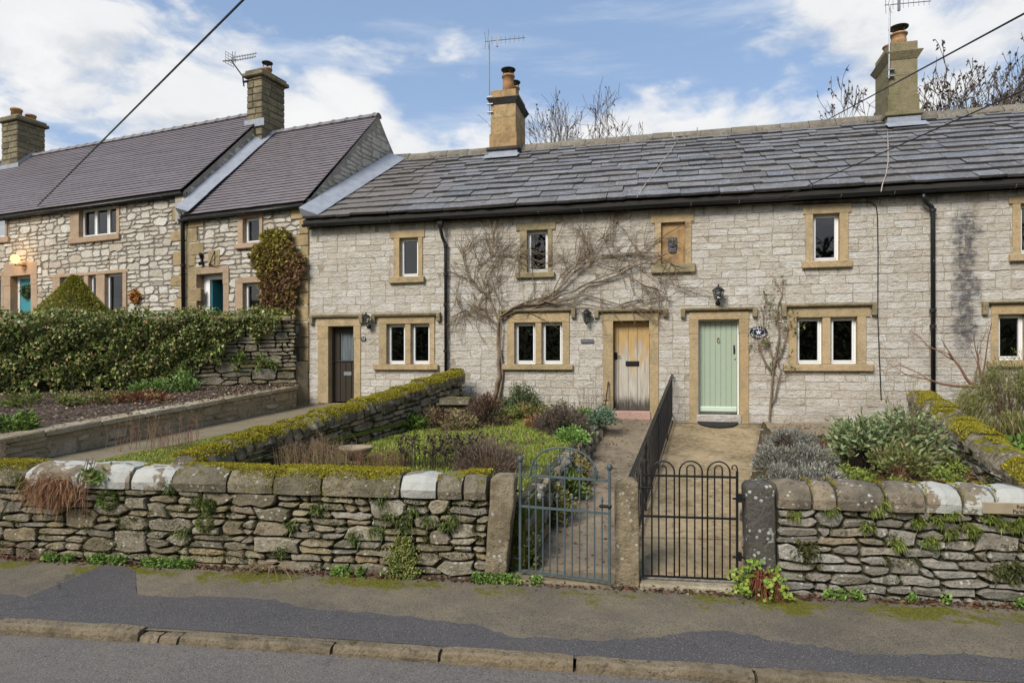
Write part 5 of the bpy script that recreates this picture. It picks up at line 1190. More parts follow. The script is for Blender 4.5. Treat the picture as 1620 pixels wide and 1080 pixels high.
# parking sign let into the right wall
q = S.rect(1554, 795, 1650, 813, .07)
t = thing('parking_sign', 'wooden residents parking sign fixed beneath the white patched coping', 'sign', S.pt((q[0]+q[1])/2, .05, q[2]))
bx('board', S, q[0], q[1], .06, .085, q[2], q[3], M['cream_wood'] if 'cream_wood' in M else M.setdefault('cream_wood', simple('weathered_sign_board', (.32, .26, .17), .7, var=.4)), t, .005)
c_ = (q[0]+q[1])/2+.0; cx_ = S.px(1603, 803)[0]
sx0 = S.px(1608, 797, .085)[0]
text_obj('lettering', 'Residents', .047, S, sx0, .087, q[3]-.033, M['wire'], t, align='LEFT'); text_obj('lettering', 'Parking', .047, S, S.px(1602, 805, .085)[0], .087, q[3]-.076, M['wire'], t, align='LEFT')
# ---- mossy wall between the gardens
def mossy_run(name, label, p, q, zt0, zt1, zb, seed, mat, clen, amount, cw_, chh, copew=(-.36, .05), ch_=.22, maxn=285, kp=None):
    fr, ln = line_frame(p, q); r = random.Random(seed)
    zt = lambda s: lerp(zt0, zt1, s/ln)-ch_; zbb = lambda s: min(zb(fr.pt(s, 0, 0)), zt(s)-.08)
    w_ = dry_wall(name, label, 'stone wall', fr, 0, ln, zbb, zt, .36, mat, cw_, chh, seed, of=(-.01, .05), maxn=maxn)
    s = .0; FZ = []; FN = []
    while s < ln-.03:
        l = min(r.uniform(*clen), ln-s); h0 = zt(s)-.01; h1 = h0+ch_*r.uniform(.88, 1.15)
        coping(w_, fr, s, l, copew[1], copew[0], h0-.02, h1, 'cope_mossy', r, lean=r.uniform(-.2, .25), rough=.02, slope=(zt1-zt0)/ln)
        for _ in range(int(l*5500)):
            x = s+l*r.random(); o_ = r.uniform(copew[0]+.01, copew[1]+.015)
            if vnoise(x, o_, 1.9, seed)+.3*vnoise(x, o_, 8., 2.) < amount: continue
            om = (copew[0]+copew[1])/2; zz = h1+(zt1-zt0)/ln*(x-s)-(max(0, abs(o_-om)-.09)/.13)**2*.10-.01
            FZ.append(fr.pt(x, o_, zz)); FN.append((r.gauss(0, .45), r.gauss(0, .45)-.15, 1))
        s += l
    moss_fuzz(w_, FZ, FN, seed, .025); face_moss(w_, fr, .2, ln-.2, zbb, zt, 60, 60, seed+1, JM)
    return w_, fr, ln
mw, MF, mln = mossy_run('garden_wall', 'moss topped dry stone wall running up between the brown door garden and lawn', MW1, MW0, 1.27, 2.20, z_lawn, 81, 'dry', (.12, .24), -.62, .125, .065)
rw, RF, rln = mossy_run('garden_wall', 'moss and lichen topped dry stone wall at the right end of the gardens', RW0, RW1, 1.86, 1.24, z_right, 91, 'dry_grey', (.13, .24), .18, .13, .065)
M['terrace_mortar'] = stone_mat('tan_terrace_mortar', [(.30, .245, .155), (.34, .285, .19)], (.20, .16, .10), dark=.5, bump=.6)
# ---- low terrace wall with flat coping and ivy wall
fr, ln = line_frame(LW2, LW0)
zc = lambda s: z_bed(fr.pt(s, 0, 0))+.02
lw = dry_wall('terrace_wall', 'low mortared terrace wall with flat flagstone coping below the bare flower bed', 'stone wall', fr, 0, ln, lambda s: z_strip(fr.pt(s, 0, 0))-.03, lambda s: zc(s)-.07, .3, 'terrace', .16, .085, 101, gap=.010, of=(-.006, .010), core='terrace_mortar')
s = 0.; rng = random.Random(9)
while s < ln-.05:
    l = min(rng.uniform(.55, 1.0), ln-s); coping(lw, fr, s, l, .06, -.30, zc(s)-.07, zc(s)+.005, 'flagc' if 'flagc' in M else 'terrace', rng, rough=.004, flat=True, slope=.45/6.2); s += l
fr2, ln2 = line_frame(IV2, IV0); IVF = fr2
ivz = lambda s: lerp(3.02, 3.30, s/ln2)
iw = dry_wall('boundary_wall', 'tall dry stone boundary wall half buried in ivy below the rubble houses', 'stone wall', fr2, 0, ln2, lambda s: z_bed(fr2.pt(s, 0, 0))-.05, ivz, .4, 'dry', .15, .085, 111, keep=lambda s, f: s > ln2*.58)
rng = random.Random(77); s = ln2*.6
while s < ln2-.05:
    l = min(rng.uniform(.3, .5), ln2-s); coping(iw, fr2, s, l, .05, -.42, ivz(s), ivz(s)+.14, 'cope_mossy', rng); s += l
r = np.random.default_rng(5); N = 20000; u = r.uniform(0, 1, N*2); hfr = r.uniform(-.02, 1.1, N*2)
xpix = lambda u_: 0.0
bl = np.interp(u, [0, .70, .78, .84, .90, .965, 1], [0., 0., .30, .58, .70, .80, 1.2])+.10*np.sin(u*60)+.07*np.sin(u*143+1)
ok = hfr > bl; u, hfr = u[ok][:N], hfr[ok][:N]
bul = .10+.16*np.abs(np.sin(u*47+hfr*5))*np.abs(np.cos(u*23-hfr*7)); bul *= np.interp(u, [0, .75, 1], [1.3, 1, .55])
C = np.empty((len(u), 3))
for i in range(len(u)):
    s_ = u[i]*ln2; p = fr2.pt(s_, 0, 0); zb_ = z_bed(p); zt_ = ivz(s_)+.16+.05*math.sin(s_*5)
    tp = max(0., hfr[i]-.97); o_ = (bul[i]*r.uniform(.4, 1.05) if tp <= 0 else -r.uniform(0, .45)); q = fr2.pt(s_, o_, zb_+min(hfr[i], 1.0)*(zt_-zb_)+tp*r.uniform(.2, 1.4)); C[i] = q
D = np.array([fr2.o.x, fr2.o.y, 0])*.8+r.normal(size=(len(u), 3))*.6-np.array([0, 0, .35])
t = thing('ivy', 'dense variegated green and bronze ivy smothering the tall boundary wall', 'ivy', fr2.pt(ln2*.5, .1, z_bed(fr2.pt(ln2*.5, 0, 0))))
tag(leaves('foliage', C, D, .070, .060, IVY, t, 3, fold=.5, var=.35), kind='stuff')
# ---- low retaining edges where the gardens stand above the paths
fe, le = line_frame(PL1, PL0)
dry_wall('edging_wall', 'rough low stone edge holding the lawn above the path to the wooden door', 'stone wall', fe, 0, le*.88, lambda s: z_pathl(fe.pt(s, 0, 0))-.02, lambda s: max(z_lawn(fe.pt(s, 0, 0))+.02, z_pathl(fe.pt(s, 0, 0))+.06), .2, 'dry', .16, .10, 121, of=(-.02, .07))
fe2, le2 = line_frame(PR0, PR1)
dry_wall('edging_wall', 'low stone edge between the paved path and the lavender', 'stone wall', fe2, le2*.1, le2, lambda s: z_pathr(fe2.pt(s, 0, 0))-.02, lambda s: max(z_right(fe2.pt(s, 0, 0))+.0, z_pathr(fe2.pt(s, 0, 0))+.03), .2, 'dry_grey', .16, .10, 122, of=(-.02, .05))
# ---- gateposts
def gatepost(label, bl_, br, tl, tr, yb, yt, thick, seed, mat='post'):
    r = random.Random(seed); t = None; V = []; n = 7
    for i in range(n+1):
        u = i/n; xl, xr = S.px(lerp(bl_, tl, u), lerp(yb, yt, u))[0], S.px(lerp(br, tr, u), lerp(yb, yt, u))[0]
        z = lerp(S.px((bl_+br)/2, yb)[1]-.05, S.px((tl+tr)/2, yt)[1], u); k = .008; e = .045 if i == n else 0; z = z if i < n else z
        if i == n: V_ = z
        f = lambda: r.uniform(-k, k)
        V += [S.pt(xl+f()+e, .05+f()-e, z), S.pt((xl+xr)/2+f(), .054+f()-e, z+(.012 if i == n else 0)), S.pt(xr+f()-e, .05+f()-e, z), S.pt(xr+.004+f()-e, .05-thick/2+f(), z), S.pt(xr+f()-e, .05-thick+f()+e, z), S.pt((xl+xr)/2, .04-thick+f()+e, z), S.pt(xl+f()+e, .05-thick+f()+e, z), S.pt(xl-.004+f()+e, .05-thick/2, z)]
        if i == n-1:
            for a in range(8): V[-8+a].z += (S.px(0, yt)[1]-0)*0
    # drop the last but one ring to just below the top so that the top edge is rounded
    for a in range(8): V[(n-1)*8+a].z = V[n*8+a].z-.035
    Fc = [(i*8+j, i*8+(j+1) % 8, i*8+8+(j+1) % 8, i*8+8+j) for i in range(n) for j in range(8)]+[tuple(n*8+j for j in range(8))]
    return tag(raw('gatepost', V, Fc, M[mat], None, False, bevel=.018, seg=2), label, 'gatepost', 'stone gateposts')
gatepost('leaning brown gritstone gatepost beside the mossy wall end', 767, 799, 779, 818, 912, 751, .26, 1)
gatepost('upright gritstone gatepost standing between the two iron gates', 974, 1012, 973, 1009, 932, 758, .26, 2)
gatepost('dark lichen spotted gritstone gatepost at the head of the right wall', 1186, 1227, 1178, 1224, 935, 764, .30, 3, 'post_dark')
# stone sills under the gates
tag(bx('gate_step', S, S.px(800, 900)[0], S.px(976, 900)[0], -.30, .10, -.1, .135, M['flag'], None, .02), 'worn stone step under the blue grey iron gate', 'step')
tag(bx('gate_step', S, S.px(1012, 900)[0], S.px(1186, 900)[0], -.32, .09, -.1, .150, M['terrace'], None, .02), 'yellow stone step under the black hooped gate', 'step')
# ---- gates
GL = Frame(S.pt(S.px(822, 850)[0], -.05, 0), S.deg-13)
gl = thing('iron_gate', 'blue grey wrought iron gate with spear tips and arched hoop, standing ajar', 'gate', GL.pt(0, 0, .17))
gs = lambda zx: GL.px(780+zx*.2963, 850)[0]; gw = gs(640)-gs(140)
def gx_(zx): return (zx-140)/500*.93
hb_, hm_, ht_ = .185, .845, 1.165
def bar(name, fr, s0, h0, s1, h1, r_, mat, parent, n=6): return MB().tube([fr.pt(s0, 0, h0), fr.pt(s1, 0, h1)], r_, n).build(name, M[mat], parent)
for h_ in (hb_, hm_, ht_): bx('rail', GL, 0, .93, -.006, .006, h_-.013, h_+.013, M['iron_grey'], gl, .002)
def scroll(fr, s, h, r_, d, mat, parent, turns=1.25, tr=.005):
    P = [fr.pt(s+d*(r_-r_*.8*k/14)*math.cos(math.pi+k*turns*2*math.pi/14)+d*r_, .004, h+(r_-r_*.8*k/14)*math.sin(k*turns*2*math.pi/14)) for k in range(15)]
    return MB().tube(P, tr, 5).build('scroll', M[mat], parent, True)
def spear(fr, s, h, mat, parent, r_=.018): return MB().lathe(fr.pt(s, 0, h), [(.008, -.03), (.012, -.02), (.007, -.008), (r_, .012), (.011, .035), (.001, .065)], 6).build('spear_tip', M[mat], parent)
for zx in (150, 640):
    s = gx_(zx if zx > 200 else 140); MB().box(GL, s-.012, s+.012, -.012, .012, hb_-.02, 1.30 if zx < 200 else 1.27).build('stile', M['iron_grey'], gl)
    MB().lathe(GL.pt(s, 0, 1.31 if zx < 200 else 1.28), [(.008, -.02), (.026, .0), (.032, .022), (.022, .045), (.001, .055)], 8).build('finial', M['iron_grey'], gl, True)
for k, zx in enumerate((232, 312, 396, 478, 560)):
    s = gx_(zx); bar('bar', GL, s, hb_, s, 1.27, .0085, 'iron_grey', gl); spear(GL, s, 1.27, 'iron_grey', gl)
    for d in (-1, 1): scroll(GL, s, 1.245, .022, d, 'iron_grey', gl)
for zx in (192, 272, 354, 437, 519, 600):
    s = gx_(zx); bar('bar', GL, s, hb_, s, .955, .0085, 'iron_grey', gl); spear(GL, s, .955, 'iron_grey', gl)
P = [GL.pt(.46+.345*math.cos(math.pi-math.pi*k/20), 0, ht_+.30*math.sin(math.pi*k/20)**.8) for k in range(21)]; MB().tube(P, .010, 6).build('hoop', M['iron_grey'], gl, True)
P = [GL.pt(.40+.25*math.cos(math.pi-math.pi*.75*k/14), .0, ht_+.08+.21*math.sin(math.pi*k/17)) for k in range(10)]; MB().tube(P, .006, 5).build('inner_hoop', M['iron_grey'], gl, True)
for sx in (.42, .53):
    bar('pendant', GL, sx, ht_+.30, sx, ht_+.19, .008, 'iron_grey', gl)
    MB().lathe(GL.pt(sx, 0, ht_+.16), [(.001, -.05), (.018, -.012), (.009, .02), (.009, .04)], 6).build('spear_tip', M['iron_grey'], gl)
    for d in (-1, 1): scroll(GL, sx, ht_+.19, .024, d, 'iron_grey', gl)
for h_ in (.30, 1.0): MB().tube([GL.pt(-.09, -.0, h_), GL.pt(.02, 0, h_)], .012, 6).build('hinge', M['iron'], gl)
bx('latch', GL, .83, .95, -.03, .03, .90, .925, M['iron'], gl)
GR = Frame(S.pt(S.px(1015, 850)[0], -.02, 0), S.deg)
gr = thing('iron_gate', 'black wrought iron gate of tall bars with three double hoops', 'gate', GR.pt(.47, 0, .17))
gz = lambda zx: GR.px(780+zx*.2963, 850)[0]; hb_, hm_, ht_ = GR.px(1090, 913)[1], GR.px(1090, 818)[1], GR.px(1090, 753)[1]
for h_ in (hb_, hm_, ht_): bx('rail', GR, gz(800), gz(1303), -.006, .006, h_-.011, h_+.011, M['iron'], gr, .002)
MB().box(GR, gz(800)-.010, gz(800)+.010, -.010, .010, hb_-.02, ht_+.12).build('stile', M['iron'], gr); MB().box(GR, gz(1303)-.011, gz(1303)+.011, -.011, .011, hb_-.02, ht_+.06).build('stile', M['iron'], gr)
for (s, d, h_) in ((gz(800), 1, ht_+.12), (gz(1303), -1, ht_+.09)):
    P = [GR.pt(s-d*.0+d*.0, 0, h_-.06), GR.pt(s+d*-.004, 0, h_-.01)]+[GR.pt(s+d*(.024-.024*math.cos(k*.45)), 0, h_+.024*math.sin(k*.45)+.004*k*.2) for k in range(10)]; MB().tube(P, .007, 5).build('curl', M['iron'], gr, True)
for (a, b, top, r_) in [(848, 968, 168, .0085), (995, 1117, 165, .0085), (1145, 1265, 165, .0085), (885, 925, 192, .0075), (1035, 1077, 186, .0075), (1183, 1224, 186, .0075)]:
    s0, s1 = gz(a), gz(b); ra = (s1-s0)/2; hc = GR.px(1090, 680+top*.2963)[1]-ra
    P = [GR.pt(s0, 0, hb_)]+[GR.pt((s0+s1)/2-ra*math.cos(math.pi*k/12), 0, hc+ra*math.sin(math.pi*k/12)) for k in range(13)]+[GR.pt(s1, 0, hb_)]
    MB().tube(P, r_, 6).build('hooped_bar', M['iron'], gr, True)
for h_ in (.42, .99): MB().tube([GR.pt(gz(1280), .0, h_), GR.pt(gz(1345), .0, h_)], .012, 6).box(GR, gz(1305), gz(1325), -.02, .03, h_-.03, h_+.05).build('hinge', M['iron'], gr)
MB().tube([GR.pt(gz(770), .02, 1.075), GR.pt(gz(850), .02, 1.075)], .012, 6).build('latch', M['iron'], gr)
# ---- railing between the two paths
RLF, rl = line_frame(RL1, RL0)
rg = thing('iron_railing', 'black iron railing sloping down between the two garden paths', 'railing', RLF.pt(0, 0, .2))
rz = lambda s: max(z_pathl(RLF.pt(s, 0, 0)), z_pathr(RLF.pt(s, 0, 0)))
P = [RLF.pt(rl*k/12, 0, rz(rl*k/12)+.90) for k in range(12)]+[RLF.pt(rl-.05, 0, rz(rl)+.90)]
m = MB()
for a, b in zip(P, P[1:]):
    sd = RLF.o*.022; m.hexa([a-sd, a+sd, b+sd, b-sd, a-sd+Z1*.014, a+sd+Z1*.014, b+sd+Z1*.014, b-sd+Z1*.014])
m.build('handrail', M['iron'], rg)
m = MB(); P2 = [p-Z1*.80 for p in P]
for a, b in zip(P2, P2[1:]): sd = RLF.o*.015; m.hexa([a-sd, a+sd, b+sd, b-sd, a-sd+Z1*.012, a+sd+Z1*.012, b+sd+Z1*.012, b-sd+Z1*.012])
m.build('lower_rail', M['iron'], rg)
s = .06; k = 0
while s < rl-.06:
    z = rz(s); bar('baluster', RLF, s, z+.10, s, z+.90, .006, 'iron', rg, 5)
    if k % 3 == 0:
        P = [RLF.pt(s+.06*math.sin(j*.9)*.9, .0, z+.22+.07*j) for j in range(9)]; MB().tube(P, .005, 4).build('scroll', M['iron'], rg)
    if k % 14 == 0: bar('post', RLF, s, z-.1, s, z+.92, .014, 'iron', rg, 6)
    s += .125; k += 1
# slab joints of the right path
def joint(a, b, w_=.007):
    n_ = (b-a).normalized().cross(Z1)*w_; zf = z_pathr
    V = []; 
    for i in range(9): p = a.lerp(b, i/8); V += [Vector((p.x, p.y, zf(p)+.011))-n_, Vector((p.x, p.y, zf(p)+.012))+n_]
    return V, [(2*i, 2*i+1, 2*i+3, 2*i+2) for i in range(8)]
jm = MB()
for vk in (.055, .45, .86): jm.add(*joint(RL0.lerp(RL1, vk), PR0.lerp(PR1, vk)))
tag(jm.build('path_joints', M['core']), kind='structure')
# ---- door mat, iron bar, bench, bird bath
a, b = H.px(1104, 672, .32)[0], H.px(1170, 672, .32)[0]; V = [H.pt(a, .02, 0), H.pt(b, .02, 0)]
pl = [((a+b)/2+math.cos(math.pi*k/14)*(b-a)/2, .035+.42*math.sin(math.pi*k/14)) for k in range(15)]; V = []
for dz in (.004, .026): V += [H.pt(x, o_, z_pathr(H.pt(x, o_, 0))+dz+.01) for x, o_ in pl]
tag(raw('door_mat', V, [tuple(range(15, 30)), tuple(range(15))[::-1]]+[(k, (k+1) % 15, 15+(k+1) % 15, 15+k) for k in range(15)], simple('coir_rubber_mat', (.025, .022, .02), .95, var=.5, sc=60, bump=.8)), 'half round black door mat on the slab before the green door', 'door mat')
q = H.pt(H.px(955, 655, .35)[0], .35, 1.25); e = H.pt(H.px(962, 603, .1)[0], .06, H.px(962, 603, .06)[1])
t = thing('iron_stake', 'rusty iron rod leaning on the wall left of the wooden door', 'iron rod', q); MB().tube([q-Z1*.08, e], .014, 6).build('rod', M['dark_twig'], t); c_ = q.lerp(e, .45); MB().box(Frame(c_, 20), -.05, .05, -.02, .02, c_.z-.012, c_.z+.012).build('crosspiece', M['dark_twig'], t)
bp = at(722, 650, 12.6); bz = z_lawn(bp); tz = at(722, 628, 12.6).z
t = thing('stone_bench', 'mossy stone slab on a rough pier at the end of the mossy wall', 'stone bench', (bp.x, bp.y, bz))
fb = Frame(bp, 8); coping(t, fb, -.30, .60, .26, -.26, tz-.13, tz, 'cope_mossy', random.Random(2), rough=.01, flat=True, name='slab')
r_ = random.Random(6); hh = bz-.05; 
while hh < tz-.14: dh = min(.13, tz-.135-hh); bx('stone', fb, -.17+r_.uniform(-.02, .02), .2+r_.uniform(-.02, .02), -.2, .16+r_.uniform(-.02, .02), hh, hh+dh-.004, M['dry'], t, .02); hh += dh
bb = at(563, 712, 9.0); bz = z_lawn(bb); M['bowl'] = simple('weathered_cast_stone', (.30, .235, .155), .9, var=.5, sc=10, bump=.4)
t = thing('bird_bath', 'shallow round stone bowl half sunk among dry stalks by the mossy wall', 'bird bath', (bb.x, bb.y, bz))
ct = at(563, 708, 9.0)
MB().lathe((ct.x, ct.y, ct.z), [(.10, -.16), (.16, -.10), (.225, -.02), (.235, .01), (.225, .02), (.195, .0), (.12, -.045), (.01, -.055)], 24).build('bowl', M['bowl'], t, True)
MB().lathe((ct.x, ct.y, bz-.05), [(.11, 0), (.08, .06), (.09, ct.z-.13-bz+.05)], 12).build('foot', M['bowl'], t, True)
# ---- overhead wires
def wire(label, P, r_, mat='wire', sag=0.): 
    a, b = P; n = 24; Q = [a.lerp(b, k/n)-Z1*sag*4*(k/n)*(1-k/n) for k in range(n+1)]
    return tag(MB().tube(Q, r_, 5).build('overhead_wire', M[mat]), label, 'wire', 'overhead wires')
e1 = at(60, 325, L.pt(L.px(60, 325, .2)[0], .2, 0).dot(FWD)); far1 = EYEV+RGT*8.4+FWD*-3.0+Z1*5.5
c1 = e1-EYEV; wire('black overhead wire falling to the eaves of the long tiled house', (e1, EYEV+ray(385, 0)*9.0+(EYEV+ray(385, 0)*9.0-e1)*1.0), .016)
e2 = H.pt(H.px(1228, 316, .15)[0], .15, H.px(1228, 316, .15)[1]); m2 = EYEV+ray(1620, 143)*7.5
wire('thin overhead wire falling across the slates to the eaves', (e2, m2+(m2-e2)*.5), .009)
a3 = at(1290, 200, 22); m3 = EYEV+ray(1620, 22)*9.0
wire('black overhead wire crossing the sky behind the green stained chimney', (a3, m3+(m3-a3)*.5), .016)
def roofwire(label, px, mat='wire_pale'):
    P = []
    for (x, y) in px:
        r_ = ray(x, y); d = (T0+NRM*.10-EYEV).dot(NRM)/r_.dot(NRM); P.append(EYEV+r_*d)
    return tag(MB().tube(P, .010, 5).build('roof_cable', M[mat], None, True), label, 'cable')
roofwire('pale cable hanging down the slates below the green stained chimney', [(1404, 208), (1405, 230), (1405, 255), (1402, 275), (1396, 292), (1394, 303)])
roofwire('pale cable drooping down the slates between the two chimneys', [(1072, 222), (1060, 240), (1046, 258), (1034, 276), (1022, 290), (1008, 312)])
# ------------------------------------------------------------------ planting
def inplan(A, B, C, D, n, r):
    u, v = r.uniform(0, 1, n), r.uniform(0, 1, n); P = np.empty((n, 3))
    for i in range(n): p = A.lerp(B, u[i]).lerp(D.lerp(C, u[i]), v[i]); P[i] = p
    return P
def grass(name, label, A, B, C, D, zf, n, seed, ln=.07, pal=GRASS, keep=None):
    r = np.random.default_rng(seed); P = inplan(A, B, C, D, n, r)
    for i in range(n): P[i, 2] = zf(P[i])+.025*vnoise(P[i, 0], P[i, 1], 3.0)*1.0-.004
    if keep is not None: P = P[[bool(keep(p)) for p in P]]
    D_ = np.array([0, 0, 1.])+r.normal(size=(len(P), 3))*.35
    o = leaves(name, P, D_, ln, .012, pal, None, seed, droop=.05, var=.3); return tag(o, label, 'grass', kind='stuff')
gl_in = PL0.lerp(PL1, .06)
grass('lawn_grass', 'bright green lawn grass below the two light window', MW0.lerp(PL0, .06), PL0.lerp(MW0, .03), PL1.lerp(MW1, .04), MW1.lerp(PL1, .05), z_lawn, 42000, 1, .062, keep=lambda p: p[1] < 13.5-1.35-.35*vnoise(p[0], p[1], 2.) and vnoise(p[0], p[1], 1.6, 4.) > -.55)
grass('strip_grass', 'yellow green grass strip along the far side of the mossy wall', g0+Vector((.1, -1.7, 0)), MW0+Vector((-.1, -.7, 0)), MW1+Vector((-.1, .1, 0)), MW1+Vector((-1.65, .2, 0)), lambda p: z_strip(p)+.03, 9000, 2, .045, pal=[(.20, .20, .035, 3), (.25, .23, .05, 2), (.15, .165, .03, 2)])
# bed edging stones along the lawn
rng = random.Random(4)
for k in range(7):
    p = PL0.lerp(PL1, .14+.07*k+rng.uniform(-.01, .01))+Vector((rng.uniform(-.05, .06), 0, 0)); zt = max(z_lawn(p), z_pathl(p)); zb = z_pathl(p)-.05
    fe = Frame(p, rng.uniform(-25, 25)+70); l = rng.uniform(.08, .15)
    o = coping(None, fe, -l, 2*l, .09, -.09, zb, zt+rng.uniform(.02, .07), 'dry', rng, rough=.02, name='edging_stone'); tag(o, 'rough stone edging the lawn bank beside the path to the wooden door', 'stone', 'lawn edging stones')
LAV = [(.18, .18, .15, 3), (.24, .24, .20, 3), (.13, .12, .10, 2), (.15, .11, .085, 1.6), (.29, .295, .25, 1)]
def at_ground(x, y, zf, d0=6.5, d1=14.):
    for _ in range(40):
        d = (d0+d1)/2; p = at(x, y, d)
        if p.z > zf(p): d0 = d
        else: d1 = d
    p = at(x, y, d0); return Vector((p.x, p.y, zf(p)))
# lavender cushions
for k, (x, y, rx, rz_, n, lb) in enumerate([(1243, 760, .27, .26, 5200, 'silver grey lavender cushion closest to the right gatepost'), (1290, 766, .30, .30, 5600, 'broad silver grey lavender cushion behind the right wall coping'), (1228, 724, .28, .27, 4600, 'middle grey lavender cushion beside the paved path'), (1280, 728, .32, .30, 5000, 'middle grey lavender cushion toward the sage bush'), (1252, 692, .40, .24, 4600, 'greenish grey lavender cushion against the gravel')]):
    b = at_ground(x, y+16, z_right)
    bush('lavender', lb, 'lavender', b, (rx, rx*.9, rz_), int(n*.75), .05, .012, LAV, 200+k, 36, .034, 'dark_twig', 20, 'lavender cushions by the paved path', up=.7, rand=.5, shell=.75)
SAGE = [(.15, .19, .085, 3), (.20, .24, .115, 2), (.105, .135, .055, 2), (.26, .285, .15, .8)]
bush('sage_bush', 'grey green sage bush with dark bare stems beneath', 'shrub', at_ground(1370, 742, z_right), (.36, .34, .56), 2300, .085, .035, SAGE, 211, 26, .07, 'dark_twig', 90, up=.3, rand=.7, zmin=.5, shell=.85)
bush('sage_bush', 'tall straggling sage bush with bare tan stems against the right mossy wall', 'shrub', at_ground(1437, 742, z_right), (.36, .30, .80), 1900, .08, .034, SAGE+[(.20, .16, .08, 1.2)], 212, 36, .08, 'dry_stalk', 60, up=.3, rand=.7, zmin=.12, shell=.6)
bush('low_shrub', 'low olive green shrub in front of the right mossy wall', 'shrub', at_ground(1425, 757, z_right), (.32, .28, .34), 900, .07, .028, [(.16, .18, .06, 2), (.11, .13, .04, 2), (.20, .15, .07, 1)], 213, 22, .06, 'vine_red', 40, zmin=.3, shell=.8)
bush('broom_shrub', 'dense olive green broom shrub drooping below the far right window', 'shrub', at(1600, 668, 10.4)+Vector((0, 0, -.15)), (.85, .7, 1.12), 14000, .13, .009, [(.13, .14, .035, 3), (.19, .19, .06, 2), (.25, .20, .10, 1.6), (.09, .10, .03, 2)], 214, 90, .09, 'dry_stalk', 60, up=-.4, rand=.35, droop=.6)
bush('leafy_perennial', 'bright green round leaved plant over the right mossy wall', 'plant', at(1600, 705, 8.6)+Vector((.1, 0, -.25)), (.40, .4, .34), 520, .09, .075, [(.14, .24, .05, 2), (.10, .17, .035, 2), (.22, .30, .09, 1)], 215, 24, .05, 'vine_red', 10)
# bare rose stems against the wall, right
def branch(P0, dirs, ln, r0, lv, rng, out, spread=.6, bias=Vector((0, 0, .25)), kids=(2, 3), seg=4, flat=None):
    p = Vector(P0); d = Vector(dirs).normalized(); P = [p.copy()]; rr = [r0]
    for k in range(seg):
        d = (d+Vector((rng.gauss(0, 1), rng.gauss(0, 1), rng.gauss(0, 1)))*spread*.28+bias*.12).normalized()
        if flat: d = (d-flat*d.dot(flat)*.85).normalized()
        p = p+d*(ln/seg); P.append(p.copy()); rr.append(max(.0018, r0*(1-.55*(k+1)/seg)))
    out.append((P, rr, lv))
    if lv <= 0: return
    for k in range(rng.randint(*kids)):
        i = rng.randint(max(1, seg//2), seg); nd = (P[i]-P[i-1]).normalized()
        nd = (nd+Vector((rng.gauss(0, 1), rng.gauss(0, 1), rng.gauss(0, 1)))*spread+bias).normalized()
        branch(P[i], nd, ln*rng.uniform(.55, .85), rr[i]*.75, lv-1, rng, out, spread, bias, kids, seg, flat)
def bare_plant(name, label, cat, base, starts, mat, rng, group=None, leafpal=None, nl=0, lsz=.05, seed=1):
    t = thing(name, label, cat, base, group); tr = MB(); tw = MB(); tips = []
    for (p, d, ln, r0, lv, kw) in starts:
        out = []; branch(p, d, ln, r0, lv, rng, out, **kw)
        for (P, rr, l) in out:
            (tr if l >= lv-1 else tw).tube(P, rr, 6 if l >= lv-1 else 4, False); tips.append(P)
    tr.build('stem', M[mat], t, True)
    if tw.V: tag(tw.build('twigs', M[mat], t, True), kind='stuff')
    if nl:
        r = np.random.default_rng(seed); C = []; D = []
        for _ in range(nl): P = tips[r.integers(0, len(tips))]; k = r.integers(1, len(P)); C.append(P[k-1].lerp(P[k], r.random())); D.append(r.normal(size=3))
        tag(leaves('foliage', C, D, lsz, lsz*.5, leafpal, t, seed), kind='stuff')
    return t
fl = Vector((0, 1, 0)); rng = random.Random(15)
b = at(1556, 672, 10.6); st = [(at(1556, 680, 10.6), Vector((-.05, 0, 1)), 1.1, .028, 1, dict(spread=.3, kids=(1, 2)))]
b2 = at(1540, 612, 11.2)
st += [(at(1551, 612, 10.9), Vector((-.9, .2, .25)), .75, .032, 4, dict(spread=.5, kids=(2, 2), bias=Vector((-.1, .1, .35)))), (b2, Vector((-.5, .1, .8)), .7, .028, 4, dict(spread=.5, kids=(2, 2), bias=Vector((-.05, .05, .3)))), (b2, Vector((.3, .1, .8)), .5, .02, 3, dict(spread=.5, kids=(2, 3)))]
bare_plant('rose_bush', 'bare thorny rose bush trained against the black streaked wall', 'shrub', b, st, 'vine_red', rng)
rng = random.Random(25); st = []
for (x, y) in ((1447, 745), (1432, 730), (1460, 740), (1440, 700), (1455, 690)):
    p = at_ground(x, y, z_right); st.append((p, Vector((rng.uniform(-.25, .15), 0, 1)), rng.uniform(.5, .7), .009, 2, dict(spread=.35, kids=(2, 2), bias=Vector((0, 0, .5)))))
bare_plant('dry_shrub', 'tangle of dry tan stems rising through the straggling sage', 'shrub', at_ground(1445, 735, z_right), st, 'dry_stalk', rng)
rng = random.Random(35); b = H.pt(H.px(1217, 664, .08)[0], .08, 1.14)
def hw(x, y, o): s_, h_ = H.px(x, y, o); return H.pt(s_, o, h_)
st = []
t = thing('climbing_rose', 'young climbing rose with few leaves beside the oval name sign', 'climber', b)
m = MB(); tw = MB(); tips = []
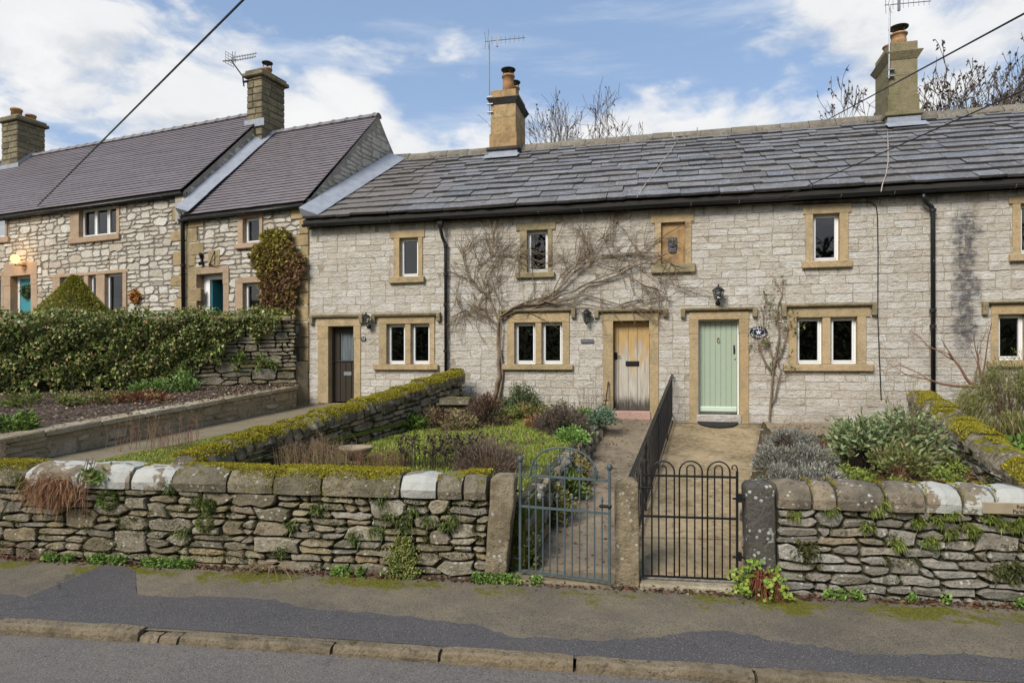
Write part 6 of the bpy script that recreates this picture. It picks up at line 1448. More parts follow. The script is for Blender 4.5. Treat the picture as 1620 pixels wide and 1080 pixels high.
for px in ([(1217, 664), (1219, 640), (1221, 612), (1223, 590), (1222, 565), (1216, 545), (1208, 520), (1207, 495), (1212, 478)], [(1223, 590), (1228, 560), (1233, 530), (1229, 505), (1231, 482), (1238, 466)], [(1222, 575), (1236, 560), (1243, 535), (1247, 520)], [(1222, 590), (1212, 575), (1204, 558), (1202, 545)], [(1219, 640), (1226, 630), (1232, 600), (1236, 585)]):
    P = [hw(x, y, .06+.02*math.sin(i)) for i, (x, y) in enumerate(px)]; m.tube(P, [.022*(1-.75*i/len(P)) for i in range(len(P))], 6, False); tips.append(P)
    for _ in range(9):
        i = rng.randint(2 if len(P) > 2 else 1, len(P)-1); o_ = []; branch(P[i], Vector((rng.uniform(-1, 1), -.2, rng.uniform(.1, 1))), rng.uniform(.12, .28), .006, 1, rng, o_, flat=fl, kids=(1, 2)); 
        for (Q, rr, l) in o_: tw.tube(Q, rr, 4, False); tips.append(Q)
m.build('stem', M['vine'], t, True); tag(tw.build('twigs', M['vine_red'], t, True), kind='stuff')
r = np.random.default_rng(8); C = []; D = []
for k in range(330):
    P = tips[r.integers(0, len(tips))]; q = P[-1] if r.random() < .7 else P[r.integers(1, len(P))]
    if q.z > 2.2: C.append(q+Vector(r.normal(size=3)*.035)); D.append(r.normal(size=3)+np.array([0, -.5, 0]))
tag(leaves('foliage', C, D, .06, .035, [(.14, .17, .05, 2), (.10, .12, .035, 2), (.17, .09, .05, 1)], t, 8), kind='stuff')
# the big leafless climber on the middle cottage
rng = random.Random(45); t = thing('climbing_vine', 'large leafless climbing vine spread over the wall above the two light window', 'climber', hw(783, 640, .1))
m = MB(); tw = MB()
main = [([(780, 640), (786, 618), (791, 596), (790, 560), (788, 530), (790, 500)], .055), ([(786, 640), (793, 610), (794, 570), (792, 530), (792, 500)], .03),
        ([(790, 500), (806, 490), (830, 482), (873, 474), (905, 462), (930, 448), (965, 440), (995, 424), (1040, 405), (1060, 398)], .026), ([(790, 503), (812, 494), (845, 487), (880, 478), (925, 466), (980, 482), (1030, 474), (1062, 470)], .022),
        ([(791, 505), (815, 488), (850, 480), (890, 450), (915, 425), (945, 405), (990, 402), (1040, 400), (1068, 420), (1088, 428)], .02), ([(792, 500), (830, 478), (870, 468), (900, 440), (912, 416), (940, 412), (980, 425), (1010, 446), (1035, 455), (1045, 470)], .018),
        ([(873, 474), (885, 440), (905, 420), (925, 402), (940, 392), (955, 375), (972, 350)], .014), ([(930, 448), (975, 430), (1000, 415), (1040, 440), (1090, 460)], .013), ([(860, 476), (900, 480), (950, 486), (1000, 484), (1045, 476)], .016),
        ([(789, 520), (772, 500), (758, 484), (764, 470), (772, 468)], .018), ([(790, 510), (778, 480), (765, 462), (750, 445), (738, 434), (728, 436)], .022), ([(750, 445), (752, 425), (770, 412), (785, 400), (800, 388)], .014), ([(750, 445), (735, 420), (733, 402), (745, 385), (758, 372)], .012),
        ([(765, 462), (770, 430), (788, 405), (815, 402), (835, 420), (850, 425)], .013), ([(785, 400), (780, 378), (792, 365)], .009), ([(756, 484), (740, 488), (725, 495)], .010), ([(788, 525), (765, 505), (756, 500)], .01), ([(790, 500), (789, 460), (788, 420), (790, 400)], .008), ([(728, 436), (722, 470), (735, 500), (752, 492)], .008),
        ([(800, 388), (820, 395), (840, 408), (866, 418)], .009), ([(940, 405), (925, 380), (905, 360), (880, 350)], .007), ([(970, 400), (966, 380), (974, 352), (984, 338)], .007), ([(1000, 410), (1040, 380), (1050, 372)], .007)]
for px, r0 in main:
    px2 = []
    for (a, b_) in zip(px, px[1:]): px2 += [a, ((a[0]+b_[0])/2+rng.uniform(-3, 3), (a[1]+b_[1])/2+rng.uniform(-3, 3))]
    px2.append(px[-1]); base_o = rng.uniform(.05, .12); P = [hw(x, y, base_o+.03*math.sin(i*.8+r0*90)) for i, (x, y) in enumerate(px2)]; n_ = len(P)
    m.tube(P, [max(.005, r0*1.0*(1-.6*i/n_)) for i in range(n_)], 6, False)
    if r0 < .025:
        for _ in range(int(n_*1.9)):
            i = rng.randint(1, n_-1); o_ = []; d = (P[i]-P[i-1]).normalized()*.7+Vector((rng.uniform(-.9, .9), 0, rng.uniform(-.7, .8)))
            branch(P[i], d, rng.uniform(.25, .75), rng.uniform(.006, .010), 1, rng, o_, .5, Vector((.1, 0, 0)), (1, 2), 5, fl)
            for (Q, rr, l) in o_:
                for v in Q: v.y = min(v.y, 13.47)
                tw.tube(Q, rr, 4, False)
m.build('stem', M['vine'], t, True); tag(tw.build('twigs', M['vine'], t, True), kind='stuff')
# creeper on the narrower house
r = np.random.default_rng(12); N = 9000; x = r.uniform(366, 484, N*2); y = r.uniform(362, 500, N*2)
cxl = np.interp(y, [362, 370, 385, 396, 410, 422, 440, 500], [420, 414, 412, 398, 396, 404, 412, 414])+4*np.sin(y*.4); cxr = np.interp(y, [362, 370, 395, 405, 420, 440, 470, 500], [450, 458, 466, 480, 484, 474, 468, 464])+4*np.sin(y*.31+1)
ok = (x > cxl) & (x < cxr); x, y = x[ok][:N], y[ok][:N]; C = []; D = []; pal = []
for i in range(len(x)): o_ = r.uniform(.03, .22); s_, h_ = L.px(x[i], y[i], o_); C.append(L.pt(s_, o_, h_)); D.append(np.array([L.o.x, L.o.y, -.4])+r.normal(size=3)*.6)
t = thing('creeper', 'thick creeper with yellow green and brown leaves beside the small windows', 'climber', L.pt(L.px(440, 500)[0], .1, 2.4)); C = np.array(C); D = np.array(D)
w1 = r.random(len(C)) < np.clip((y-372)/90+(x-430)/120, .05, .9)
tag(leaves('green_foliage', C[~w1], D[~w1], .075, .055, [(.22, .19, .035, 3), (.17, .165, .03, 2), (.27, .22, .05, 1.5), (.13, .09, .035, 1)], t, 3), kind='stuff'); tag(leaves('brown_foliage', C[w1], D[w1], .075, .055, [(.16, .085, .045, 3), (.13, .075, .04, 2), (.20, .15, .05, 1.2), (.10, .055, .035, 1.5)], t, 4), kind='stuff')
P = [(L.pt(L.px(440+k*7, 505)[0], .05, 2.3), L.pt(L.px(436+k*9, 440)[0], .06, L.px(436, 430)[1]), L.pt(L.px(430+k*10, 380)[0], .06, L.px(430, 378)[1])) for k in range(4)]; stems('stem', [(p, [.02, .014, .006]) for p in P], 'vine', t, 5)
# clipped conifer cone
r = np.random.default_rng(2); cb = at(118, 560, 14.6); cb.z = 2.36; top = at(118, 437, 14.6).z; N = 16000; hgt = top-cb.z
v = r.uniform(0, 1, N)**.75; rad = np.interp(v, [0, .3, .55, .85, 1], [.98, .93, .72, .26, .03]); an = r.uniform(0, 2*math.pi, N); lump = 1+.05*np.sin(an*5+v*9)+.04*np.sin(an*11-v*17)
C = np.stack([cb.x+np.cos(an)*rad*lump*r.uniform(.9, 1.02, N), cb.y+np.sin(an)*rad*lump*r.uniform(.9, 1.02, N), cb.z+v*hgt], 1); D = np.stack([np.cos(an), np.sin(an), .5+0*an], 1)+r.normal(size=(N, 3))*.5
t = thing('conifer', 'clipped golden green conifer cone behind the ivy wall', 'conifer', cb); tag(leaves('foliage', C, D, .06, .02, [(.22, .215, .03, 3), (.28, .26, .045, 2), (.16, .16, .025, 2.5), (.25, .18, .05, .7)], t, 6, var=.3), kind='stuff'); MB().tube([cb, cb+Z1*hgt*.8], [.07, .02], 7).build('trunk', M['bark'], t)
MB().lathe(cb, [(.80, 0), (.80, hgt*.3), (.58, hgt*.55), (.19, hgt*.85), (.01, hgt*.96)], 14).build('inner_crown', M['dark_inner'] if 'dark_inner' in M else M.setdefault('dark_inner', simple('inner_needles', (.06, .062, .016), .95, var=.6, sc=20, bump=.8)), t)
# wreaths
def wreath(label, x, y, rr, pal, off):
    s_, h_ = L.px(x, y, off); c = L.pt(s_, off, h_); r = np.random.default_rng(int(x)); t = thing('wreath', label, 'wreath', L.pt(s_, off-.03, h_-rr)); n = 420; an = r.uniform(0, 6.283, n)
    C = np.array([c+L.a*math.cos(a)*rr+Z1*math.sin(a)*rr+Vector(r.normal(size=3)*.025) for a in an]); tag(leaves('foliage', C, r.normal(size=(n, 3))+np.array([L.o.x, L.o.y, 0]), .07, .035, pal, t, 1), kind='stuff')
    MB().tube([c+L.a*math.cos(k*.3142*2)*rr+Z1*math.sin(k*.3142*2)*rr for k in range(11)], .02, 6).build('ring', M['dark_twig'], t)
wreath('loose green willow wreath hung on the teal door', 42, 461, .15, [(.05, .10, .04, 3), (.10, .13, .05, 2), (.20, .14, .07, 1)], -.17)
wreath('round wreath of green, orange and red hung on the rubble wall', 214, 469, .13, [(.06, .11, .03, 2), (.45, .13, .03, 2), (.35, .05, .03, 1), (.40, .28, .06, 1)], .06)
# ------------------------------------------------------------------ bed along the middle cottage
HEATH = [(.095, .070, .055, 3), (.13, .10, .08, 2.5), (.07, .05, .042, 2), (.16, .13, .10, 1.2)]
bush('heather_bush', 'rounded dark grey brown clipped bush on the lawn below the name plate', 'shrub', at_ground(888, 684, z_lawn), (.50, .42, .42), 7000, .05, .010, HEATH, 301, 80, .04, 'dark_twig', 60, up=.7, rand=.5, shell=.72)
bush('brown_shrub', 'upright dark brown shrub beside the mossy stone slab', 'shrub', at_ground(772, 674, z_lawn), (.34, .30, .62), 3600, .06, .016, [(.085, .045, .035, 3), (.12, .065, .045, 2), (.15, .10, .06, 1), (.10, .10, .03, .8)], 302, 50, .06, 'dark_twig', 60, up=.6)
bush('dead_heather', 'withered brown heather behind the left gatepost', 'shrub', at_ground(775, 745, z_lawn), (.42, .34, .34), 5500, .07, .008, [(.14, .10, .075, 3), (.19, .145, .11, 2), (.10, .065, .055, 2)], 303, 70, .06, 'dry_stalk', 60, up=1.0, rand=.4)
bush('evergreen_shrub', 'small dark evergreen shrub against the wall under the two light window', 'shrub', hw(825, 640, .35)+Vector((0, 0, -.05)), (.36, .3, .42), 2200, .06, .022, [(.05, .075, .028, 3), (.085, .115, .045, 2), (.12, .13, .06, 1)], 304, 30, .06)
for k, (x, y, rx, rz_, pal, lb) in enumerate([(800, 652, .34, .18, GREEN, 'mixed green ground cover beside the vine trunk'), (838, 655, .5, .20, [(.14, .15, .04, 2), (.20, .17, .06, 2), (.08, .11, .03, 2), (.22, .09, .05, .8)], 'yellow green ground cover below the two light window'), (892, 645, .42, .2, [(.12, .14, .045, 2), (.18, .16, .07, 2), (.07, .10, .03, 1)], 'loose green ground cover behind the clipped bush'), (925, 662, .28, .22, GREEN, 'leafy green clump at the corner of the lawn'), (948, 665, .30, .26, [(.08, .135, .085, 3), (.12, .18, .11, 2), (.17, .22, .15, 1)], 'blue green spurge beside the rusty iron rod'), (905, 690, .2, .12, [(.13, .22, .05, 3), (.18, .27, .07, 1)], 'tiny bright green plant in front of the clipped bush'), (860, 668, .35, .14, [(.20, .06, .035, 2), (.12, .13, .04, 2), (.25, .18, .06, 1)], 'red leaved ground cover left of the clipped bush'), (690, 668, .42, .30, [(.16, .10, .06, 2), (.12, .075, .05, 2), (.13, .13, .04, 1)], 'brown withered fern clump under the mossy wall'), (655, 672, .25, .26, GREEN, 'green hart tongue fern on the mossy wall face'), (728, 672, .3, .26, [(.17, .12, .07, 3), (.22, .17, .09, 2), (.13, .14, .04, 1)], 'dry grassy clump below the stone slab')]):
    bush('ground_cover', lb, 'plant', at_ground(x, y+8, z_lawn), (rx, rx*.8, rz_), 1300, .07, .028, pal, 320+k, 26, .06, 'dark_twig', 8, 'plants in the lawn bed')
def stalks(name, label, pts, h, n_, mat, seed, spread=.25, head=None, group=None, r0=.005):
    r = random.Random(seed); t = thing(name, label, 'dry stalks', pts[0], group); m = MB(); C = []; D = []
    for k in range(n_):
        p = Vector(pts[r.randrange(len(pts))])+Vector((r.gauss(0, spread), r.gauss(0, spread*.7), -.02)); hh = h*r.uniform(.5, 1.1); e = p+Vector((r.gauss(0, .12)*hh, r.gauss(0, .1)*hh, hh)); md = p.lerp(e, .5)+Vector((r.gauss(0, .02), r.gauss(0, .02), 0))
        m.tube([p, md, e], [r0, r0*.8, r0*.4], 3, False)
        for j in range(3):
            if r.random() < .6: q = md.lerp(e, r.random()); m.tube([q, q+Vector((r.gauss(0, .07), r.gauss(0, .05), r.uniform(.02, .1)))], [r0*.5, r0*.3], 3, False)
        if head:
            for j in range(6): C.append(e+Vector((r.gauss(0, .015), r.gauss(0, .015), r.gauss(0, .02)))); D.append((r.gauss(0, 1), r.gauss(0, 1), r.gauss(0, 1)))
    tag(m.build('stalks', M[mat], t, True), kind='stuff')
    if head: tag(leaves('seed_heads', C, D, .04, .03, head, t, seed), kind='stuff')
BR = [(.035, .022, .02, 2), (.06, .035, .03, 1)]
stalks('dry_stalks', 'tangle of dry brown stalks between the mossy wall and stone bowl', [at_ground(x, 742, z_lawn) for x in (455, 480, 505, 530)]+[at_ground(x, 728, z_lawn) for x in (460, 490, 520)], .36, 330, 'dry_stalk', 1, .16)
stalks('dry_stalks', 'dark seed heads standing in the lawn behind the white patched coping', [at_ground(x, 742, z_lawn) for x in (640, 665, 690, 715, 740)], .42, 110, 'dark_twig', 2, .16, BR)
stalks('dry_stalks', 'reddish dry stalks around the stone bowl', [at_ground(x, 740, z_lawn) for x in (560, 585, 605, 620)], .26, 120, 'vine_red', 3, .14)
stalks('dry_stalks', 'tall thin dry seed stems in front of the lawn grass', [at_ground(x, 720, z_lawn) for x in (700, 740, 790, 820)], .36, 60, 'dry_stalk', 7, .25, [(.10, .075, .055, 1)], r0=.0035)
stalks('dry_stalks', 'thin upright dead stems against the wall left of the wooden door', [hw(x, 660, .3)+Vector((0, 0, .0)) for x in (920, 930, 940)], .75, 16, 'vine_red', 4, .08)
stalks('dry_stalks', 'dead dark stems in the grass strip beyond the mossy coping', [at_ground(x, 712, z_strip, 7.6, 13) for x in (205, 235, 262, 280, 295)], .48, 46, 'vine_red', 5, .12)
stalks('dry_stalks', 'pale dry stems leaning on the low terrace wall', [at_ground(x, 700, z_strip, 7.6, 13) for x in (120, 140, 165, 225, 245)], .42, 60, 'dry_stalk', 6, .12)
for k, (x, y, rx, pal, lb) in enumerate([(836, 800, .20, [(.17, .18, .05, 2), (.22, .19, .07, 2), (.09, .10, .03, 2)], 'yellow green trailing plant on the lawn bank behind the spear tipped gate'), (848, 768, .22, [(.12, .17, .04, 2), (.08, .11, .03, 2)], 'leafy green plant on the bank behind the arched gate hoop'), (885, 745, .20, [(.20, .13, .06, 2), (.15, .15, .05, 2)], 'brown and green growth spilling over the path edge')]):
    p = at_ground(x, y, lambda q: z_pathl(q)+.25, 6.9, 13); p = PL0.lerp(PL1, min(.97, max(.3, vv(p))))+Vector((.10, 0, 0)); p.z = z_pathl(p)+.05
    bush('bank_plant', lb, 'plant', p, (rx*.8, rx, .38), 900, .055, .035, pal, 340+k, 24, .05, nst=6, group='plants on the lawn bank')
p = PL1+Vector((-.12, .10, 0)); p.z = .14
bush('bank_plant', 'dark leafy growth filling the corner behind the leaning gatepost', 'plant', p, (.22, .16, .62), 1500, .06, .035, [(.07, .085, .025, 3), (.12, .13, .04, 2), (.16, .11, .05, 1)], 349, 40, .05, nst=10, group='plants on the lawn bank')
# right garden floor
LIT = [(.17, .085, .04, 3), (.12, .065, .035, 2), (.22, .14, .06, 1.5), (.13, .14, .035, 1.2)]
r = np.random.default_rng(9); P = inplan(PR0.lerp(RW0, .1), RW0, RW1, PR1, 3600, r)
for i in range(len(P)): P[i, 2] = z_right(P[i])+.02
tag(leaves('leaf_litter', P, r.normal(size=(len(P), 3))*np.array([1, 1, .3]), .06, .04, LIT, None, 9), 'brown leaf litter covering the soil of the right garden', 'leaf litter', kind='stuff')
for k, (x, y) in enumerate([(1330, 745), (1345, 756), (1322, 730), (1365, 760), (1400, 770), (1480, 755), (1500, 762), (1515, 748), (1495, 735)]):
    bush('ground_cover', 'small green clump on the leaf strewn soil of the right garden', 'plant', at_ground(x, y, z_right), (.16, .15, .09), 260, .05, .03, [(.15, .20, .04, 2), (.20, .22, .05, 2), (.10, .13, .03, 1)], 350+k, 10, .03, nst=3, group='small clumps in the right garden')
r = np.random.default_rng(29); P = inplan(PL0.lerp(RL0, .05), RL0.lerp(PL0, .1), RL1, PL1, 420, r)
P = P[r.random(len(P)) < .35+.65*(np.abs(P[:, 0]-P[:, 0].mean()) > .3)]
for i in range(len(P)): P[i, 2] = z_pathl(P[i])+.016
tag(leaves('fallen_leaves', P, r.normal(size=(len(P), 3))*np.array([1, 1, .2]), .05, .03, [(.14, .055, .035, 3), (.20, .12, .06, 1), (.08, .05, .03, 2)], None, 29), 'red brown fallen leaves on the path to the wooden door', 'leaf litter', kind='stuff')
# flower bed, left
r = np.random.default_rng(19); P = inplan(IV2, IV0, LW0, LW2, 7500, r)
for i in range(len(P)): P[i, 2] = z_bed(P[i])+.02
tag(leaves('leaf_litter', P, r.normal(size=(len(P), 3))*np.array([1, 1, .35]), .055, .04, [(.10, .06, .045, 3), (.19, .14, .10, 2.5), (.32, .27, .19, 1.5), (.06, .04, .03, 1.5)], None, 19), 'dead leaves scattered over the bare flower bed', 'leaf litter', kind='stuff')
for k, (x, y, rx, rz_, pal, lb) in enumerate([(16, 680, .34, .16, GREEN, 'bright green clump at the corner of the bare flower bed'), (240, 622, .4, .25, [(.09, .15, .035, 2), (.13, .19, .05, 2)], 'bright green plant against the foot of the ivy wall'), (285, 618, .35, .35, [(.10, .17, .04, 2), (.16, .23, .07, 2)], 'tall bright green plant where the terrace coping steps'), (225, 635, .5, .12, [(.20, .07, .045, 2), (.15, .06, .04, 2), (.14, .13, .04, 1)], 'low red leaved plants by the terrace coping'), (70, 640, .8, .14, [(.14, .15, .04, 2), (.10, .12, .03, 2)], 'low mossy growth along the foot of the ivy'), (150, 636, .8, .14, [(.16, .16, .05, 2), (.13, .10, .04, 2)], 'low yellowish growth along the foot of the ivy wall')]):
    p = at_ground(x, y, z_bed, 7.8, 15.5); bush('ground_cover', lb, 'plant', p, (rx, rx*.6, rz_), 900, .075, .035, pal, 370+k, 24, .05, nst=5, group='plants in the flower bed')
for k, (x, y) in enumerate([(322, 548), (345, 553), (380, 562), (372, 575), (408, 573), (430, 574), (300, 585)]):
    s_, h_ = IVF.px(x, y, .05); p = IVF.pt(s_, .03, h_); r = np.random.default_rng(k); n = 60; C = np.array([p]*n)+r.normal(size=(n, 3))*.07; D = r.normal(size=(n, 3))*.8+np.array([IVF.o.x, IVF.o.y, .2])
    tag(leaves('wall_fern', C, D, .17, .035, GREEN, None, k, droop=.3), 'green fern rooted in the bare stones of the boundary wall', 'fern', 'ferns on the boundary wall')
# ------------------------------------------------------------------ growth on the street walls
FERN = [(.065, .095, .022, 3), (.10, .13, .03, 2), (.14, .16, .04, 1.2), (.045, .06, .018, 1.5)]
def tuft(name, label, cat, x, y, n, ln, wd, pal, seed, sp=.05, group=None, drop=.5, off=.02):
    s_, h_ = S.px(x, y, off); p = S.pt(s_, off, max(h_, .1)); r = np.random.default_rng(seed)
    C = np.array([p]*n)+np.clip(r.normal(size=(n, 3)), -1.7, 1.7)*np.array([sp, .012, sp*.7]); D = r.normal(size=(n, 3))*np.array([1, .35, .8])+np.array([S.o.x, S.o.y, .15])*.9
    return tag(leaves(name, C, D, ln, wd, pal, None, seed, droop=drop), label, cat, group)
rf = random.Random(77)
for k, (x, y) in enumerate([(500, 802), (327, 800), (318, 790), (600, 790), (655, 808), (678, 822), (640, 832), (705, 830), (720, 820), (290, 840), (560, 850), (460, 832), (600, 838), (440, 870), (620, 818), (20, 752), (36, 760), (265, 768)]):
    tuft('wall_fern', 'small dark fern growing from a joint of the mossy street wall', 'fern', x+rf.uniform(-4, 4), y, 80, .065, .013, FERN, 400+k, .045, 'ferns on the mossy street wall')
for k, (x, y) in enumerate([(1312, 806), (1258, 812), (1400, 794), (1385, 804), (1372, 832), (1450, 826), (1505, 812), (1483, 822), (1420, 858), (1472, 855), (1505, 842), (1560, 810), (1572, 820), (1590, 828), (1535, 834), (1612, 832), (1538, 840), (1618, 822)]):
    tuft('wall_fern', 'small bright fern growing from a joint of the squared grey street wall', 'fern', x, y, 95, .062, .012, [(.10, .14, .025, 3), (.18, .185, .035, 2), (.08, .10, .02, 2)], 440+k, .032, 'ferns on the grey street wall')
for k, (x, y) in enumerate([(1275, 870), (1585, 905), (1600, 902)]):
    tuft('wall_moss', 'dark moss patch on the squared grey street wall', 'moss', x, y, 160, .05, .02, [(.05, .055, .018, 2), (.08, .085, .02, 1)], 470+k, .07, 'moss patches on the grey street wall')
# hanging creeper, dry grass, leafy rosette, cushion plants
r = np.random.default_rng(4); C = []; D = []
for k in range(2600):
    y = r.uniform(848, 925); hwid = np.interp(y, [848, 880, 925], [10, 20, 27])*(1+.3*math.sin(y*.35)+.2*math.sin(y*.9))*(.75+.5*r.random()); x = 638+r.uniform(-hwid, hwid); s_, h_ = S.px(x, y, .06); C.append(S.pt(s_, r.uniform(.03, .05+.10*(y-848)/77), max(.09, h_))); D.append(np.array([S.o.x, S.o.y, -.4])+r.normal(size=3)*.7)
tag(leaves('stonecrop', C, D, .028, .02, [(.16, .19, .05, 3), (.22, .23, .07, 2), (.10, .13, .03, 2), (.20, .13, .06, .8)], None, 4), 'trailing green stonecrop hanging down to the pavement', 'stonecrop')
r = np.random.default_rng(14); C = []; D = []
for k in range(900): s_, h_ = S.px(r.normal(88, 20), r.normal(768, 11), .06); C.append(S.pt(s_, .05+r.uniform(0, .08), h_)); D.append(np.array([S.o.x*.5+r.normal()*.9, S.o.y*.7, r.normal()*.5-.35]))
tag(leaves('dry_grass', C, D, .17, .008, [(.20, .10, .05, 3), (.26, .15, .07, 2), (.15, .08, .045, 2)], None, 14, droop=.5), 'withered rust brown tuft hanging over the mossy street wall', 'dry grass')
r = np.random.default_rng(24); C = []; D = []
for k in range(150): s_, h_ = S.px(r.normal(147, 9), r.normal(754, 6), .1); C.append(S.pt(s_, r.uniform(.04, .10), h_)); D.append(np.array([S.o.x+r.normal()*.7, S.o.y*.6, r.normal()*.5+.5]))
tag(leaves('leafy_rosette', C, D, .09, .030, [(.20, .26, .08, 2), (.26, .31, .12, 2), (.13, .18, .05, 1)], None, 24), 'fresh pale green leafy rosette on the mossy street wall', 'plant')
for k, (x, y, sz, pal, lb) in enumerate([(168, 790, .09, GREEN, 'round green cushion plant below the leafy rosette'), (322, 828, .075, [(.15, .16, .05, 2), (.11, .13, .035, 2)], 'olive cushion plant set deep in the mossy street wall'), (36, 765, .07, FERN, 'dark green cushion plant under the white coping patch'), (330, 800, .06, FERN, 'small dark cushion plant below the mossy coping')]):
    r = np.random.default_rng(500+k); s_, h_ = S.px(x, y, .05); n = 900; d = r.normal(size=(n, 3)); d /= np.linalg.norm(d, axis=1, keepdims=True); C = np.array([S.pt(s_, .02, h_)]*n)+d*np.array([sz*1.2, sz*.8, sz]); tag(leaves('cushion_plant', C, d+r.normal(size=(n, 3))*.4, .03, .014, pal, None, k), lb, 'plant')
rr_ = random.Random(3); m = MB()
for k in range(7):
    p = S.pt(S.px(150+rr_.uniform(-6, 8), 760)[0], .06, 1.15+rr_.uniform(0, .05)); e = S.pt(S.px(150+rr_.uniform(-10, 6)-k, 850)[0], .10+rr_.uniform(0, .05), .55+rr_.uniform(-.1, .25)); m.tube([p+Z1*.06, p.lerp(e, .4)+S.o*.06, e], [.005, .005, .003], 4, False)
tag(m.build('trailing_stems', M['vine_red'], None, True), 'dead brown stems trailing down the mossy street wall below the rosette', 'dead stems')
# weeds and litter along the foot of the walls
WEED = [(.12, .20, .04, 3), (.17, .25, .06, 2), (.08, .13, .03, 2)]
for k, (x, w_, n) in enumerate([(90, 12, 260), (118, 8, 160), (165, 16, 420), (195, 14, 360), (250, 14, 320), (275, 22, 520), (305, 12, 260), (545, 16, 260), (575, 6, 90), (760, 12, 220), (785, 16, 300), (812, 14, 240), (1308, 9, 140), (1326, 7, 110), (1350, 10, 140), (1438, 6, 60), (1490, 6, 60), (1608, 10, 150), (850, 10, 120), (240, 6, 90)]):
    r = np.random.default_rng(600+k); C = []; D = []
    for j in range(n): s0_ = S.px(x+np.clip(r.normal(), -1.5, 1.5)*w_*.55, 900)[0]; o_ = min(.13, abs(r.normal()*.05)+.05); C.append(S.pt(s0_, o_, z_pave(s0_, o_)+min(.08, abs(r.normal())*.045))); D.append(r.normal(size=3)*.8+np.array([0, -.2, .5]))
    tag(leaves('weed', C, D, .036, .026, WEED, None, 600+k), 'low bright green weed rooted where street wall meets pavement', 'weed', 'weeds along the wall foot')
r = np.random.default_rng(33); n = 3400; sv = r.uniform(-9, 7.5, n); C = []; D = []
for j in range(n): o_ = abs(r.normal()*.055)+.045; C.append(S.pt(sv[j], o_, z_pave(sv[j], o_)+.004+abs(r.normal())*.012)); D.append(r.normal(size=3)*np.array([1, 1, .25]))
tag(leaves('leaf_litter', C, D, .045, .028, [(.11, .045, .03, 3), (.07, .035, .028, 2), (.15, .10, .055, 1.5), (.05, .04, .02, 2)], None, 33), 'dark red brown leaf litter swept along the foot of the street walls', 'leaf litter', kind='stuff')
r = np.random.default_rng(43); n = 500; sv = r.uniform(-7, 6, n); C = []; D = []
for j in range(n): o_ = 1.70+abs(r.normal()*.09); C.append(S.pt(sv[j], o_, -.036+.01*(o_-1.6))); D.append(r.normal(size=3)*np.array([1, 1, .1]))
tag(leaves('gutter_litter', C, D, .045, .02, [(.12, .075, .045, 2), (.20, .14, .08, 1), (.06, .045, .03, 2)], None, 43), 'twigs and dead leaves lying in the gutter below the kerb', 'leaf litter', kind='stuff')
rr_ = random.Random(13); m = MB()
for k in range(16):
    p = S.pt(S.px(440+rr_.uniform(-10, 10), 895)[0], .12, .12+rr_.uniform(0, .12)); an = rr_.uniform(-1.4, 1.4); l = rr_.uniform(.2, .5); e = p+S.a*math.sin(an)*l+S.o*math.cos(an)*l*.6; e.z = .09; m.tube([p, p.lerp(e, .5)+Z1*.06, e], [.005, .004, .002], 4, False)
tag(m.build('dead_twigs', M['dry_stalk'], None, True), 'spray of dead tan twigs arching onto the pavement', 'twigs')
rr_ = random.Random(17); m = MB()
for k in range(26):
    p = S.pt(S.px(rr_.uniform(-60, 60), 880)[0], rr_.uniform(.05, .12), .1+rr_.uniform(0, .18)); an = rr_.uniform(-1.5, 1.5); l = rr_.uniform(.15, .45); e = p+S.a*math.sin(an)*l+S.o*math.cos(an)*l*.4; e.z = .10; m.tube([p, p.lerp(e, .5)+Z1*.05, e], [.004, .004, .002], 4, False)
tag(m.build('dead_twigs', M['vine_red'], None, True), 'heap of dead reddish twigs at the wall foot beside the asphalt patch', 'twigs')
# plant with round leaves and red stems at the right gatepost
b = S.pt(S.px(1198, 945)[0], .16, .09); r = np.random.default_rng(61); t = thing('pennywort_clump', 'clump of round yellow green leaves on red stems at the foot of the dark gatepost', 'plant', b)
C, D = dome(r, 420, np.array(b), (.26, .13, .36), 60, .03, .65, .05, .3, .7); tag(leaves('foliage', C, D, .045, .045, [(.20, .27, .04, 3), (.28, .33, .07, 2), (.13, .19, .05, 2)], t, 61, fold=.15), kind='stuff')
ps = []
for k in range(150):
    d = r.normal(size=3); d[2] = abs(d[2])+.2; d /= np.linalg.norm(d); e = np.array(b)+np.array([.06, 0, 0])+d*np.array([.26, .15, .30])*r.uniform(.6, 1.); s0_ = np.array(b)+np.array([r.normal()*.05, .02, .10+r.uniform(0, .15)]); mm = (s0_+e)/2+np.array([0, 0, .04]); e = e-np.array([0, 0, .10]); e[2] = max(e[2], .1); ps.append(([s0_, mm, e], [.005, .004, .003]))
tag(stems('stems', ps, 'red_stem' if 'red_stem' in M else (M.setdefault('red_stem', simple('red_stem', (.20, .055, .028), .7)) and 'red_stem'), t, 3), kind='stuff')
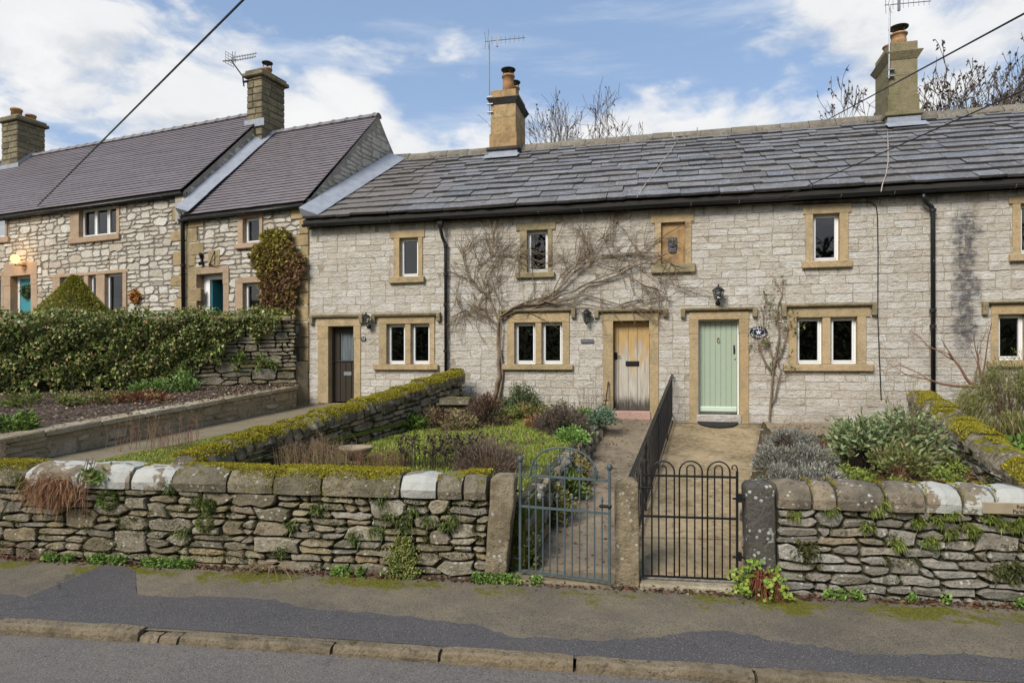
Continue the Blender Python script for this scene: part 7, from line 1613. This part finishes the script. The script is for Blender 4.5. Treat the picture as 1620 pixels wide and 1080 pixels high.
# ------------------------------------------------------------------ bare trees behind the roofs
def tree(label, x, ytop, d, seed, spread, levels, fan, leafn=0, mat='bark', kids=(2, 3)):
    rng = random.Random(seed); top = at(x, ytop, d); base = Vector((top.x, top.y, 1.3)); hgt = top.z-base.z
    t = thing('bare_tree', label, 'tree', base, 'bare trees behind the cottages'); r0 = .028*hgt/2
    out = []; trunk = [base-Z1*.5, base+Z1*hgt*.22+Vector((rng.uniform(-.2, .2), 0, 0)), base+Z1*hgt*.40]
    MB().tube(trunk, [r0, r0*.8, r0*.62], 8).build('trunk', M[mat], t, True)
    for k in range(fan):
        an = (k+.5)/fan*2*math.pi+rng.uniform(-.3, .3); lean = rng.uniform(.25, .6)*spread
        branch(trunk[1].lerp(trunk[2], rng.uniform(.4, 1)), Vector((math.cos(an)*lean, math.sin(an)*lean, 1)), hgt*rng.uniform(.24, .30), r0*.32, levels, rng, out, .42, Vector((0, 0, .38)), kids, 4)
    zmax = max(p.z for P, rr, l in out for p in P); k_ = hgt*.60/(zmax-trunk[2].z+.01); m1, m2 = MB(), MB(); C = []; D = []
    for P, rr, l in out:
        Q = [trunk[2]+(p-trunk[2])*k_ for p in P]; (m1 if l >= 2 else m2).tube(Q, [max(.010, q) for q in rr], 5 if l >= 2 else 3, False)
        if l == 0 and rng.random() < leafn/100:
            for _ in range(rng.randint(1, 3)): C.append(Q[-1].lerp(Q[-3], rng.random())); D.append((rng.gauss(0, 1), rng.gauss(0, 1), -1))
    m1.build('branches', M[mat], t, True); tag(m2.build('twigs', M[mat], t, True), kind='stuff')
    if C: tag(leaves('leaves', C, D, .12, .085, [(.045, .03, .024, 2), (.07, .045, .03, 1), (.10, .07, .03, .4)], t, seed), kind='stuff')
tree('tall bare tree with fine upswept twigs behind the slate ridge', 966, 128, 34, 5, .42, 5, 4, 20)
tree('slim bare tree beside the tall one behind the slate ridge', 912, 154, 36, 8, .34, 5, 3, 20)
tree('low bare tree just right of the yellow sandstone chimney', 864, 166, 33, 12, .5, 5, 3, 20)
tree('sparse tree with dark hanging leaves right of the green stained chimney', 1510, 88, 24, 21, 1.3, 5, 10, 95, kids=(3, 3))
tree('sparse tree with dark hanging leaves beyond the far end of the ridge', 1612, 84, 24, 24, 1.3, 5, 10, 95, kids=(3, 3))
tree('sparse low tree with dark hanging leaves left of the green stained chimney', 1366, 138, 26, 27, .55, 5, 4, 90)
# wood on the far side of the road, seen only in the window panes
r = np.random.default_rng(71); n = 30000; sv = r.uniform(-34, 34, n); ht = (8.0+1.8*np.sin(sv*.55)+1.4*np.sin(sv*1.7+1)+.9*np.sin(sv*4.1))*r.uniform(0, 1, n)**.8; C = np.array([S.pt(sv[i], 17+r.uniform(-1.2, 1.2), .6+ht[i]) for i in range(n)])
tag(leaves('roadside_wood', C, r.normal(size=(n, 3)), .42, .18, [(.035, .04, .018, 3), (.06, .055, .03, 2), (.05, .04, .03, 2)], None, 71), 'dark hedge and scrub lining the far side of the road', 'wood', kind='stuff')
